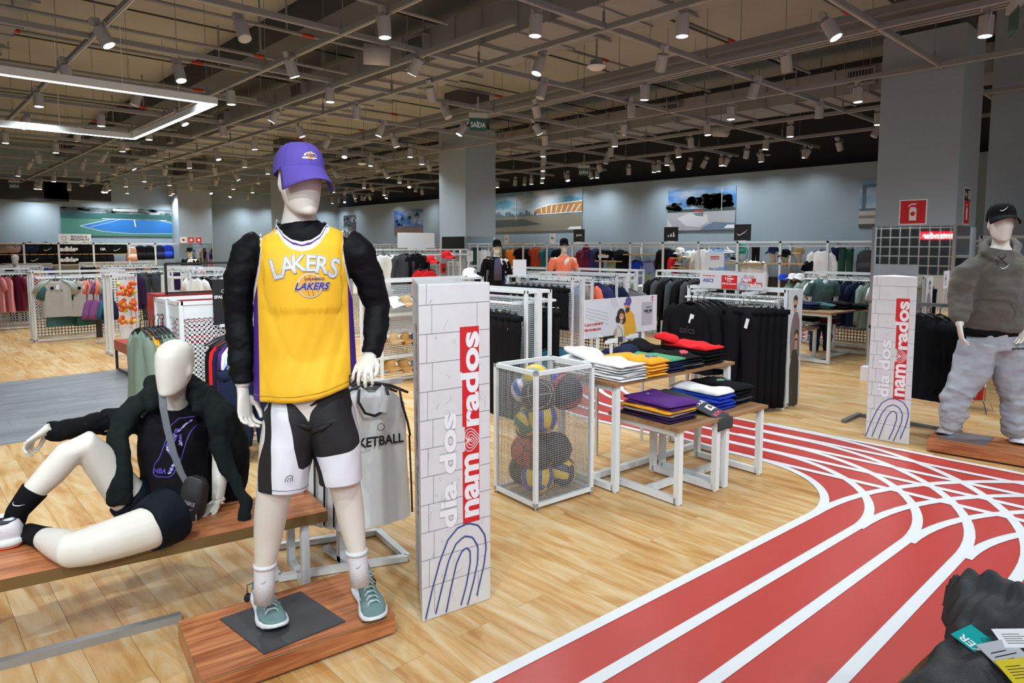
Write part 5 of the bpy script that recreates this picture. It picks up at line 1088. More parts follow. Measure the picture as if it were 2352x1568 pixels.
def sb2(mb, name, m, smooth=True): return mb.build(name, m, se, smooth, M=MS)
LT = (RT * .97 - HD * .24).normalized(); SF = (-HD * .97 - RT * .24).normalized()
b = MB()
b.ell([(H(405, 1205, 3.22), .15, .11), (H(402, 1160, 3.24), .155, .11), (H(400, 1090, 3.27), .135, .095), (H(400, 1020, 3.29), .155, .11), (H(400, 975, 3.30), .17, .105), (H(400, 948, 3.30), .12, .075), (H(401, 928, 3.29), .062, .058), (H(402, 905, 3.27), .052, .054), (H(402, 880, 3.25), .052, .055)], 24, lat=LT)
HS = H(401, 843, 3.20); HSF = (-HD * .98 - RT * .18 - UPZ * .10).normalized(); head_egg(b, HS, UPZ + RT * .02, HSF, 1.04)
AR = [(H(318, 968, 3.28), .058), (H(285, 965, 3.25), .055), (H(235, 972, 3.18), .046), (H(190, 980, 3.10), .042), (H(140, 985, 3.03), .036), (H(98, 988, 2.98), .026)]
wl = F(500, 1150, BZ + .04); s5 = H(515, 985, 3.34); AL = [(H(478, 965, 3.32), .058), (s5, .055), (s5.lerp(wl, .35), .046), (s5.lerp(wl, .55), .042), (s5.lerp(wl, .8), .034), (wl, .028)]
for a in (AR, AL): b.tube(*limb(a), 14)
LR = [(H(350, 1180, 3.20), .095), (H(285, 1130, 3.12), .085), (H(228, 1055, 3.04), .074), (H(194, 1020, 2.99), .066), (H(160, 1040, 2.95), .060), (H(120, 1085, 2.92), .060), (H(80, 1125, 2.88), .050), (H(40, 1175, 2.84), .038), (H(25, 1215, 2.83), .036)]
LL = [(F(px_, py_, BZ + r_), r_) for px_, py_, r_ in ((395, 1178, .112), (335, 1214, .092), (265, 1236, .084), (205, 1254, .076), (168, 1262, .070), (140, 1250, .063), (118, 1242, .054), (92, 1232, .040), (70, 1226, .037))]
for a in (LR, LL): b.tube(*limb(a), 18)
bo = sb2(b, 'body', M_SKIN); remesh(bo, .009, 5)
hand_obj('hand', se, M_SKIN, AR[-1][0] - Q0 + RT * .012, (-RT * .75 - UPZ * .55 - HD * .1), (RT * .35 - UPZ * .9), sc=1.0, curl=.95, thumb_side=-1, thumb=.8, spread=.2)
hand_obj('hand', se, M_SKIN, AL[-1][0] - Q0, (-UPZ * .3 - HD * .6 - RT * .4), (-UPZ * 1), sc=.95, curl=.3, thumb_side=1)
C_TEE = C('tee_black', (.014, .013, .019), .8); C_HOOD = cloth('hoodie_dark_green', (.020, .027, .026), .92, .5, 300, .25)
b = MB(); b.ell([(H(415, 1212, 3.20), .178, .135), (H(410, 1170, 3.22), .178, .135), (H(402, 1090, 3.26), .168, .132), (H(400, 1020, 3.285), .175, .134), (H(400, 975, 3.30), .182, .124), (H(400, 945, 3.30), .125, .082), (H(401, 927, 3.29), .072, .066)], 26, lat=LT)
for a in (AR, AL): b.tube([a[0][0], a[1][0], a[2][0].lerp(a[1][0], .1)], [.065, .066, .062], 14)
te = sb2(b, 't_shirt', C_TEE); remesh(te, .009, 2); wrinkle(te, .015, 7, 11, (1, 1, .8))
b = MB(); b.tube([AR[1][0], AR[2][0], AR[3][0], AR[4][0], AR[5][0] * .8 + AR[4][0] * .2], [.058, .055, .050, .050, .042], 18); sl = sb2(b, 'sleeve', C_K); remesh(sl, .007, 1); wrinkle(sl, .014, 13, 5)
# hoodie over the shoulders
b = MB()
b.tube([H(352, 940, 3.18), H(340, 905, 3.24), H(352, 880, 3.34), H(400, 872, 3.40), H(440, 880, 3.36), H(456, 912, 3.26), H(450, 950, 3.18)], [.025, .038, .042, .045, .044, .042, .028], 14)
b.ell([(H(345, 905, 3.27), .05, .035), (H(318, 925, 3.24), .068, .04), (H(288, 958, 3.19), .060, .045), (H(272, 1000, 3.12), .050, .038), (H(268, 1060, 3.07), .050, .034), (H(272, 1110, 3.05), .052, .034), (H(278, 1135, 3.05), .046, .032), (H(280, 1152, 3.05), .050, .032)], 18, lat=LT)
b.ell([(H(448, 893, 3.30), .055, .04), (H(478, 925, 3.27), .080, .055), (H(508, 960, 3.26), .090, .085), (H(522, 1005, 3.28), .088, .10), (H(528, 1050, 3.33), .085, .10), (H(530, 1100, 3.38), .080, .09), (H(528, 1142, 3.40), .055, .06)], 20, lat=LT)
b.ell([(H(372, 900, 3.40), .13, .03), (H(400, 1000, 3.43), .20, .04), (H(420, 1100, 3.45), .20, .04), (H(430, 1150, 3.44), .18, .035)], 20, lat=LT)
b.ell([(H(500, 1010, 3.20), .045, .03), (H(520, 1060, 3.18), .040, .03), (H(545, 1105, 3.15), .038, .028), (H(560, 1150, 3.10), .036, .026), (H(560, 1190, 3.06), .036, .026), (H(545, 1222, 3.02), .03, .02)], 14, lat=LT)
ho = sb2(b, 'draped_hoodie', C_HOOD); remesh(ho, .009, 2); wrinkle(ho, .026, 5.5, 9, (1.5, 1.5, .55)); wrinkle(ho, .005, 14, 3)
b = MB(); b.ell([(H(279, 1128, 3.05), .054, .037), (H(281, 1155, 3.05), .050, .034)], 18, lat=LT); cu_ = sb2(b, 'hoodie_cuff', C_HOOD); mod(cu_, 'BEVEL', width=.006, segments=2)
# cycling shorts, socks, shoes
b = MB(); b.ell([(H(405, 1225, 3.18), .15, .115), (H(400, 1180, 3.20), .16, .118)], 20, lat=LT)
b.tube([LL[0][0], LL[1][0].lerp(LL[0][0], .55), LL[1][0]], [.124, .118, .106], 20); b.tube([LR[0][0], LR[1][0].lerp(LR[0][0], .5), LR[1][0].lerp(LR[0][0], .12)], [.115, .110, .104], 20)
so = sb2(b, 'shorts', C('shorts_ink', (.010, .014, .025), .6)); remesh(so, .009, 2); wrinkle(so, .008, 9, 2)
sb2(MB().tube([LR[6][0].lerp(LR[7][0], .0), LR[6][0].lerp(LR[7][0], .1), LR[7][0], LR[8][0] - UPZ * .01], [.056, .055, .044, .042], 22), 'sock', C_K)
sb2(MB().tube([LL[6][0].lerp(LL[7][0], .5), LL[7][0], LL[8][0] + (LL[8][0] - LL[7][0]) * .3], [.049, .044, .042], 22), 'sock', C_K)
sp = LR[6][0].lerp(LR[7][0], .45) - HD * .052; T_ = MB(); T_.add([Vector((v.x, v.y, 0)) for v in swoosh(.05, radians(-28))], [(0, 1, 2, 8, 9, 10), (2, 3, 7, 8), (3, 4, 6, 7), (4, 5, 6)])
TT = BVHTree.FromPolygons([Vector(v) for v in MB().tube([LR[6][0], LR[7][0], LR[8][0]], [.056, .045, .043], 30).v], MB().tube([LR[6][0], LR[7][0], LR[8][0]], [.056, .045, .043], 30).f)
sb2(project(T_, frame(sp, RT, UPZ), TT, .003, .01), 'sock_logo', M_WHITE, False)
M_SHW = mat('shoe_white', (.72, .70, .74), .5); M_SHO = mat('shoe_orange', (.85, .13, .04), .45); M_SHP = mat('shoe_purple', (.20, .02, .20), .45)
e = empty('running_shoe', (0, 0, 0)); e.parent = se; hl = H(58, 1285, 2.80); hl.z = BZ + .004; shoe('s', e, hl - Q0, (-RT * .9 - HD * .45), M_SHW, M_MID, mat('lace_coral', (.8, .2, .15), .7), M_SHP, L=.33, side=1, m_outsole=M_SHO, up=(0, 0, 1))
e = empty('running_shoe', (0, 0, 0)); e.parent = se; hl = H(78, 1238, 3.03); shoe('s', e, hl - Q0, (-RT * .75 + HD * .1 + UPZ * .25), M_SHW, M_MID, M_BLACKM, M_SHP, L=.27, side=1, m_outsole=M_SHO, up=(-RT * .1 - HD * .8 + UPZ * .5))
# print on the t-shirt
bmT = bmesh.new(); bmT.from_mesh(te.data); TTB = BVHTree.FromBMesh(bmT); bmT.free(); TM = frame(H(396, 1028, 3.15) - Q0, LT * 1.0 - UPZ * .02, UPZ + LT * .02)
M_VIO = mat('print_violet', (.10, .06, .42), .5); M_LIL = mat('print_pale_lilac', (.55, .52, .70), .5)
ou = [(-.02, .125), (.055, .125), (.062, .11), (.045, .0), (.03, -.08), (.015, -.125), (-.0, -.135), (-.06, -.135), (-.082, -.12), (-.075, -.08), (-.055, -.05), (-.045, .0), (-.035, .1)]
project(outline([(q_.x, q_.y) for q_ in res([Vector(o_) for o_ in ou + ou[:1]], 60)], .004), TM, TTB, .002, .012).build('print', M_VIO, se)
fig = MB(); rnd = random.Random(3)
for p_, q_, w_ in (((.03, .115), (.012, .075), .010), ((-.005, .06), (-.02, .0), .034), ((-.02, .0), (.02, -.06), .026), ((.02, .06), (.03, .01), .012), ((.018, -.06), (.0, -.12), .012), ((.0, .085), (.0, .065), .018)): a_ = outline([p_, q_], w_); fig.add(a_.v, a_.f)
project(fig, TM, TTB, .003, .012).build('print', M_VIO, se)
dots = MB()
for k in range(60):
    s_ = rnd.choice((((.03, .115), (.012, .075), .005), ((-.005, .06), (-.02, .0), .016), ((-.02, .0), (.02, -.06), .012), ((.02, .06), (.03, .01), .006), ((.018, -.06), (.0, -.12), .006))); t_ = rnd.random(); x = s_[0][0] * (1 - t_) + s_[1][0] * t_ + rnd.uniform(-1, 1) * s_[2]; y = s_[0][1] * (1 - t_) + s_[1][1] * t_ + rnd.uniform(-1, 1) * .003; d_ = disc(x, y, rnd.uniform(.002, .0042), 8); dots.add(d_.v, d_.f)
project(dots, TM, TTB, .0042, .012).build('print', M_LIL, se); project(off(text_mb('NBA', .032, .03, shear=.1), -.045, -.108), TM, TTB, .0035, .012).build('print', M_VIO, se)
# cross-body strap and pouch
sp_ = [H(372, 905, 3.14), H(374, 935, 3.12), H(384, 985, 3.10), H(398, 1040, 3.08), H(415, 1085, 3.07), H(430, 1112, 3.06)]; st = MB(); M_STR = mat('strap_grey', (.16, .17, .20), .5, bump=.3, bscale=600)
st.loft([[p - LT * .020, p + LT * .020, p + LT * .020 - SF * .003, p - LT * .020 - SF * .003] for p in sp_]); st.loft([[p - LT * .018 * 1, p + LT * .018, p + LT * .018 - SF * .003, p - LT * .018 - SF * .003] for p in [H(372, 905, 3.14), H(378, 896, 3.22), H(392, 890, 3.34)]])
bg = empty('crossbody_pouch', Q0, 0, 'small grey and black pouch bag on a strap worn by the seated mannequin', 'bag'); st.build('strap', M_STR, bg, M=MS)
pc_ = H(446, 1142, 3.06); U_ = (UPZ + LT * .22).normalized(); L_ = (LT - U_ * LT.dot(U_)).normalized(); N_ = L_.cross(U_) * 1; MP = Matrix.Translation(pc_ - Q0) @ Matrix((L_, U_, N_)).transposed().to_4x4()
b = MB(); b.ell([((0, 0, -.028), .050, .095), ((0, 0, -.022), .057, .102), ((0, 0, .022), .057, .102), ((0, 0, .030), .050, .095)], 28, lat=(1, 0, 0), e=3.2); b.build('pouch_body', mat('pouch_black', (.022, .022, .025), .6, bump=.3, bscale=400), bg, True, M=MP); b = MB(); b.ell([((-.002, 0, .012), .0585, .1035), ((-.002, 0, .018), .0585, .1035)], 28, e=3.2); b.build('zipper', mat('zip_grey', (.10, .10, .11), .4), bg, True, M=MP)
off(text_mb('NIKE', .026, .03, shear=.15), .004, -.018).build('logo', M_GREYB, bg, M=MP @ Matrix.Translation((0, 0, .0335))); T_ = MB(); T_.add([Vector((v.x, v.y, 0)) for v in swoosh(.06)], [(0, 1, 2, 8, 9, 10), (2, 3, 7, 8), (3, 4, 6, 7), (4, 5, 6)]); off(T_, .004, -.045).build('logo', M_GREYB, bg, M=MP @ Matrix.Translation((0, 0, .0335)))
MB().tube([(.045, -.06, .03), (.056, -.11, .03)], .0025, 6).build('zip_pull', M_GREYB, bg, True, M=MP)

# ================================================================ garments reused on the racks
GC = {}
def G(kind, m, label, cat, loc, rz=0, group=None, sc=1.0, w=None, tagged=False, extra=None, hg=None):
    key = (kind, m.name, w)
    if key not in GC:
        if kind == 'tee': mb = shirt_mesh(w or .50, .70, .10, 'short', seed=len(GC))
        elif kind == 'tank': mb = shirt_mesh(w or .44, .72, .09, None, seed=len(GC))
        elif kind == 'long': mb = shirt_mesh(w or .52, .70, .11, 'long', seed=len(GC))
        elif kind == 'hoodie': mb = shirt_mesh(w or .54, .70, .15, 'long', seed=len(GC), hood=True, wave=.02)
        elif kind == 'jacket': mb = shirt_mesh(w or .54, .74, .14, 'long', seed=len(GC), wave=.02)
        elif kind == 'pants': mb = pants_mesh(w or .36, .98, .10, False, len(GC))
        elif kind == 'shorts': mb = pants_mesh(w or .36, .5, .09, True, len(GC))
        GC[key] = mb.mesh('cloth', m, True)
    t = empty({'tee': 't_shirt', 'tank': 'tank_top', 'long': 'long_sleeve_shirt', 'hoodie': 'hoodie', 'jacket': 'jacket', 'pants': 'trousers', 'shorts': 'shorts'}[kind], loc, rz, label, cat, group)
    o = bpy.data.objects.new('cloth', GC[key]); COL.objects.link(o); o.parent = t
    if kind in ('pants', 'shorts'): clip_hanger(t)
    else: hanger(t, .40, m=hg)
    if tagged: swing_tag(t)
    if extra: extra(t)
    if sc != 1: t.scale = (sc,) * 3
    return t
def side_row(kind, cols, noun, cat, p0, p1, face, group, jit=.15, seed=0, sc=1.0, where=''):
    # garments side by side on a rail from p0 to p1, each facing along the rail
    rnd = random.Random(seed); n = len(cols); p0 = Vector(p0); p1 = Vector(p1)
    for i, (m, cn) in enumerate(cols):
        kk = kind[i % len(kind)] if isinstance(kind, (list, tuple)) else kind
        G(kk, m, '%s %s, %s of the row %s' % (cn, noun, (ORD[i] if i < 20 else 'last'), where), cat, p0.lerp(p1, (i + .5) / n), face + rnd.uniform(-jit, jit), group, sc)
def logo_on(t, art, m, y=-.062, z=-.2, x=0): off(art, 0, 0).build('chest_print', m, t, M=frame((x, y, z), (1, 0, 0), (0, 0, 1)))
def sw(L, ang=0): a = MB(); return a.add(swoosh(L, ang), [(0, 1, 2, 8, 9, 10), (2, 3, 7, 8), (3, 4, 6, 7), (4, 5, 6)])
def stripes3(s):
    m = MB()
    for i, h in enumerate((.35, .62, .9)): x = (-.42 + i * .33) * s; m.add([(x, -.3 * s, 0), (x + .26 * s, -.3 * s, 0), (x + .26 * s - .12 * s + .0, (-.3 + h * .62) * s, 0), (x - .0 + .02 * s - .14 * s * 0, (-.3 + h * .5) * s, 0)], [(0, 1, 2, 3)])
    return m
def cap_thing(label, loc, rz, m, group=None, sc=1.0, tilt=0, mono=None, m2=None, brim=None):
    t = empty('baseball_cap', loc, rz, label, 'cap', group); t.rotation_euler = (tilt, 0, rz); cap('c', t, (0, 0, 0), (0, 0, 1), (0, -1, 0), m, brim, 1.0, panels=False)
    if mono: off(fit(text_mb(mono, .05, .03), .042, .045), 0, 0).build('front_logo', m2, t, M=frame((0, -.106, .052), (1, 0, 0), (0, .35, 1)))
    t.scale = (sc,) * 3; return t
def duffel(label, loc, rz, m, group=None, w=.5, h=.27, d=.26, logo=None, ml=None, strap=None):
    t = empty('duffel_bag', loc, rz, label, 'bag', group); b = MB()
    b.ell([((-w / 2, 0, h / 2), .42 * d, .42 * h), ((-w / 2 + .02, 0, h / 2), .48 * d, .47 * h), ((0, 0, h / 2 + .004), .5 * d, .5 * h), ((w / 2 - .02, 0, h / 2), .48 * d, .47 * h), ((w / 2, 0, h / 2), .42 * d, .42 * h)], 20, lat=(0, 1, 0), e=2.8); o = b.build('bag_body', m, t, True)
    hd = MB(); [hd.tube([(-w * .2, y, h * .5), (-w * .18, y, h * .95), (0, y * .5, h * 1.12), (w * .18, y, h * .95), (w * .2, y, h * .5)], .010, 6) for y in (-d * .5, d * .5)]; hd.build('carry_handles', strap or m, t, True)
    if logo: (text_mb(logo, .13, .04) if isinstance(logo, str) else logo).build('logo', ml or M_WHITE, t, M=frame((.03, -d * .5 - .004, h * .48), (1, 0, 0), (0, 0, 1)))
    return t
def backpack(label, loc, rz, m, group=None, h=.44, w=.30, d=.17, hung=True):
    t = empty('backpack', loc, rz, label, 'bag', group); b = MB()
    b.ell([((0, 0, -h), w * .42, d * .40), ((0, 0, -h + .02), w * .49, d * .48), ((0, 0, -h * .5), w * .5, d * .52), ((0, 0, -.09), w * .46, d * .46), ((0, 0, -.03), w * .34, d * .34), ((0, 0, 0), w * .14, d * .14)], 20, lat=(1, 0, 0), e=2.8); b.build('pack_body', m, t, True)
    b = MB(); b.ell([((0, -d * .42, -h + .03), w * .38, d * .2), ((0, -d * .48, -h * .75), w * .42, d * .24), ((0, -d * .42, -h * .48), w * .36, d * .16)], 16, e=2.8); b.build('front_pocket', m, t, True)
    MB().tube([(-.03, 0, -.01), (-.03, 0, .05), (.03, 0, .05), (.03, 0, -.01)], .008, 6).build('top_loop', m, t, True)
    for s in (-1, 1): MB().tube([(s * .06, d * .4, -.05), (s * .10, d * .75, -.18), (s * .10, d * .5, -.36)], .014, 6).build('shoulder_strap', m, t, True)
    return t
def board(label, loc, rz, w, h, m, txt=None, mt=None, size=.1, feet=True, art=None, group=None):
    t = empty('rack_sign', loc, rz, label, 'sign', group); o = MB().box((0, 0, h / 2 + .02), (w, .006, h)).build('sign_board', m, t); bevel(o, .002, 1)
    if txt: fit(text_mb(txt, size, .02), size, None).build('lettering', mt, t, M=frame((0, -.0045, h / 2 + .02), (1, 0, 0), (0, 0, 1)))
    if art: art.build('logo', mt, t, M=frame((0, -.005, h / 2 + .02), (1, 0, 0), (0, 0, 1)))
    MB().box((0, 0, .012), (w * .45, .03, .024)).build('sign_foot', M_WHITEM, t); return t
KK = [(C_K, 'black')]
# ---------------------------------------------------------------- rack with black hoodies, end poster and promotion board
rk = gondola('white perforated rack of black hoodies and trousers with a couple poster on its end', (6.80, 3.62, 0), pi / 2, 1.12, .30, 1.225, p=.022, pt=.008)
for i in range(5): G('long', C_K, 'black sweatshirt with tonal chest logo, %s of the front row' % ORD[i], 'sweatshirt', (6.60 - i * .0, 3.98 - 0 * i, 1.10 - .0), -pi / 2 - .08 + i * .04, 'black sweatshirts on the poster rack', 1.0, .56) if False else None
for i in range(5):
    t = G('jacket', C_K, 'black sweatshirt, %s from the front on the poster rack arm' % ORD[i], 'sweatshirt', (6.30 + i * .075, 3.93 - i * .03, 1.06), -pi / 2 - .1, 'black sweatshirts on the poster rack', 1.0, .60)
    if i == 0: swing_tag(t, .07, -.16, -.085, .05, .10); off(fit(text_mb('asics', .1, .02), .20, None), .03, 0).build('chest_print', mat('print_tonal', (.035, .035, .04), .3), t, M=frame((0, -.100, -.28), (1, 0, 0), (0, 0, 1)))
for i in range(5):
    t = G('pants', C_K, 'black track trousers, %s from the front on the poster rack arm' % ORD[i], 'trousers', (6.30 + i * .07, 3.35 - i * .04, 1.02), -pi / 2 - .05 - .03 * i, 'black trousers on the poster rack', 1.0, .40)
    if i < 3: swing_tag(t, .10, -.12, -.07, .035, .10)
for y in (3.93, 3.35): MB().bar((6.80, y, 1.17), (6.28, y, 1.17), .012, .03).build('waterfall_arm', M_WHITEM, rk, M=rk.matrix_basis.inverted()) if False else None
for x_ in (.31, -.27): MB().bar((x_, .50, 1.185), (x_, 0, 1.185), .012, .03).build('waterfall_arm', M_WHITEM, rk)
EP = frame((6.80, 3.026, .64), (1, 0, 0), (0, 0, 1)); ep = sign('end_poster', 'tall poster of a man and a woman in dark sweatshirts on the rack end', 'poster', EP, .31, 1.16, mat('poster_pale', (.60, .62, .66), .5)); person_art(ep, EP @ Matrix.Translation((0, .38, 0)) , 1.0, 1)
q = MB(); [q.add(o_.v, o_.f) for o_ in (outline([(-.14, .25 - k * .2), (.14, .26 - k * .2)], .003) for k in range(4))]; q.build('print', M_GREYB, ep, M=EP @ Matrix.Translation((0, 0, .0009)))
PB = frame((6.56, 3.62, 1.30), (0, -1, 0), (0, 0, 1)); pb_ = sign('promotion_board', 'long white promotion board with red discount box on top of the poster rack', 'sign', PB, .74, .18, mat('board_white', (.62, .62, .66), .5))
for w_, (tx, wd, x, y, m) in enumerate((('ASICS', .13, -.27, -.005, M_BLUE), ('Promoções aqui', .15, -.26, .045, M_RED))): fit(text_mb(tx, .05, .03), wd, None, x, y).build('lettering', m, pb_, M=PB @ Matrix.Translation((0, 0, .0012)))
rect(-.11, -.088, .07, .055).build('print', M_RED, pb_, M=PB @ Matrix.Translation((0, 0, .0012)))
for tx, wd, x, y, m in (('COMPRE', .05, -.02, .045, M_WPR), ('2 peças', .10, -.02, .02, M_WPR), ('e ganhe', .05, -.02, -.005, M_WPR), ('25% de desconto', .165, -.02, -.032, M_WPR), ('dia dos', .12, .20, .055, M_GREYB)): fit(text_mb(tx, .05, .04), wd, None, x, y).build('lettering', m, pb_, M=PB @ Matrix.Translation((0, 0, .003)))
for r_, tx, x, y, wd in ((rect(.12, -.01, .28, .032), 'nam', .18, .012, .10), (rect(.19, -.055, .345, -.012), 'rados', .267, -.034, .14)): r_.build('print', M_RED, pb_, M=PB @ Matrix.Translation((0, 0, .0014))); fit(text_mb(tx, .05, .04), wd, None, x, y).build('lettering', M_WPR, pb_, M=PB @ Matrix.Translation((0, 0, .003)))
q = MB(); [q.add(o_.v, o_.f) for o_ in (outline(arch(.13, -.01 - .014 * k, .05 - .014 * k, (.07 + .014 * k, -.088), (.17 - .014 * k, -.088), 0), .004) for k in range(3))]; q.build('print', M_BLUE, pb_, M=PB @ Matrix.Translation((0, 0, .0012)))
for y in (3.35, 3.9): MB().bb((-.01, -.01, 0), (.01, .01, .02))
# ---------------------------------------------------------------- two racks behind the cage
g1 = gondola('white perforated rack of black trousers just behind the ball cage', (4.68, 5.25, 0), pi / 2, 1.25, .33, 1.235, p=.02, pt=.0075)
for i in range(7): G('pants', C_K, 'black trousers on clip hanger, %s along the near rail behind the ball cage' % ORD[i], 'trousers', (4.42, 4.75 + i * .10, .99), -pi / 2 - .35 + .05 * i, 'black trousers behind the ball cage', 1, .42, tagged=i == 0)
for i in range(8): G('tee' if i > 5 else 'pants', (C_K, C_DT)[i > 5], ('petrol t-shirt' if i > 5 else 'black trousers') + ', %s on the far rail behind the ball cage' % ORD[i], 'clothing', (4.94, 4.8 + i * .10, 1.0), pi / 2 + .3, 'clothes on the far rail behind the ball cage')
G('tee', C_DT, 'petrol t-shirt low on the rack right behind the ball cage', 't-shirt', (5.0, 4.72, .62), -.3, None, .9)
g2 = gondola('white perforated rack with black skirts, second behind the ball cage', (7.15, 6.85, 0), pi / 2, 1.3, .42, 1.235, p=.03, pt=.011)
for i in range(9): G('shorts', C_K, 'black skirt on clip hanger, %s along the front rail of the second rack' % ORD[i], 'skirt', (6.82, 6.35 + i * .12, 1.08), -pi / 2 - .25, 'black skirts on the second rack', 1.1, .42)
for i in range(5): G('tee', (C_IN, C_OR, C_ST, C_LB, C_N)[i], '%s t-shirt on the end of the second rack' % ('indigo', 'orange', 'stone', 'light blue', 'navy')[i], 't-shirt', (7.5, 6.2 + i * .2, 1.12), pi / 2 - .2, 't-shirts on the second rack')
board('blank white sign card standing on the second rack', (7.0, WX(1212, 640, 7.0).y, 1.235), -YAW, .20, .24, M_WHITE) if False else board('blank white sign card standing on the second rack', (6.94, 7.25, 1.21), -YAW, .20, .24, M_WHITE)
# ---------------------------------------------------------------- cap rack
cr_ = gondola('white perforated rack with caps on shelves beside the standing mannequin', (5.16, 7.19, 0), 0, 1.60, .46, 1.255, p=.022, pt=.008, rails=())
for z in (.30, .56, .82):
    MB().bb((-.79, -.23, z - .012), (.79, -.03, z)).build('shelf', M_WHITEM, cr_); MB().bb((-.79, -.235, z), (.79, -.228, z + .03)).build('shelf_lip', M_WHITEM, cr_)
CAPS = [(905, 692, C_W, 'white', 'NY', M_BLACK), (932, 690, C_TN, 'tan', 'LA', C_W), (952, 690, C_P, 'purple', 'NY', C_W), (903, 775, C_TN, 'tan', 'NY', C_W), (928, 775, C_CM, 'khaki', 'NY', M_BLACK), (950, 775, C_IN, 'indigo', 'NY', C_W), (898, 838, C_CM, 'camel', 'NY', C_W), (928, 836, C_CM, 'camel', 'NY', C_W), (952, 838, C_DG, 'dark grey', 'NY', C_W)]
for i, (px, py, m, cn, tx, m2) in enumerate(CAPS):
    p = WY(px, py, 6.98); r_ = ('top', 'middle', 'bottom')[i // 3]; c_ = ('left', 'centre', 'right')[i % 3]
    cap_thing('%s baseball cap with letter logo, %s of the %s shelf of the cap rack' % (cn, c_, r_), (p.x, 6.98, p.z - .045), .25, m, 'caps on the cap rack', 1.0, -.15, tx, m2)
# rack behind it: white t-shirts, jackets, red caps
g3 = gondola('long white perforated rack with white t-shirts and red caps behind the cap rack', (7.2, 11.2, 0), 0, 3.6, .5, 1.62, p=.035, pt=.013, rails=((.12, -.3),))
for px, py, kd, m, cn in ((880, 598, 'tee', C_W, 'white t-shirt'), (930, 600, 'jacket', C_CH, 'charcoal jacket'), (955, 602, 'jacket', C_K, 'black jacket'), (838, 600, 'tee', C_W, 'second white t-shirt')):
    p = WY(px, py, 10.85); G(kd, m, '%s hanging on the long rack behind the caps' % cn, 'clothing', (p.x, 10.85, 1.52), .05, 'clothes on the long rack')
for px, py in ((965, 632), (985, 634)): p = WY(px, py, 10.6); G('tank', C_R, 'red and white basketball jersey hung before the long rack, %s' % ('left one' if px < 970 else 'right one'), 'jersey', (p.x, 10.6, 1.22), .1, 'red jerseys')
for px, py, l in ((990, 601, 'left and lower'), (1027, 590, 'right and higher')): p = WY(px, py, 10.8); cap_thing('bright red baseball cap, the %s one on the long rack' % l, (p.x, 10.8, p.z), .2, C_R, 'red caps', 1.15, -.1, 'B', C_W)
p = WY(1027, 612, 10.8); MB().ell([((p.x, 10.8, p.z - .05), .07, .07), ((p.x, 10.8, p.z + .03), .06, .06)], 12); 
p = WY(1048, 640, 10.8); cap_thing('white baseball cap with dark letters above the totem', (5.9, 7.15, 1.26), .1, C_W, None, 1.05, -.1, 'NY', M_BLACK)
p = WY(1052, 617, 10.7); rb = sign('red_box', 'small red boxed product hanging on the long rack', 'box', frame((p.x, 11.17, p.z), (1, 0, 0), (0, 0, 1)), .11, .2, M_RED, [(disc(0, -.03, .035), M_BLACK)], th=.04)
MB().bb((p.x - .5, 10.6, 1.36), (p.x - .05, 10.86, 1.385)); 
bs = board('blank white rounded header board above the rack with the red caps', (7.86, 11.2, 1.62), -.1, .84, .30, M_WHITE)
# ---------------------------------------------------------------- rack with the black sign: jerseys, shorts, green garments
g4 = gondola('white perforated rack with basketball jerseys and a black sign behind the seated mannequin', (2.29, 5.82, 0), 0, 1.25, .62, 1.235, p=.042, pt=.016, rails=((.16, .26),))
m = MB(); wire_panel(m, (-.60, -.305, .08), (1, 0, 0), (0, 0, 1), 1.2, 1.0, .036, .014); stuff(m.build('perforated_panel', M_WHITEM, g4)); m = MB(); wire_panel(m, (-.615, -.27, .08), (0, 1, 0), (0, 0, 1), .54, 1.0, .036, .014); stuff(m.build('perforated_panel', M_WHITEM, g4)); MB().bb((-.61, -.32, 1.10), (.61, -.30, 1.2)).bb((-.63, -.29, 1.10), (-.61, .29, 1.2)).build('header_strip', M_WHITEM, g4)
bsp = board('black sign board with white lettering clipped on the jersey rack', (1.975, 5.46, 1.02), 0, .17, .36, M_BLACK); fit(text_mb('SPALDING', .04, .03), .15, None).build('lettering', M_WHITE, bsp, M=frame((0, -.005, .24), (1, 0, 0), (0, 0, 1))); outline([(.02 * cos(a), .012 * sin(a)) for a in [2 * pi * k / 20 for k in range(20)]], .003, True).build('logo', M_WHITE, bsp, M=frame((0, -.005, .285), (1, 0, 0), (0, 0, 1)))
M_BLT = mat('trim_royal', (.01, .03, .5), .6)
JR = [(C_K, 'black'), (C_R, 'red'), (C_N, 'navy'), (C_P, 'purple'), (C_W, 'white')]
for i, (m, cn) in enumerate(JR):
    t = G('tank', m, '%s basketball jersey, %s from the back on the arm under the black sign' % (cn, ORD[i]), 'jersey', (1.97 + i * .012, 5.36 - i * .05, .95), .12, 'jerseys under the black sign', 1, .42)
    if cn == 'white':
        for s in (-1, 1): MB().tube([(s * .075, -.03, .0), (s * .085, -.050, -.06), (s * .06, -.056, -.11), (0, -.058, -.135)], .008, 6).build('neck_trim', M_BLT, t, True); MB().tube([(s * .15, -.03, -.01), (s * .155, -.05, -.1), (s * .175, -.05, -.18), (s * .2, -.02, -.24)], .007, 6).build('armhole_trim', M_BLT, t, True)
        fit(text_mb('SPALDING', .03, .02), .09, None).build('neck_print', M_GREYB, t, M=frame((.0, -.062, -.05), (1, 0, 0), (0, 0, 1)))
for i in range(6): G('shorts', (C_N, C_K, C_N, C_IN, C_K, C_N)[i], '%s basketball shorts, %s from the front below the jerseys' % (('navy', 'black', 'navy', 'indigo', 'black', 'navy')[i], ORD[i]), 'shorts', (2.02 + .02 * i, 5.05 + i * .045, .72), .08, 'shorts below the jerseys', 1.15, .44)
C_SGD = C('sage_dark', (.19, .25, .20))
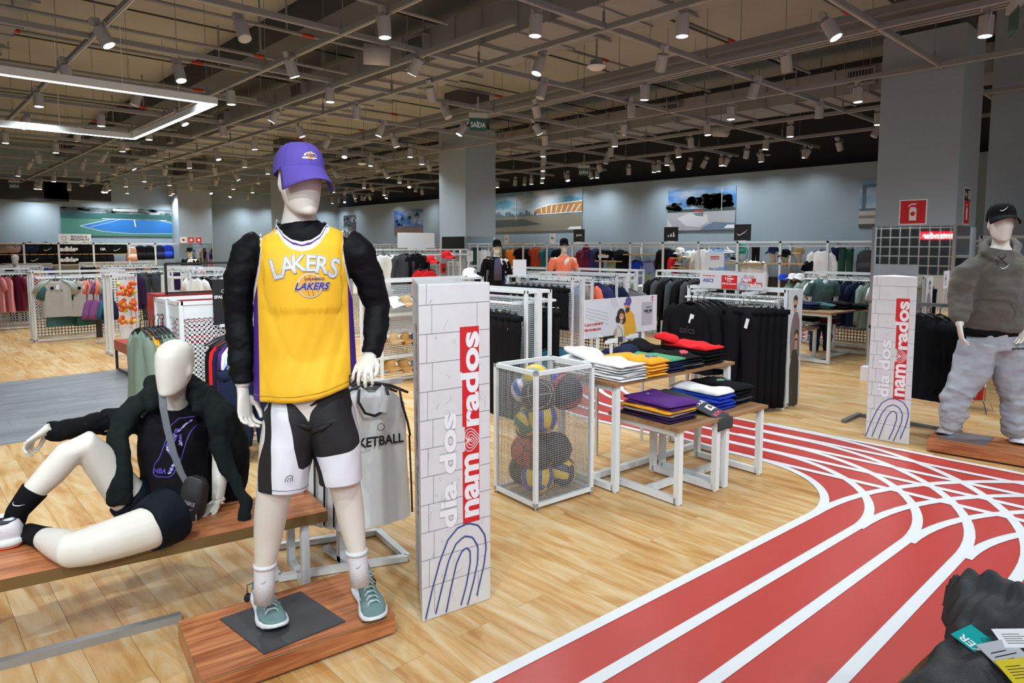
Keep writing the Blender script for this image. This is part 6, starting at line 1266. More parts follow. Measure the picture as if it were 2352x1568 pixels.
for i in range(6): G('long', C_OL if i == 3 else C_SGD, 'green jersey, %s along the left side of the jersey rack' % ORD[i], 'shirt', (1.63 - i * .035, 5.86 - .01 * i, 1.0), -pi / 2 + .12, 'green shirts on the jersey rack', 1.0, .34)
G('long', C_Y, 'yellow striped shirt among the green ones on the jersey rack', 'shirt', (1.50, 5.80, 1.0), -pi / 2 + .1, None, 1.0, .30)
# ---------------------------------------------------------------- low stand with white basketball jerseys beside the plinth
ws = empty('jersey_stand', (1.70, 3.08, 0), 0, 'white steel floor stand carrying white basketball jerseys behind the plinth', 'clothes stand')
f = MB(); a_, b_, c_, d_ = [p - Vector((1.70, 3.08, 0)) for p in (F(935, 1288), F(868, 1228), F(640, 1335), F(560, 1275))]
for p_, q_ in ((a_, b_), (a_, c_), (b_, b_ + (c_ - a_)), (c_, b_ + (c_ - a_))): f.bar(p_ + Vector((0, 0, .02)), q_ + Vector((0, 0, .02)), .035, .03)
f.bar((-.02, .03, 0), (-.02, .03, .95), .035).bar((-.02, -.1, .02), (-.02, .2, .02), .035, .03).bar((-.3, .03, .93), (.34, -.02, .93), .02, .03); f.build('stand_frame', M_WHITEM, ws)
for i in range(6):
    t = G('tank', C_W, 'white basketball jersey with black trim, %s from the front on the floor stand' % ORD[i], 'jersey', tuple(H(852 - i * 24, 888 - i * 1, 3.42 + i * .045)), -YAW + .5 + .04 * i, 'white jerseys on the floor stand', 1, .40)
    for s in (-1, 1): MB().tube([(s * .07, -.03, .0), (s * .08, -.048, -.06), (s * .05, -.056, -.12), (0, -.058, -.14)], .007, 6).build('neck_trim', M_BLACK, t, True); MB().tube([(s * .14, -.03, -.01), (s * .15, -.05, -.1), (s * .18, -.045, -.2), (s * .205, -.01, -.28)], .006, 6).build('armhole_trim', M_BLACK, t, True); MB().tube([(s * .2, -.01, -.28), (s * .205, -.015, -.5), (s * .21, -.012, -.7)], .005, 6).build('side_stripe', M_BLACK, t, True)
    if i == 0:
        for ch, wd in (('BASKETBALL', .34),): fit(text_mb(ch, .08, .03), wd, .052, -.02, 0).build('chest_print', M_BLACK, t, M=frame((0, -.064, -.27), (1, 0, 0), (0, 0, 1)))
        outline([(.018 * cos(a), .018 * sin(a)) for a in [2 * pi * k / 20 for k in range(20)]], .003, True).build('chest_print', M_BLACK, t, M=frame((.03, -.063, -.20), (1, 0, 0), (0, 0, 1))); swing_tag(t, .05, -.08, -.07, .045, .09)
# ---------------------------------------------------------------- right mannequin, its plinth
pr = empty('display_plinth', (6.375, 1.245, 0), -pi / 2 + .10, 'low wooden plinth under the mannequin in the grey-brown hoodie', 'plinth')
bevel(MB().bb((-.385, -.235, .014), (.385, .235, .1)).build('plinth_box', M_PLINTH, pr), .003, 2)
for x in (-.3, .3):
    for y in (-.17, .17): MB().tube([(x, y, 0), (x, y, .016)], .02, 10).build('foot', M_BLACKM, pr)
M_HOO = cloth('hoodie_taupe', (.105, .095, .082), .9, .4, 400, .2)
RM0 = F(2262, 1012, .1); rf = Vector((RM0.x, RM0.y, .1)); rm = empty('standing_mannequin', rf, 0, 'standing white mannequin in a grey-brown hoodie, grey joggers and black cap at the right edge', 'mannequin'); MR = Matrix.Translation(-rf)
def rb_(mb, name, m, smooth=True): return mb.build(name, m, rm, smooth, M=MR)
dr = rf.dot(HD); rth = radians(-4); RL = (RT * cos(rth) + HD * sin(rth)).normalized(); RFr = (-HD * cos(rth) + RT * sin(rth)).normalized()
b = MB(); b.ell([(H(2282, 800, dr), .15, .11), (H(2285, 740, dr), .15, .105), (H(2290, 660, dr), .155, .11), (H(2294, 610, dr), .175, .11), (H(2296, 585, dr), .12, .075), (H(2298, 565, dr), .062, .06), (H(2298, 545, dr), .055, .056)], 22, lat=RL)
RHF = (RFr * .97 - RT * .2 - UPZ * .08).normalized(); RHC = H(2299, 516, dr - .03); head_egg(b, RHC, UPZ, RHF, 1.06)
RA = [(H(2246, 612, dr), .055), (H(2222, 625, dr), .058), (H(2206, 680, dr), .048), (H(2204, 715, dr - .04), .044), (H(2204, 750, dr - .1), .028)]; RB = [(H(2342, 605, dr), .055), (H(2368, 620, dr), .058), (H(2382, 670, dr), .048), (H(2375, 715, dr - .06), .042), (H(2352, 748, dr - .14), .028)]
for a in (RA, RB): b.tube(*limb(a), 14)
R1 = [(H(2252, 790, dr), .10), (H(2228, 850, dr), .085), (H(2205, 900, dr), .06), (H(2190, 950, dr), .055), (H(2182, 985, dr + .02), .04)]; R2 = [(H(2308, 790, dr), .10), (H(2322, 860, dr), .085), (H(2330, 920, dr - .02), .06), (H(2332, 970, dr - .03), .055), (H(2334, 1005, dr - .03), .04)]
for a in (R1, R2): b.tube(*limb(a), 16)
bo = rb_(b, 'body', M_SKIN); remesh(bo, .010, 4)
hand_obj('hand', rm, M_SKIN, RA[-1][0] + MR.translation, (RT * .12 - UPZ - HD * .15), (RT * .8 - HD * .2), sc=1.05, curl=.55, thumb_side=-1); hand_obj('hand', rm, M_SKIN, RB[-1][0] + MR.translation, (-RT * .25 - UPZ - HD * .2), (-RT * .7 - HD * .3), sc=1.05, curl=.55, thumb_side=1)
b = MB(); b.ell([(H(2284, 756, dr), .215, .16), (H(2285, 740, dr), .235, .18), (H(2288, 700, dr), .235, .175), (H(2290, 660, dr), .222, .165), (H(2293, 615, dr), .225, .15), (H(2296, 588, dr), .16, .11), (H(2298, 572, dr), .10, .09)], 28, lat=RL)
for a in (RA, RB): b.tube([a[0][0], a[1][0], a[2][0], a[3][0], a[3][0].lerp(a[4][0], .55), a[3][0].lerp(a[4][0], .8)], [.085, .092, .088, .078, .062, .045], 16)
b.tube([H(2262, 582, dr - .04), H(2258, 566, dr + .04), H(2268, 556, dr + .10), H(2298, 553, dr + .12), H(2328, 556, dr + .10), H(2338, 566, dr + .04), H(2334, 582, dr - .04), H(2320, 594, dr - .09), H(2300, 600, dr - .11), H(2279, 594, dr - .09)], [.024, .027, .030, .031, .030, .027, .024, .020, .018, .020], 12, closed=True)
ho2 = rb_(b, 'hoodie', M_HOO); remesh(ho2, .011, 2); wrinkle(ho2, .028, 4.2, 21, (1, 1, 1.4), lambda c: 1.2 if abs((c - MR @ H(2290, c.z, dr)).x) > 9 else .8); wrinkle(ho2, .008, 10, 4, (.7, .7, 2.0), lambda c: 1 if c.z < 1.25 else .3)
hbm = bmesh.new(); hbm.from_mesh(ho2.data); HT = BVHTree.FromBMesh(hbm); hbm.free()
HMf = frame(MR @ H(2316, 612, dr - .17), RL, UPZ); project(sw(.07, .1), HMf, HT, .003, .02, 1).build('chest_logo', M_WHITE, rm)
pk = outline([(-.13, -.105), (-.16, -.06), (-.085, .04), (.085, .04), (.16, -.06), (.13, -.105)], .005); project(pk, frame(MR @ H(2289, 702, dr - .18), RL, UPZ), HT, .002, .02, 1).build('pocket_seam', mat('seam_dark', (.05, .045, .04), .9), rm)
for s in (-1, 1): MB().tube([MR @ H(2301, 596, dr - .17), MR @ H(2301 + s * 9, 588, dr - .18), MR @ H(2303 + s * 3, 582, dr - .17)], .006, 6).tube([MR @ H(2301, 596, dr - .17), MR @ H(2301 + s * 12, 608, dr - .165)], .006, 6).build('drawstring', mat('cord_olive', (.05, .045, .035), .8), rm, True)
rb_(MB().ell([(H(2284, 768, dr), .205, .15), (H(2284, 745, dr), .21, .155)], 28, lat=RL), 'undershirt_hem', C_K)
b = MB(); b.ell([(H(2284, 762, dr), .19, .15), (H(2283, 800, dr), .21, .165)], 24, lat=RL)
for a, s in ((R1, -1), (R2, 1)): b.tube([a[0][0], a[1][0], a[2][0], a[3][0], a[3][0].lerp(a[4][0], .75), a[4][0]], [.150, .134, .106, .095, .075, .055], 20)
jo2 = rb_(b, 'joggers', C_HG); remesh(jo2, .011, 2); wrinkle(jo2, .024, 4.5, 31, (1, 1, .9)); wrinkle(jo2, .016, 9, 5, (1, 1, 2), lambda c: 1.2 if c.z < .45 else .4)
jbm = bmesh.new(); jbm.from_mesh(jo2.data); JT2 = BVHTree.FromBMesh(jbm); jbm.free()
project(fit(text_mb('sportswear', .03, .03), .13, None), frame(MR @ H(2340, 801, dr - .15), RL, UPZ), JT2, .003, .02, 1).build('thigh_print', M_BLACK, rm)
e = empty('cap', (0, 0, 0)); e.parent = rm; e['label'] = 'black cap'; MC2 = cap('c', e, RHC + UPZ * .045 + MR.translation, UPZ - RHF * .12, RHF, C_K, sc=1.08); off(sw(.06, .25), -.022, 0).build('cap_logo', M_WHITE, e, M=MC2 @ frame((0, .1085, .055), (-1, 0, 0), (0, -.35, 1)))
for hl, td, sd in ((F(2193, 986, .1), F(2150, 998, .1) - F(2200, 975, .1), -1), (F(2336, 1003, .1), F(2334, 1045, .1) - F(2332, 990, .1), 1)): e = empty('sneaker', (0, 0, 0)); e.parent = rm; shoe('s', e, hl + MR.translation, td, mat('leather_white', (.74, .75, .78), .4), M_WHITE, M_WHITE, mat('swoosh_navy', (.02, .03, .12), .5), L=.30, side=sd)
q = [F(2152, 1003, .106), F(2262, 1022, .106), F(2284, 1003, .106), F(2190, 990, .106)]; rb_(MB().poly([p - UPZ * .006 for p in q], .006), 'base_plate', mat('steel_plate', (.28, .29, .31), .35, .5), False)
# ---------------------------------------------------------------- dark folded clothes on a table at the lower right corner
TZ = .80; K0 = F(2222, 1420, TZ); e0 = (F(2060, 1568, TZ) - F(2200, 1440, TZ)).normalized(); n0_ = Vector((-e0.y, e0.x, 0)); n0_ = n0_ if n0_.y < 0 else -n0_
ct = nest_table('wooden display table corner at the lower right edge of the photo', K0 + e0 * .50 + n0_ * .31 - Vector((0, 0, TZ)), atan2(-e0.y, -e0.x), 1.0, .62, TZ, m_top=wood_mat('corner_top_wood', (.34, .16, .06), (.52, .28, .12)))
def crumple(name, label, px, py, w, d, h, seed, m, rz):
    p = F(px, py, TZ); mb = MB(); 
    def fn(a, b):
        x, y = a * 2 - 1, b * 2 - 1; r = max(abs(x), abs(y)); e = max(0, 1 - r ** 3) ** .5
        v = Vector((x * 1.7 + seed, y * 1.7, seed)); wv = noise.noise(v * 1.6); rid = abs(noise.noise(Vector((x * 1.2 + y * 2.6 + seed, y * .5 - x * .4, seed + 2)))) * 1.1
        return Vector((x * w / 2 * (1 + .12 * noise.noise(Vector((y * 3, seed, 1)))), y * d / 2 * (1 + .12 * noise.noise(Vector((x * 3, seed, 4)))), h * e * (.70 + .18 * wv + .28 * rid)))
    mb.grid(fn, 56, 56); o = mb.build(name, m, None, True, loc=(p.x, p.y, TZ)); o.rotation_euler = (0, 0, rz); return tag(o, label, 'clothing', 'charcoal clothes at the lower right')
C_CH2 = cloth('charcoal_melange', (.035, .040, .046), .95, .6, 600, .2)
crumple('folded_trousers', 'charcoal folded garment with colourful tags at the lower right corner', 2345, 1500, .30, .27, .17, 2, C_CH2, .3)
crumple('folded_trousers', 'charcoal folded garment in the very bottom right corner', 2285, 1620, .33, .24, .11, 5, C_CH2, -.1)
def tagc(label, px, py, w, h, rz, m, txt=None, z=TZ + .10):
    p = F(px, py, z); t = MB().box((0, 0, 0), (w, h, .0015)).build('price_tag', m, None, loc=p); t.rotation_euler = (.25, -.1, rz); tag(t, label, 'tag')
    if txt: fit(text_mb(txt, .03, .02), h * .8, None, -w * .28, 0, pi / 2).build('lettering', M_WHITE, t, M=Matrix.Translation((0, 0, .0012)))
    else: q = MB(); [q.add(o_.v, o_.f) for o_ in (rect(-w * .35, -h * .3 + k * h * .12, w * (.1 + .2 * (k % 2)), -h * .3 + k * h * .12 + h * .03) for k in range(5))]; q.build('small_print', M_BLACK, t, M=Matrix.Translation((0, 0, .001)))
    return t
tagc('turquoise tag with white lettering on the charcoal clothes', 2256, 1482, .06, .085, -.35, mat('tag_turquoise', (.0, .36, .36), .4), 'OXER', TZ + .085); tagc('white barcode tag on the charcoal clothes', 2338, 1465, .07, .045, -.9, M_WHITE, None, TZ + .115); tagc('pale grey tag beside the turquoise one', 2318, 1510, .07, .075, -.6, mat('tag_grey', (.45, .46, .50), .5), None, TZ + .10); tagc('yellow barcode tag at the lower right corner', 2345, 1540, .06, .05, -.75, mat('tag_yellow', (.62, .50, .02), .5), None, TZ + .11)

bk = empty('garment_stand', (6.78, 2.02, 0), 0, 'dark steel stand with black garments behind the farther totem', 'clothes stand'); MB().bb((-.015, -.015, .03), (.015, .015, 1.16)).bb((-.02, -.34, 1.13), (.02, .30, 1.16)).build('stand_frame', MATS['dark_steel'], bk)
for i in range(4): G('jacket', C_K, 'black jacket, %s from the right behind the farther totem' % ORD[i], 'jacket', tuple(F(2150 - 9 * i, 672, 1.06) * 0 + Vector((6.80, 1.74 + .075 * i, 1.04))), -pi / 2 - .5 + .1 * i, 'black jackets behind the farther totem', 1.0, .46)
for i in range(1): G('pants', C_K, 'black trousers hanging just left of the farther totem', 'trousers', (6.80, 2.20, .92), -pi / 2 + .9, None, .6, .40)

# ================================================================ wall shelving along the back wall
SX = 13.95
sh_ = empty('wall_shelving', (SX, 0, 0), 0, 'long white steel wall shelving with clothes along the back wall', 'shelving')
BY = [25.2 - .98 * k for k in range(26)]
for k, y in enumerate(BY):
    m = MB().bb((-.02, y - .022, 0), (.02, y + .022, 1.78)).bb((.44, y - .02, 0), (.48, y + .02, 1.78)).bb((-.02, y - .02, 1.74), (.48, y + .02, 1.78)); m.build('upright', M_WHITEM, sh_)
    if k < 25: MB().bb((-.02, y - .98 + .02, 1.745), (.02, y - .02, 1.78)).bb((.02, y - .96, 1.66), (.05, y - .02, 1.69)).build('top_bar', M_WHITEM, sh_); MB().bb((.47, y - .96, 0), (.485, y - .02, 1.0)).build('back_panel', mat('shelf_back_dark', (.05, .052, .056), .8), sh_)
def oak(py, px0, px1, X=SX): a = WX(px0, py, X); b = WX(px1, py, X); z = a.z; MB().bb((-.02, b.y, z - .03), (.42, a.y, z)).build('oak_shelf', M_TOPL, sh_); return z
def wp(px, py, X=SX + .1): return WX(px, py, X)
for a in ((583, 1432, 1499), (591, 1541, 1573), (612, 1541, 1573), (602, 1664, 1750), (603, 1755, 1846), (598, 1367, 1427), (626, 1960, 2008), (615, 1315, 1335)): oak(*a)
def WG(kind, px, py, m, cn, noun, rz=-pi / 2, sc=1.0, w=None, grp='clothes hung on the back wall shelving', X=SX + .12, **k):
    p = WX(px, py, X); return G(kind, m, '%s %s' % (cn, noun), 'clothing', (X, p.y, p.z), rz, grp, sc, w, **k)
for px, py, kd, m, cn, nn, rz, sc in ((1153, 572, 'jacket', C_CH, 'grey', 'jacket beside the orange shirt on the back wall', -1.3, .85), (1164, 574, 'tee', C_OL, 'olive', 'shirt behind the orange shirt on the back wall', -1.0, .85), (1176, 572, 'tee', C_OG, 'orange', 'running shirt hanging on the back wall left of the rust one', -1.5, .85), (1196, 570, 'tee', C_K, 'black', 'shirt in the second wall bay, left one', -1.5, .85), (1213, 572, 'jacket', C_K, 'black', 'jacket in the second wall bay', -1.3, .85), (1232, 568, 'tee', C_BR, 'rust red', 'tank shirt with pale print on the back wall', -1.5, .9), (1255, 572, 'tee', C_DT, 'petrol', 'shirt on the back wall', -1.5, .85), (1268, 572, 'tee', C_DT, 'second petrol', 'shirt on the back wall', -1.2, .85), (1284, 572, 'tee', C_K, 'black', 'shirt left of the orange-clad mannequin', -1.5, .85),
        (1346, 572, 'hoodie', C_MR, 'maroon', 'hooded jacket beside the maroon bag', -1.5, 1.0), (1359, 576, 'jacket', C_MR, 'dark maroon', 'jacket behind the hooded one', -1.1, .9), (1369, 572, 'tee', C_IN, 'dark blue', 'shirt in the duffel bag bay', -1.2, .8), (1425, 574, 'jacket', C_K, 'black', 'jacket behind the sage jacket', -1.6, .85), (1413, 588, 'jacket', C_SG, 'sage green', 'jacket with dark zip on the back wall', -1.6, .8),
        (1461, 598, 'jacket', C_BL, 'royal blue', 'jacket under the first oak shelf', -1.6, .85), (1492, 600, 'long', C_LV, 'lavender', 'long sleeved shirt under the first oak shelf', -1.5, .8), (1451, 619, 'tee', C_PK, 'pink', 'loose t-shirt in front of the blue jacket', -1.6, .95), (1483, 620, 'tee', C_LV, 'bluish violet', 't-shirt beside the pink one', -1.5, .9), (1503, 626, 'tee', C_SG, 'pale green', 't-shirt beside the violet one', -1.2, .85),
        (1531, 571, 'long', C_K, 'black', 'long sleeved shirt above the swoosh mannequin', -1.5, .9), (1523, 592, 'tee', C_OL, 'khaki', 't-shirt left of the headless black-clad mannequin', -1.6, .85), (1545, 590, 'tee', C_R, 'bright red', 't-shirt behind the headless black-clad mannequin', -1.4, .7), (1612, 571, 'long', C_W, 'white', 'sweatshirt with small dark print in the seventh bay', -1.5, .9), (1650, 571, 'tee', C_LB, 'sky blue', 't-shirt on the back wall', -1.5, .8), (1606, 592, 'tee', C_ST, 'stone grey', 't-shirt below the white sweatshirt', -1.5, .95), (1736, 568, 'pants', C_K, 'black', 'trousers at the right of the shoe bay', -1.5, .5), (1732, 597, 'long', C_W, 'second white', 'sweatshirt with tick logo, below the shoe shelf', -1.5, .95),
        (1888, 575, 'long', C_W, 'third white', 'sweatshirt, above the green-clad torso', -1.6, .95), (1876, 597, 'tee', C_K, 'black', 'shirt beside the green-clad torso', -1.5, .85), (1926, 570, 'pants', C_N, 'navy', 'joggers on the back wall near the mirrored pillar', -1.6, .75), (1944, 572, 'pants', C_FR, 'dark green', 'joggers next to the navy ones', -1.3, .75)): WG(kd, px, py, m, cn, nn, rz, sc)
bpk = backpack('black backpack on the shelving close to the mirrored pillar', WX(1991, 574, SX + .12), -pi / 2, mat('pack_black', (.02, .02, .025), .7), None, .50, .36)
p = WX(1389, 600, SX + .1); duffel('black duffel bag with white adidas lettering on a wall shelf', (SX + .12, p.y, WX(1389, 598, SX).z), -pi / 2, C_K, None, .52, .26, .24, fit(text_mb('adidas', .13, .05), .36, None), M_WHITE)
p = WX(1325, 575, SX + .1); duffel('maroon duffel bag with long straps beside the maroon jacket', (SX + .1, p.y, WX(1325, 613, SX).z), -pi / 2, C_MR, None, .5, .28, .24)
for px, py, m, cn in ((1562, 575, C_W, 'cream'), (1583, 583, C_W, 'second cream'), (1776, 572, C_N, 'navy'), (1804, 580, C_K, 'black'), (1835, 575, C_TN, 'tan and black')):
    p = WX(px, py, SX + .15); t = cap_thing('%s cap on a stand on the back wall shelving' % cn, (SX + .15, p.y, p.z - .05), -pi / 2 - .3, m, 'caps on the wall shelving', 1.15); hd_ = MB(); hd_.ell([((0, .01, -.22), .05, .05), ((0, .01, -.10), .045, .045), ((0, 0, -.05), .065, .08), ((0, 0, .04), .07, .09)], 12).build('display_head', M_SKIN, t, True)
for px, py, m, cn in ((1800, 637, C_BL, 'royal blue'), (1822, 636, C_W, 'white'), (1838, 636, C_W, 'cream'), (1815, 657, C_SG, 'pale green'), (1836, 658, C_DG, 'grey')): p = WX(px, py, SX); cap_thing('%s cap hooked on the lower cap wall' % cn, (SX - .02, p.y, p.z - .04), -pi / 2 - .2, m, 'caps hooked on the lower cap wall', 1.1, -.2)
for px, py, m, cn, rz in ((1560, 606, C_W, 'white and black', .3), (1677, 579, C_W, 'white', -.2), (1692, 597, C_K, 'black', .2)):
    p = WX(px, py, SX + .15); t = empty('shoe', (SX + .15, p.y, p.z - .03), 0, '%s sneaker displayed on the back wall shelving' % cn, 'shoe', 'sneakers on the back wall'); shoe('s', t, (0, .14, 0), (-.25, -1, 0), m, M_WHITE, M_WHITE, None, L=.30)
p = WX(1704, 570, SX + .1); backpack('small turquoise and black gym bag hanging above the sneakers', (SX + .1, p.y, p.z + .12), -pi / 2, mat('bag_turquoise', (.03, .33, .27), .5), None, .24, .2, .1)
# brand boards on top of the shelving
for px, py, w, h, dark, tx, art in ((1163, 556, .20, .22, 0, 'UA', None), (1269, 555, .22, .24, 0, 'fila', None), (1330, 553, .40, .34, 1, 'puma', None), (1541, 551, .40, .34, 1, None, stripes3(.22)), (1705, 550, .40, .36, 1, None, sw(.26, .1))):
    p = WX(px, py, SX); b_ = board('%s brand board on top of the back wall shelving, %s' % ('black' if dark else 'small white', tx or ('with three slanted bars' if px < 1600 else 'with a tick logo')), (SX, p.y, 1.78), -pi / 2, w, h, M_BLACK if dark else M_WHITE, tx, M_WHITE if dark else M_BLACK, w * .5, True, art)
p = F(2350, 494, 2.0); 
# ---------------------------------------------------------------- posters on the walls
def pic(label, px0, px1, pt0, pb0, X=None, Y=None, sky=(.10, .28, .50), art=()):
    f_ = (lambda x, y: WX(x, y, X)) if X else (lambda x, y: WY(x, y, Y)); a, b, c = f_(px0, pt0), f_(px1, pt0), f_(px0, pb0); w = (b - a).length if not X else abs(b.y - a.y); w = abs((b.y - a.y) if X else (b.x - a.x)); h = a.z - c.z
    M = frame(((a.x + b.x) / 2, (a.y + b.y) / 2, (a.z + c.z) / 2), (0, -1, 0) if X else (1, 0, 0), (0, 0, 1)); key = 'sky%.2f%.2f' % (sky[0], sky[2])
    m = mat(key, sky, .6); nt = m.node_tree
    if 'cl' not in nt.nodes:
        tc = node(nt, 'ShaderNodeTexCoord'); mp = node(nt, 'ShaderNodeMapping'); mp.inputs['Scale'].default_value = (.8, .8, 2.4); n = node(nt, 'ShaderNodeTexNoise', Scale=1.1, Detail=5.0); n.name = 'cl'; cr = node(nt, 'ShaderNodeValToRGB'); cr.color_ramp.elements[0].position = .42; cr.color_ramp.elements[0].color = (*sky, 1); cr.color_ramp.elements[1].position = .68; cr.color_ramp.elements[1].color = (.50, .55, .60, 1)
        nt.links.new(tc.outputs['Object'], mp.inputs['Vector']); nt.links.new(mp.outputs[0], n.inputs['Vector']); nt.links.new(n.outputs[0], cr.inputs[0]); nt.links.new(cr.outputs[0], nt.nodes['Principled BSDF'].inputs['Base Color'])
    t = sign('wall_poster', label, 'poster', M, w, h, m, th=.02)
    for i, (mb, mm) in enumerate(art): mb.v = [(v[0] * w / 2, v[1] * h / 2, 0) for v in mb.v]; mb.build('print', mm, t, M=M @ Matrix.Translation((0, 0, .0105 + .0006 * i)))
    return t
c_ = lambda n, r, g, b: mat('pic_' + n, (r, g, b), .6)
def blobs(seed, n, x0, x1, y0, y1, r): m = MB(); rd = random.Random(seed); [m.add(d_.v, d_.f) for d_ in (disc(rd.uniform(x0, x1), rd.uniform(y0, y1), r * rd.uniform(.5, 1.2), 9) for _ in range(n))]; return m
def merge(*ms): o = MB(); [o.add(m.v, m.f) for m in ms]; return o
DKG = c_('darkgreen', .035, .055, .045)
pic('large photo poster of a blue tennis court on the left wall', 137, 393, 474, 541, Y=26.38, sky=(.05, .07, .08), art=[(rect(-1, -1, 1, .45), c_('court_green', .05, .17, .13)), (rect(-1, .2, 1, .62), c_('court_fence', .01, .07, .07)), (blobs(1, 40, -1, 1, .7, .98, .07), c_('trees', .04, .06, .05)), (flat([(-.68, -.3), (-.15, .22), (.75, .22), (1, .02), (1, -.75), (.3, -.82), (-.1, -.76)]), c_('court_blue', .01, .13, .40)), (merge(outline([(-.68, -.3), (-.15, .22), (.75, .22), (1, .02)], .02), outline([(-.68, -.3), (-.3, -.66), (.2, -.8), (1, -.76)], .02), outline([(-.5, -.36), (.02, .2)], .012), outline([(.28, .2), (.3, -.3)], .02), outline([(-.3, .24), (.9, .22)], .03)), c_('white', .7, .72, .72)), (rect(-.1, .8, .35, .98), c_('house', .45, .45, .45))])
palm = lambda x, y, s: merge(outline([(x, y - .9 * s), (x + .02, y)], .02), *[outline([(x + .02, y), (x + .02 + .1 * s * cos(a), y + .22 * s * sin(a) + .05), (x + .02 + .17 * s * cos(a), y + .3 * s * sin(a) - .08)], .035) for a in (0, .6, 1.2, 1.9, 2.5, 3.1, -.3, 3.5)])
pic('small photo poster of four palm trees at the beach', 905, 970, 485, 539, X=14.43, sky=(.05, .15, .42), art=[(rect(-1, -1, 1, -.45), c_('sand', .20, .13, .10)), (rect(-1, -.45, 1, -.3), c_('wallblue', .10, .12, .20)), (merge(palm(-.8, .1, .6), palm(-.4, .3, .7), palm(.1, .35, .75), palm(.62, .55, .9), blobs(3, 6, -.7, -.4, -.3, -.1, .08)), c_('palm', .02, .025, .03))])
sk_ = MB(); rd_ = random.Random(6); [sk_.add(r_.v, r_.f) for r_ in (rect(-1 + i * .04, -.22, -1 + i * .04 + .03, -.22 + rd_.uniform(.05, .32)) for i in range(38))]
pic('wide photo poster of a city skyline and an orange arena', 1020, 1338, 458, 536, X=14.43, sky=(.07, .22, .33), art=[(rect(-1, -1, 1, -.22), c_('asphalt', .20, .18, .14)), (sk_, c_('towers', .09, .12, .15)), (flat([(-.5, -.8), (-.15, -.35), (.25, -.35), (.5, -.65), (.3, -.72)]), c_('road_dark', .06, .07, .07)), (flat([(.45, -.15), (.42, .1), (.6, .28), (1, .38), (1, -.12)]), c_('arena', .42, .18, .05)), (merge(outline([(.42, .12), (.6, .3), (1, .4)], .04), outline([(.44, -.15), (1, -.12)], .04), *[outline([(.5 + .06 * i, -.1), (.49 + .07 * i, .25)], .012) for i in range(8)], *[outline([(x, -.4), (x, .95)], .006) for x in (-.62, -.2, .15)]), c_('white', .7, .72, .72)), (flat([(.82, -.95), (.86, -.82), (.99, -.82), (.99, -.95)]), c_('white', .7, .72, .72))])
pic('photo poster of a concrete skate park with trees', 1535, 1691, 437, 530, X=14.43, sky=(.03, .16, .40), art=[(rect(-1, -1, 1, 0), c_('concrete', .34, .34, .37)), (rect(-1, -.12, 1, .02), DKG), (blobs(5, 30, -.35, .05, .2, .55, .10), DKG), (blobs(8, 60, .1, .85, .05, .62, .12), DKG), (blobs(9, 25, -1, -.6, 0, .3, .10), DKG), (flat([(-.7, -.4), (-.3, -.15), (-.1, -.3), (.2, -.25), (.25, -.6), (0, -.85), (-.4, -.8)]), c_('ramp', .52, .51, .53)), (flat([(-.2, -.2), (.1, -.12), (.1, -.35), (-.12, -.3)]), c_('ramp_shade', .14, .14, .16)), (flat([(.1, -.85), (.4, -.62), (1, -.7), (1, -1), (.0, -1)]), c_('water_blue', .12, .16, .24)), (flat([(-1, -1), (-1, -.4), (-.75, -1)]), c_('ramp', .52, .51, .53)), (rect(-.15, -.1, .1, -.04), M_RED), (merge(outline([(.62, -.1), (.62, .95)], .012), flat([(.7, -.93), (.78, -.77), (.99, -.77), (.99, -.93)])), c_('white', .7, .72, .72))])
pic('photo poster of a beach seen through a frame, partly behind the pillar', 1977, 2090, 414, 522, X=14.43, sky=(.16, .32, .48), art=[(rect(-1, -1, 1, -.3), c_('sand2', .42, .38, .34)), (rect(-.9, -.2, -.75, .8), c_('frame_dark', .10, .13, .16)), (rect(-.9, .7, 1, .8), c_('frame_dark', .10, .13, .16)), (rect(-1, -.28, 1, -.2), c_('frame_dark', .10, .13, .16)), (rect(-1, -.62, 1, -.5), c_('shade', .2, .17, .15)), (rect(-1, -1, 1, -.86), c_('kerb', .06, .06, .06))])
pic('narrow dark photo poster of a crowd in the far corner', 789, 816, 495, 546, X=14.43, sky=(.03, .03, .035), art=[(blobs(2, 40, -1, 1, -.8, .9, .12), c_('crowd', .09, .09, .10)), (rect(.1, -.98, .95, -.86), c_('white', .7, .72, .72))])
# vents high on the left wall
for px in (115, 215): a = WY(px, 440, 26.35); MB().bb((a.x - 1.4, 26.3, a.z - .3), (a.x + .5, 26.39, a.z + .35)).build('wall_vent', M_DARK)['label'] = 'dark ventilation opening high on the left wall, %s' % ('left one' if px < 200 else 'right one')
for o in [o for o in COL.objects if o.name.startswith('wall_vent')]: o['category'] = 'vent'
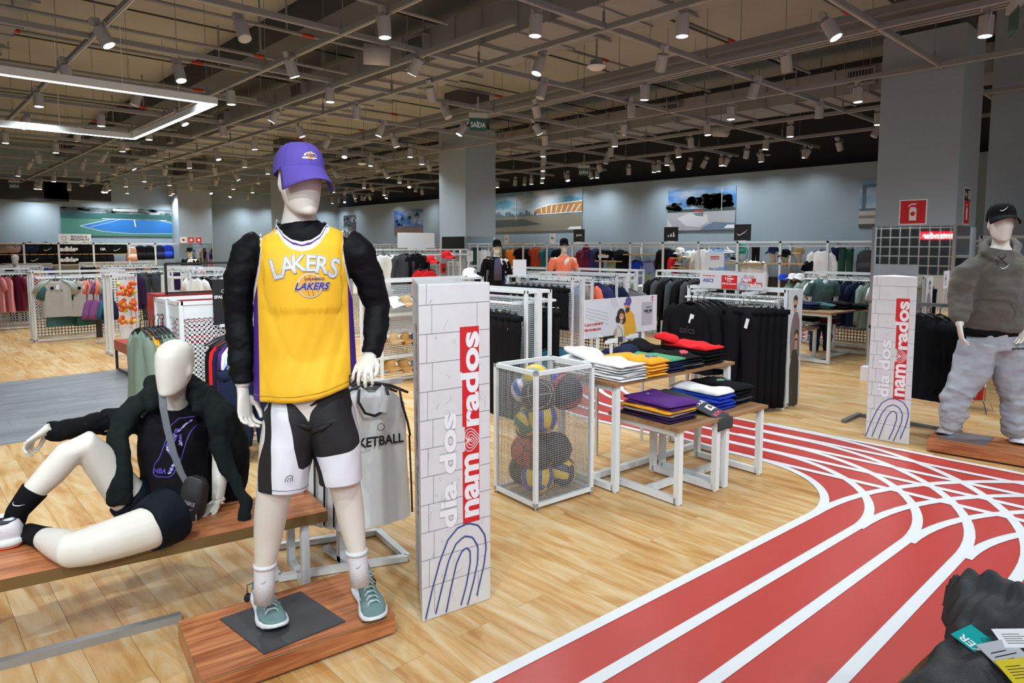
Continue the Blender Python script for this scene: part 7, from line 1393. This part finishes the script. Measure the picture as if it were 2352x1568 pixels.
# ---------------------------------------------------------------- left wall shelving with bags
LY = 25.9; ls = empty('wall_shelving', (0, LY, 0), 0, 'white steel wall shelving with bags along the left wall', 'shelving')
lx = [WY(px, 560, LY).x for px in (-26, 54, 134, 214, 296, 356, 413, 484)]
for x in lx: MB().bb((x - .028, -.02, 0), (x + .028, .02, 1.80)).build('upright', M_WHITEM, ls)
for a, b in zip(lx[:-1], lx[1:]):
    MB().bb((a, -.02, 1.75), (b, .02, 1.80)).build('top_bar', M_WHITEM, ls)
    if b < lx[5]: [MB().bb((a, 0, z - .03), (b, .4, z)).build('oak_shelf', M_TOPL, ls) for z in (WY(100, 583, LY).z, WY(100, 607, LY).z)]
def lp(px, py): return WY(px, py, LY + .1)
BG = [('BAG', 0)]
for i, (px, row, m, cn, lg_) in enumerate(((25, 0, c_('bagrose', .35, .26, .25), 'rose and black', None), (70, 0, C_N, 'navy', None), (107, 0, C_K, 'black', 'sw'), (155, 0, C_K, 'black', 'adidas'), (193, 0, C_K, 'black', None), (233, 0, C_K, 'black', 'ua'), (266, 0, C_K, 'black', 'sw'), (30, 1, C_K, 'black', None), (78, 1, C_K, 'black', 'sw'), (118, 1, C_K, 'black', None), (156, 1, C_K, 'black', 'adidas'), (197, 1, C_K, 'black', None), (236, 1, C_K, 'black', None))):
    p = lp(px, 583 if row == 0 else 607); art = {'sw': sw(.24, .1), 'adidas': fit(text_mb('adidas', .13, .06), .5, None), 'ua': fit(text_mb('UA', .1, .06), .16, None), None: None}[lg_]
    duffel('%s duffel bag%s, %s on the %s shelf of the left wall' % (cn, {'sw': ' with tick logo', 'adidas': ' with white lettering', 'ua': ' with two letters', None: ''}[lg_], ORD[i % 7], ('upper', 'lower')[row]), (p.x, LY + .12, p.z), 0, m, 'duffel bags on the left wall', .66, .34, .28, art, M_WHITE)
for px, py, m, cn in ((302, 567, c_('peach', .60, .30, .20), 'peach'), (322, 564, C_K, 'black'), (342, 564, C_K, 'second black'), (366, 563, C_N, 'navy'), (385, 562, C_BL, 'royal blue')): p = lp(px, py); backpack('%s backpack on the left wall shelving' % cn, (p.x, LY + .1, p.z), 0, m, 'backpacks on the left wall', .5, .38, .2)
a = WY(173, 562, LY); bs2 = board('white department sign above the left wall shelving reading BOLSAS & MOCHILAS', (a.x, LY, 1.80), 0, .92, .26, M_WHITE); [fit(text_mb(tx, .1, .03), wd, .07).build('lettering', mat('print_slate', (.10, .11, .14), .5), bs2, M=frame((x, -.005, z), (1, 0, 0), (0, 0, 1))) for tx, wd, x, z in (('BOLSAS &', .46, .12, .20), ('MOCHILAS', .52, .14, .11))]; outline([(.06 * cos(t), .07 * sin(t)) for t in [2 * pi * k / 12 for k in range(12)]], .014, True).build('icon', MATS['print_slate'], bs2, M=frame((-.3, -.005, .15), (1, 0, 0), (0, 0, 1)))
# ---------------------------------------------------------------- free racks further back
def rk_(label, px, w, d, rz, py=None, dh=None, h=1.235, p=.05, pt=.02, **k):
    dh = dh or 0.415 * FPX / (py - 568); q = H(px, 600, dh); return gondola(label, (q.x, q.y, 0), rz, w, d, h, p=p, pt=pt, name='display_rack', **k), q
def row(rack, q, kinds, cols, nm, y, z, n, rz, w, fz=0, sc=1.0, cat='clothing', grp=None):
    R = Matrix.Rotation(rz, 3, 'Z')
    for i in range(n):
        m, cn = cols[i % len(cols)]; kd = kinds[i % len(kinds)]; off_ = R @ Vector((-w / 2 + w * (i + .5) / n, y, 0)); G(kd, m, '%s %s, %s along the rail of the %s' % (cn, {'tee': 't-shirt', 'long': 'sweatshirt', 'pants': 'trousers', 'shorts': 'shorts', 'jacket': 'jacket', 'tank': 'top', 'hoodie': 'hoodie'}[kd], ORD[i], nm), cat, (q.x + off_.x, q.y + off_.y, z), rz + fz, grp or 'clothes on the ' + nm, sc)
r1, q1 = rk_('white perforated rack with pale mint jerseys, nearest rack of the left aisle', 178, 1.45, .5, 0, dh=12.3); 
for px, m, cn in ((128, C_ST, 'stone grey and mint'), (190, C_ST, 'second stone grey and mint')):
    p = WY(px, 643, q1.y - .33); t = G('tee', m, '%s football jersey facing the aisle on the left rack' % cn, 't-shirt', p, -.1, None, .92, .50); MB().tube([(0, -.062, -.17), (.0, -.062, -.171)], .02, 10); disc(-.07, 0, .03).build('badge', C_K, t, M=frame((0, -.066, -.15), (1, 0, 0), (0, 0, 1))); disc(.08, 0, .014).build('badge', C_OL, t, M=frame((0, -.066, -.2), (1, 0, 0), (0, 0, 1))); swing_tag(t, .02, -.13, -.07, .05, .09)
    for s in (-1, 1): t2 = MB().tube([(s * .11, -.02, -.005), (s * .2, -.012, -.06), (s * .28, -.01, -.2)], [.02, .038, .045], 8).build('sleeve_panel', C_MT, t, True)
p = WY(140, 648, q1.y - .24); G('tee', C_TL, 'dark green jersey behind the first mint jersey', 't-shirt', p, .3, None, 1.1); p = WY(205, 648, q1.y - .24); G('tee', C_FR, 'dark green jersey behind the second mint jersey', 't-shirt', p, .3, None, 1.1)
ts = empty('bag_stand', H(225, 700, 11.6), 0, 'stand with strappy sports tops and gym bags in the left aisle', 'clothes stand'); ts.location.z = 0; MB().tube([(0, 0, 0), (0, 0, 1.2)], .02, 8).bar((-.4, 0, 1.18), (.4, 0, 1.18), .02).bar((-.05, 0, .02), (.35, -.1, .02), .03).build('stand_frame', M_WHITEM, ts); MB().tube([(0, 0, .1), (0, 0, .62)], .05, 10).build('leg_form', M_BLACKM, ts)
for i, (px, m, cn) in enumerate(((205, C_MV, 'mauve'), (220, C_MV, 'second mauve'), (240, C_DT, 'dark blue'), (250, C_N, 'navy'))):
    p = H(px, 645, 11.5); t = empty('tote_bag', p, .2, '%s gym bag with long straps hanging in the left aisle' % cn, 'bag', 'gym bags in the left aisle'); b = MB(); b.ell([((0, 0, -.66), .16, .07), ((.01, 0, -.55), .15, .09), ((0, 0, -.38), .10, .05), ((0, 0, -.33), .06, .03)], 14); b.build('bag_body', m, t, True); [MB().tube([(s * .06, 0, -.36), (s * .04, 0, -.15), (0, 0, 0)], .012, 5).build('strap', m, t) for s in (-1, 1)]
for i in range(4): p = H(192 + i * 9, 643, 11.45); t = empty('sports_top', p, 0, 'small strappy sports top in coral and pink, %s on the left aisle stand' % ORD[i], 'clothing', 'sports tops on the left aisle stand'); MB().tube([(0, 0, 0), (.03, 0, -.12), (.0, 0, -.24)], [.008, .02, .035], 6).tube([(.05, 0, 0), (.04, 0, -.2)], .008, 5).build('cloth', (C_OR, C_PK, C_MV, C_OR)[i], t, True)
# tennis ball rack
tr, qt = rk_('narrow white rack with bunches of orange and yellow tennis balls', 272, .34, .45, 0, dh=10.4, panel=False, rails=()); MB().bb((-.03, -.01, .1), (.15, .01, 1.15)).build('back_board', M_WHITE, tr)
M_TBO = mat('tennis_orange', (.85, .13, .03), .8, bump=.2, bscale=300); M_TBY = mat('tennis_yellow', (.65, .62, .10), .8, bump=.2, bscale=300); cnt = 0; rnd = random.Random(12); tb_me = [MB().ball((0, 0, 0), .034, 12, 8).mesh('tennis_ball', m, True) for m in (M_TBO, M_TBY)]
for bx, (z0, z1) in itertools.product((282, 303), ((.94, 1.12), (.70, .86), (.52, .60))):
    for k in range(12 if z1 - z0 > .1 else 6):
        p = H(bx, 700, 10.1); z = rnd.uniform(z0, z1); o = bpy.data.objects.new('tennis_ball', tb_me[k % 3 == 2]); COL.objects.link(o); o.location = (p.x + rnd.uniform(-.05, .05), p.y + rnd.uniform(-.04, .04), z); tag(o, 'orange tennis ball in a hanging bunch' if k % 3 != 2 else 'yellow tennis ball in a hanging bunch', 'ball', ('orange' if k % 3 != 2 else 'yellow') + ' tennis balls in hanging bunches')
# red and grey benches, black frame
M_RDM = mat('bench_red', (.36, .015, .02), .35)
def sbench(label, x, y, z, w, d, m, th=.10):
    t = empty('display_bench', (x, y, 0), 0, label, 'bench'); MB().bb((0, 0, z - th), (w, d, z)).build('bench_top', m, t)
    for xx in (.02, w - .02):
        for yy in (.02, d - .02): MB().bb((xx - .014, yy - .014, .02), (xx + .014, yy + .014, z - th)).build('leg', M_BLACKM, t)
        MB().bb((xx - .014, 0, .02), (xx + .014, d, .045)).build('foot_rail', M_BLACKM, t)
sbench('red lacquered display bench with black legs behind the seated mannequin', 2.22, 9.32, .42, 1.3, .85, M_RDM, .13); sbench('grey display bench with black legs in front of the red one', 2.26, 8.42, .40, 1.1, .84, mat('bench_grey', (.13, .14, .155), .4))
rc = empty('red_cube_display', (2.85, 10.35, 0), 0, 'tall red box display with an open black frame on top', 'display'); MB().bb((0, 0, .42), (1.0, .6, .98)).build('red_box', M_RDM, rc); [MB().bar(a, b, .03).build('frame_bar', M_BLACKM, rc) for a, b in (((.1, 0, .98), (.1, 0, 1.42)), ((1.0, 0, .98), (1.0, 0, 1.45)), ((.1, 0, 1.42), (1.0, 0, 1.42)), ((.1, 0, 1.0), (1.0, 0, 1.0)), ((1.0, 0, 1.42), (1.9, -.4, 1.38)), ((.05, .05, 0), (.05, .05, .42)), ((.95, .05, 0), (.95, .05, .42)))]
# ball shelf
bsf, qb = rk_('white rack with colourful footballs stacked behind the jersey rack', 445, 1.0, .5, 0, dh=14.0, panel=False, rails=()); MB().bb((-.5, -.25, 1.02), (.5, .25, 1.05)).bb((-.5, -.25, .74), (.5, .25, .77)).build('shelf', M_WHITEM, bsf)
for i, (px, py, a, b, cn) in enumerate(((427, 638, M_WPR, B_Y, 'white and yellow'), (441, 636, M_WPR, M_RDM, 'white and red'), (454, 638, M_WPR, C_PK, 'white and pink'), (467, 640, M_WPR, B_Y, 'white and gold'), (434, 626, M_WPR, B_LB, 'white and blue'), (448, 625, M_WPR, B_LB, 'white and sky blue'), (461, 626, M_WPR, C_PK, 'white and rose'), (432, 658, B_Y, C_P, 'yellow and purple'), (446, 660, B_Y, C_P, 'gold and violet'), (460, 660, M_WPR, C_K, 'white and black'))): volleyball('%s football on the ball rack behind the jersey rack' % cn, H(px, py, 13.8), .105, [a, b], (i, .4 * i, .7)).update_tag()
for o in [o for o in COL.objects if o.get('label', '').endswith('ball rack behind the jersey rack')]: o['group'] = 'footballs on the rack'; o.name = 'football'
# more clothes racks, left and centre
for lab, px, dh, w, d, rz, kinds, cols, n, fz, nm in (
    ('white rack with pink clothes at the left edge of the photo', -5, 13.6, 1.0, .5, 0, ['tee', 'tank'], [(C_PK, 'pink'), (C_MR, 'crimson'), (C_PK, 'rose')], 6, -1.2, 'left edge rack'),
    ('white rack with red and coral clothes behind the pink ones', 38, 15.5, .9, .5, 0, ['jacket', 'tee'], [(C_R, 'red'), (C_OR, 'coral'), (C_ST, 'beige')], 6, -1.0, 'coral rack'),
    ('white rack with blue and purple shorts at the far left', 62, 17.5, 1.0, .5, 0, ['shorts', 'pants'], [(C_BL, 'blue'), (C_P, 'purple'), (C_N, 'navy')], 8, -1.1, 'far left rack'),
    ('white rack with light t-shirts and dark trousers near the benches', 350, 14.8, 1.9, .5, 0, ['tank', 'jacket', 'pants', 'pants'], [(C_W, 'white'), (C_DP, 'dark'), (C_CH, 'charcoal'), (C_CH, 'graphite')], 8, -.35, 'bench-side rack'),
    ('white rack at the far left centre with dark accessories', 270, 19.5, 1.8, .5, 0, ['shorts'], [(C_K, 'black'), (C_CM, 'brown')], 9, -.4, 'accessory rack'),
    ('white rack with mixed clothes left of the yellow-clad mannequin', 500, 13.2, 1.2, .5, 0, ['tee', 'long'], [(C_W, 'white'), (C_K, 'black'), (C_ST, 'grey')], 8, -1.1, 'rack left of the tall mannequin'),
    ('white rack with blue t-shirts in the centre of the shop', 1345, 10.7, 1.6, .45, pi / 2, ['tee'], [(C_N, 'navy'), (C_BL, 'royal'), (C_LB, 'light blue'), (C_LB, 'pale blue'), (C_N, 'dark navy'), (C_BL, 'cobalt'), (C_DG, 'grey'), (C_ST, 'stone'), (C_PK, 'pale pink')], 13, 1.35, 'blue shirt rack'),
    ('white rack with dark accessories before the back wall', 1224, 14.2, 1.5, .45, pi / 2, ['shorts', 'tee'], [(C_K, 'black'), (C_N, 'navy'), (C_LB, 'light blue')], 8, 1.2, 'accessory rack before the back wall'),
    ('white rack before the maroon clothes of the back wall', 1385, 13.2, 1.6, .45, pi / 2, ['tee'], [(C_SG, 'sage'), (C_W, 'white'), (C_K, 'black')], 8, 1.3, 'sage rack'),
    ('white rack with black jackets right of the headless torso', 1600, 12.2, 1.4, .45, pi / 2, ['jacket'], [(C_K, 'black'), (C_CH, 'charcoal')], 9, 1.3, 'black jacket rack'),
    ('white rack with white, grey and navy clothes left of the mirrored pillar', 1965, 11.2, 1.5, .45, pi / 2, ['long', 'tee'], [(C_PK, 'pale pink'), (C_W, 'white'), (C_SG, 'grey green'), (C_N, 'navy'), (C_N, 'dark navy'), (C_K, 'black')], 9, 1.3, 'rack left of the mirrored pillar')):
    r_, q_ = rk_(lab, px, w, d, rz, dh=dh, h=1.235 if dh > 11 else 1.25); row(r_, q_, kinds, cols, nm, -.3 if rz == 0 else .28, 1.08, n, rz, w, fz)
p = H(1432, 664, 10.2); G('tee', C_DG, 'grey crew neck t-shirt facing front at the end of the blue shirt rack', 't-shirt', p, -YAW - .1, None, 1.15, None, True)
# ---------------------------------------------------------------- tables and mannequins further back
nest_table('high wooden table with dark folded shirts near the mirrored pillar', (10.35, 4.05, 0), radians(-4), 1.35, .6, .735); nest_table('low wooden table with folded shirts in front of the far high one', (10.15, 4.25, 0), radians(-4), .62, .6, .48) if False else nest_table('low wooden table with folded shirts left of the far high one', (9.72, 4.45, 0), radians(-4), .75, .6, .48)
for i, (px, cols, cn) in enumerate(((1860, [C_N] * 4, 'navy'), (1898, [C_TL] * 3, 'grey green'), (1935, [C_K] * 4, 'black'), (1972, [C_K] * 3, 'second black'))): p = F(px, 712, .735); stack('%s folded shirt on the far high table' % cn, 'folded shirts on the far high table', p.x + .15, p.y + .12, .735, .26, .36, cols, seed=40 + i, h=.022)
for i, (px, cols, cn) in enumerate(((1858, [C_W, C_W, C_K, C_K], 'black over white'), (1905, [C_DG, C_MR, C_MR, C_DG], 'grey over maroon'))): p = F(px, 746, .48); stack('%s folded shirt on the far low table' % cn, 'folded shirts on the far low table', p.x + .12, p.y + .1, .48, .26, .34, cols, seed=50 + i, h=.026)
nest_table('high wooden table with white and dark folded clothes below the headless black torso', (11.35, 7.75, 0), radians(-4), 1.2, .6, .70); nest_table('low wooden table beside the middle high table', (10.8, 8.2, 0), radians(-4), .6, .5, .45)
for i, (px, cols, cn) in enumerate(((1478, [C_W] * 5, 'white'), (1512, [C_OR, C_BL, C_N], 'orange and navy'), (1545, [C_K] * 4, 'black'))): p = F(px, 672, .70); stack('%s folded clothes on the middle table' % cn, 'folded clothes on the middle table', p.x + .1, p.y + .1, .70, .3, .4, cols, seed=60 + i, h=.026)
p = F(1510, 700, .45); stack('black folded shirt on the low middle table', 'black shirts on the low middle table', p.x, p.y, .45, .3, .3, [C_W, C_K, C_K], seed=70, h=.025)
def man(name, label, px, dh, zt, h, rzo=0, **k): q = H(px, 600, dh); return mannequin(name, label, (q.x, q.y), -YAW + rzo, z0=zt - h, h=h, **k)
m1 = man('mannequin', 'white mannequin in a coral orange t-shirt and black cap before the back wall', 1295, 13.4, 1.80, 1.80, .05, shirt=C_OR, pants=C_K, bottom='shorts', capm=C_K)
m2_ = man('mannequin', 'white mannequin in dark jacket over purple shirt with a black visor', 1141, 13.0, 1.77, 1.75, .2, shirt=C_K, pants=C_DP, sleeve='long', capm=C_K); MB().ell([((0, -.115, 1.0), .08, .02), ((0, -.12, 1.25), .075, .02), ((0, -.11, 1.42), .05, .02)], 12).build('inner_shirt', cloth('violet_grey', (.10, .085, .15)), m2_, True)
t3 = man('torso_form', 'headless white mannequin in black t-shirt with white tick print behind the middle table', 1533, 12.9, 1.40, 1.62, .1, shirt=C_K, pants=C_K, head=False, arms='bent'); sw(.26, .15).build('chest_print', M_WHITE, t3, M=frame((0, -.150, 1.13), (1, 0, 0), (0, 0, 1)))
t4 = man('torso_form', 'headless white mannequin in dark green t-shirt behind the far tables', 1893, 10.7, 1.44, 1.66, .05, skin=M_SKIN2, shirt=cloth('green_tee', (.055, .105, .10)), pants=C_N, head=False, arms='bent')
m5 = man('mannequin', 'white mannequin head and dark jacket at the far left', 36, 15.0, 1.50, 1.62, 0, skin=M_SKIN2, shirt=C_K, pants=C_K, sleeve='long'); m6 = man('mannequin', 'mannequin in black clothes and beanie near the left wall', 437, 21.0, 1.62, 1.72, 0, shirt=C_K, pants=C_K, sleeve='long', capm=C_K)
# ---------------------------------------------------------------- signs, extinguishers, ceiling devices
def exit_sign(px, py, z, rz, tx='SAÍDA', th=.24):
    p = F(px, py, z) if z else None; t = empty('exit_sign', p, rz, None, 'sign', 'hanging exit signs'); MB().box((0, 0, .10), (th * 1.05, .05, .06)).tube([(0, 0, .13), (0, 0, .35)], .008, 6).build('sign_housing', mat('sign_housing', (.5, .5, .5), .4), t); MB().box((0, 0, -.02), (th, .008, .17)).build('sign_plate', mat('exit_green', (.02, .10, .06), .4), t)
    fit(text_mb('SAÍDA', .1, .03), th * .88, .09).build('lettering', M_WHITE, t, M=frame((0, -.006, -.02), (1, 0, 0), (0, 0, 1))); return t
for px, py, z, rz, lb in ((1098, 282, 3.35, -YAW + .3, 'green hanging exit sign reading SAÍDA in front of the middle pillar'), (1341, 393, 3.35, -YAW, 'small green exit sign reading SAÍDA far back in the centre'), (33, 425, 3.35, -.3, 'small green exit sign reading SAÍDA far back at the left'), (2328, 45, 3.35, .42, 'green exit sign seen from the side at the top right corner')): exit_sign(px, py, z, rz)['label'] = lb
def pillar_sign(label, M, w, h, art): sign('safety_sign', label, 'sign', M, w, h, M_WHITE, art, th=.004)
ext = lambda s: merge(flat([(-.035 * s, -.09 * s), (.035 * s, -.09 * s), (.035 * s, .03 * s), (.02 * s, .055 * s), (-.02 * s, .055 * s), (-.035 * s, .03 * s)]), outline([(-.045 * s, .06 * s), (-.02 * s, .085 * s), (.03 * s, .085 * s)], .014 * s))
pp = WX(2097, 487, 9.0); pillar_sign('red fire extinguisher sign on the wide face of the right pillar', frame((8.995, pp.y, pp.z), (0, -1, 0), (0, 0, 1)), .30, .30, [(rect(-.135, -.135, .135, .135), M_RED), (ext(1.1), M_WPR), (disc(0, -.02, .026), M_RED)])
pp = WY(2219, 487, 2.2); pillar_sign('narrow-looking red extinguisher sign on the side face of the right pillar', frame((pp.x, 2.195, pp.z), (1, 0, 0), (0, 0, 1)), .26, .30, [(rect(-.115, -.135, .115, .135), M_RED), (ext(1.0), M_WPR)])
pp = WY(2221, 447, 2.2); pillar_sign('black exit arrow sign on the side face of the right pillar', frame((pp.x, 2.195, pp.z), (1, 0, 0), (0, 0, 1)), .28, .16, [(rect(-.125, -.068, .125, .068), M_BLACK), (merge(outline([(-.09, 0), (-.01, 0)], .018), outline([(-.055, .035), (-.095, 0), (-.055, -.035)], .018), rect(.03, -.05, .06, .05), rect(.08, -.05, .11, .05)), M_WPR)])
pp = WY(440, 551, 25.55); [pillar_sign('%s small safety sign on the far left pillar' % l, frame((pp.x + dx, 25.59, pp.z), (1, 0, 0), (0, 0, 1)), .22, .22, [(rect(-.10, -.10, .10, .10), M_RED if l != 'white' else M_WPR), (disc(0, 0, .05), M_WPR if l != 'white' else M_RED)]) for l, dx in (('white', -.26), ('red', 0), ('second red', .26))]
def extinguisher(label, px, py, rz=0):
    p = F(px, py); t = empty('fire_extinguisher', (p.x, p.y, 0), rz, label, 'fire extinguisher'); b = MB(); b.tube([(0, 0, .12), (0, 0, .13), (0, 0, .5), (0, 0, .55), (0, 0, .58)], [.07, .085, .085, .06, .025], 18); b.build('cylinder', mat('extinguisher_red', (.50, .01, .012), .3), t, True); MB().box((0, 0, .61), (.03, .03, .06)).bar((-.02, 0, .64), (.10, 0, .66), .015, .02).build('valve', M_BLACKM, t); MB().tube([(0, -.02, .61), (.08, -.04, .55), (.10, -.03, .35)], .012, 8).build('hose', M_BLACKM, t, True); MB().add([(.086 * sin(a), -.087 * cos(a), z) for z in (.25, .42) for a in (-.5, -.25, 0, .25, .5)], [(i, i + 1, i + 6, i + 5) for i in range(4)]).build('label_sticker', M_WHITE, t)
    m = MB(); [m.tube([(s * .09, u * .09, .3), (s * .09, u * .09, .12), (s * .13, u * .13, 0)], .005, 5) for s in (-1, 1) for u in (-1, 1)]; m.tube([(.09 * cos(a), .09 * sin(a), .3) for a in [2 * pi * k / 16 for k in range(16)]], .005, 5, closed=True); m.tube([(.09 * cos(a), .09 * sin(a), .12) for a in [2 * pi * k / 16 for k in range(16)]], .005, 5, closed=True); m.build('wire_stand', M_CHROME, t); return t
extinguisher('red fire extinguisher in a wire stand between the legs of the right mannequin', 2238, 942); extinguisher('red fire extinguisher beside the mirrored pillar behind the right mannequin', 2196, 925)
MB().bb((-.0, -.0, 0), (.001, .001, .001)); wb = MB().bb((8.86, 2.08, 0), (8.98, 3.1, .17)).bb((8.86, 2.06, 0), (9.9, 2.18, .17)).build('pillar_plinth', M_WHITE); struct(wb)
for px, py, z, k in ((865, 126, 3.6, 'sp'), (1370, 152, 3.75, 'dm'), (1655, 301, 3.7, 'sp'), (832, 1103 // 2.936, 3.7, 'dm'), (1768, 356, 3.75, 'dm'), (285, 340, 3.7, 'dm')):
    p = F(px, py, z)
    if k == 'sp': t = empty('ceiling_speaker', p, -YAW + .25, 'grey cylindrical speaker under the ceiling, %s' % ('left of the big duct' if px < 1000 else 'near the back wall'), 'speaker'); MB().tube([(-.13, 0, 0), (.13, 0, 0)], .10, 20).build('speaker_body', M_LAMPB, t, True); MB().bar((0, 0, .1), (0, 0, .5), .01).build('hanger', M_STEEL, t)
    else: t = empty('ceiling_dome', p, 0, 'white dome device on a rod under the ceiling, %s' % {1370: 'centre', 832: 'left', 1768: 'right', 285: 'far left'}[px], 'ceiling device', 'dome devices'); MB().ell([((0, 0, -.05), .02, .02), ((0, 0, -.04), .07, .07), ((0, 0, -.01), .11, .11), ((0, 0, 0), .115, .115)], 18).build('dome', M_WHITE, t, True); MB().bb((-.05, -.05, 0), (.05, .05, .07)).tube([(0, 0, .05), (0, 0, .5)], .012, 8).build('rod', M_STEEL, t)
# ---------------------------------------------------------------- shop front behind the camera side, seen only in the pillar mirror
wg = MB(); wire_panel(wg, (-2.6, 3.2, .9), (0, 1, 0), (0, 0, 1), 4.6, 2.3, .23, .02); tag(wg.build('wire_grid', M_WHITEM), 'white wire grid display seen reflected in the pillar mirror', 'display grid')
MB().bb((-2.7, 3.2, 0), (-2.62, 7.8, .9)).build('grid_base', M_WHITEM)['label'] = 'low white base under the wire grid seen in the mirror'; bpy.data.objects['grid_base']['category'] = 'display base'
ss = sign('shop_sign', 'red lit bank sign seen reversed in the pillar mirror', 'sign', frame((-3.6, 5.65, 1.98), (0, 1, 0), (0, 0, 1)), 1.0, .22, mat('sign_red_lit', (.7, .0, .02), .5, emit=1.5)); fit(text_mb('santander', .2, .03), .85, None).build('lettering', mat('sign_white_lit', (1, 1, 1), .5, emit=2), ss, M=frame((-3.593, 5.65, 1.98), (0, 1, 0), (0, 0, 1)))

# shelving rack behind the right mannequin, small promotion card in front of the back wall
rr = empty('wall_shelving', (10.5, .92, 0), 0, 'white shelving frame with turquoise boxes behind the right mannequin', 'shelving')
for y in (1.35, .35, -.65): MB().bb((-.02, y - .02, 0), (.02, y + .02, 1.80)).bb((.4, y - .02, 0), (.44, y + .02, 1.80)).build('upright', M_WHITEM, rr)
for z in (1.80, 1.55, .95): MB().bb((-.02, -.65, z - .035), (.02, 1.35, z)).build('top_bar', M_WHITEM, rr)
for z in (1.1, .7, .3): MB().bb((0, -.63, z - .03), (.42, 1.33, z)).build('shelf', M_WHITEM, rr)
MB().bb((.42, -.64, 0), (.44, 1.34, 1.5)).build('back_panel', MATS['shelf_back_dark'], rr)
for i, (y, z, m, cn) in enumerate(((1.15, 1.1, mat('box_turquoise', (.02, .42, .34), .5), 'turquoise'), (.85, 1.1, M_BLACK, 'black'), (1.18, .7, MATS['box_turquoise'], 'second turquoise'), (.8, .7, MATS['box_turquoise'], 'third turquoise'), (1.1, .3, M_BLACK, 'low black'))): t = MB().bb((-.0, -.1, 0), (.3, .1, .2)).bb((-.004, -.06, .05), (0, .06, .12), k=1).build('product_box', [m, M_WHITE], None, loc=(10.52, y + .92, z)); tag(t, '%s product box on the shelving behind the right mannequin' % cn, 'box')
board('black brand board above the shelving behind the right mannequin', (10.5, 1.5, 1.80), -pi / 2, .5, .34, M_BLACK, None, M_WHITE, .2, True, sw(.2, .1))
p = WX(1640, 625, 12.3); pc2 = board('small white promotion card with red words standing behind the long promotion board', (12.3, p.y, 1.235), -pi / 2 + .1, .40, .30, M_WHITE); MB().bb((-.012, .0, -1.235), (.012, .024, .02)).build('sign_post', M_WHITEM, pc2); rect(-.08, .03, .10, .09).build('print', M_RED, pc2, M=frame((0, -.005, .15), (1, 0, 0), (0, 0, 1))); fit(text_mb('namorados', .1, .03), .16, .04).build('lettering', M_WHITE, pc2, M=frame((.01, -.007, .21), (1, 0, 0), (0, 0, 1)))
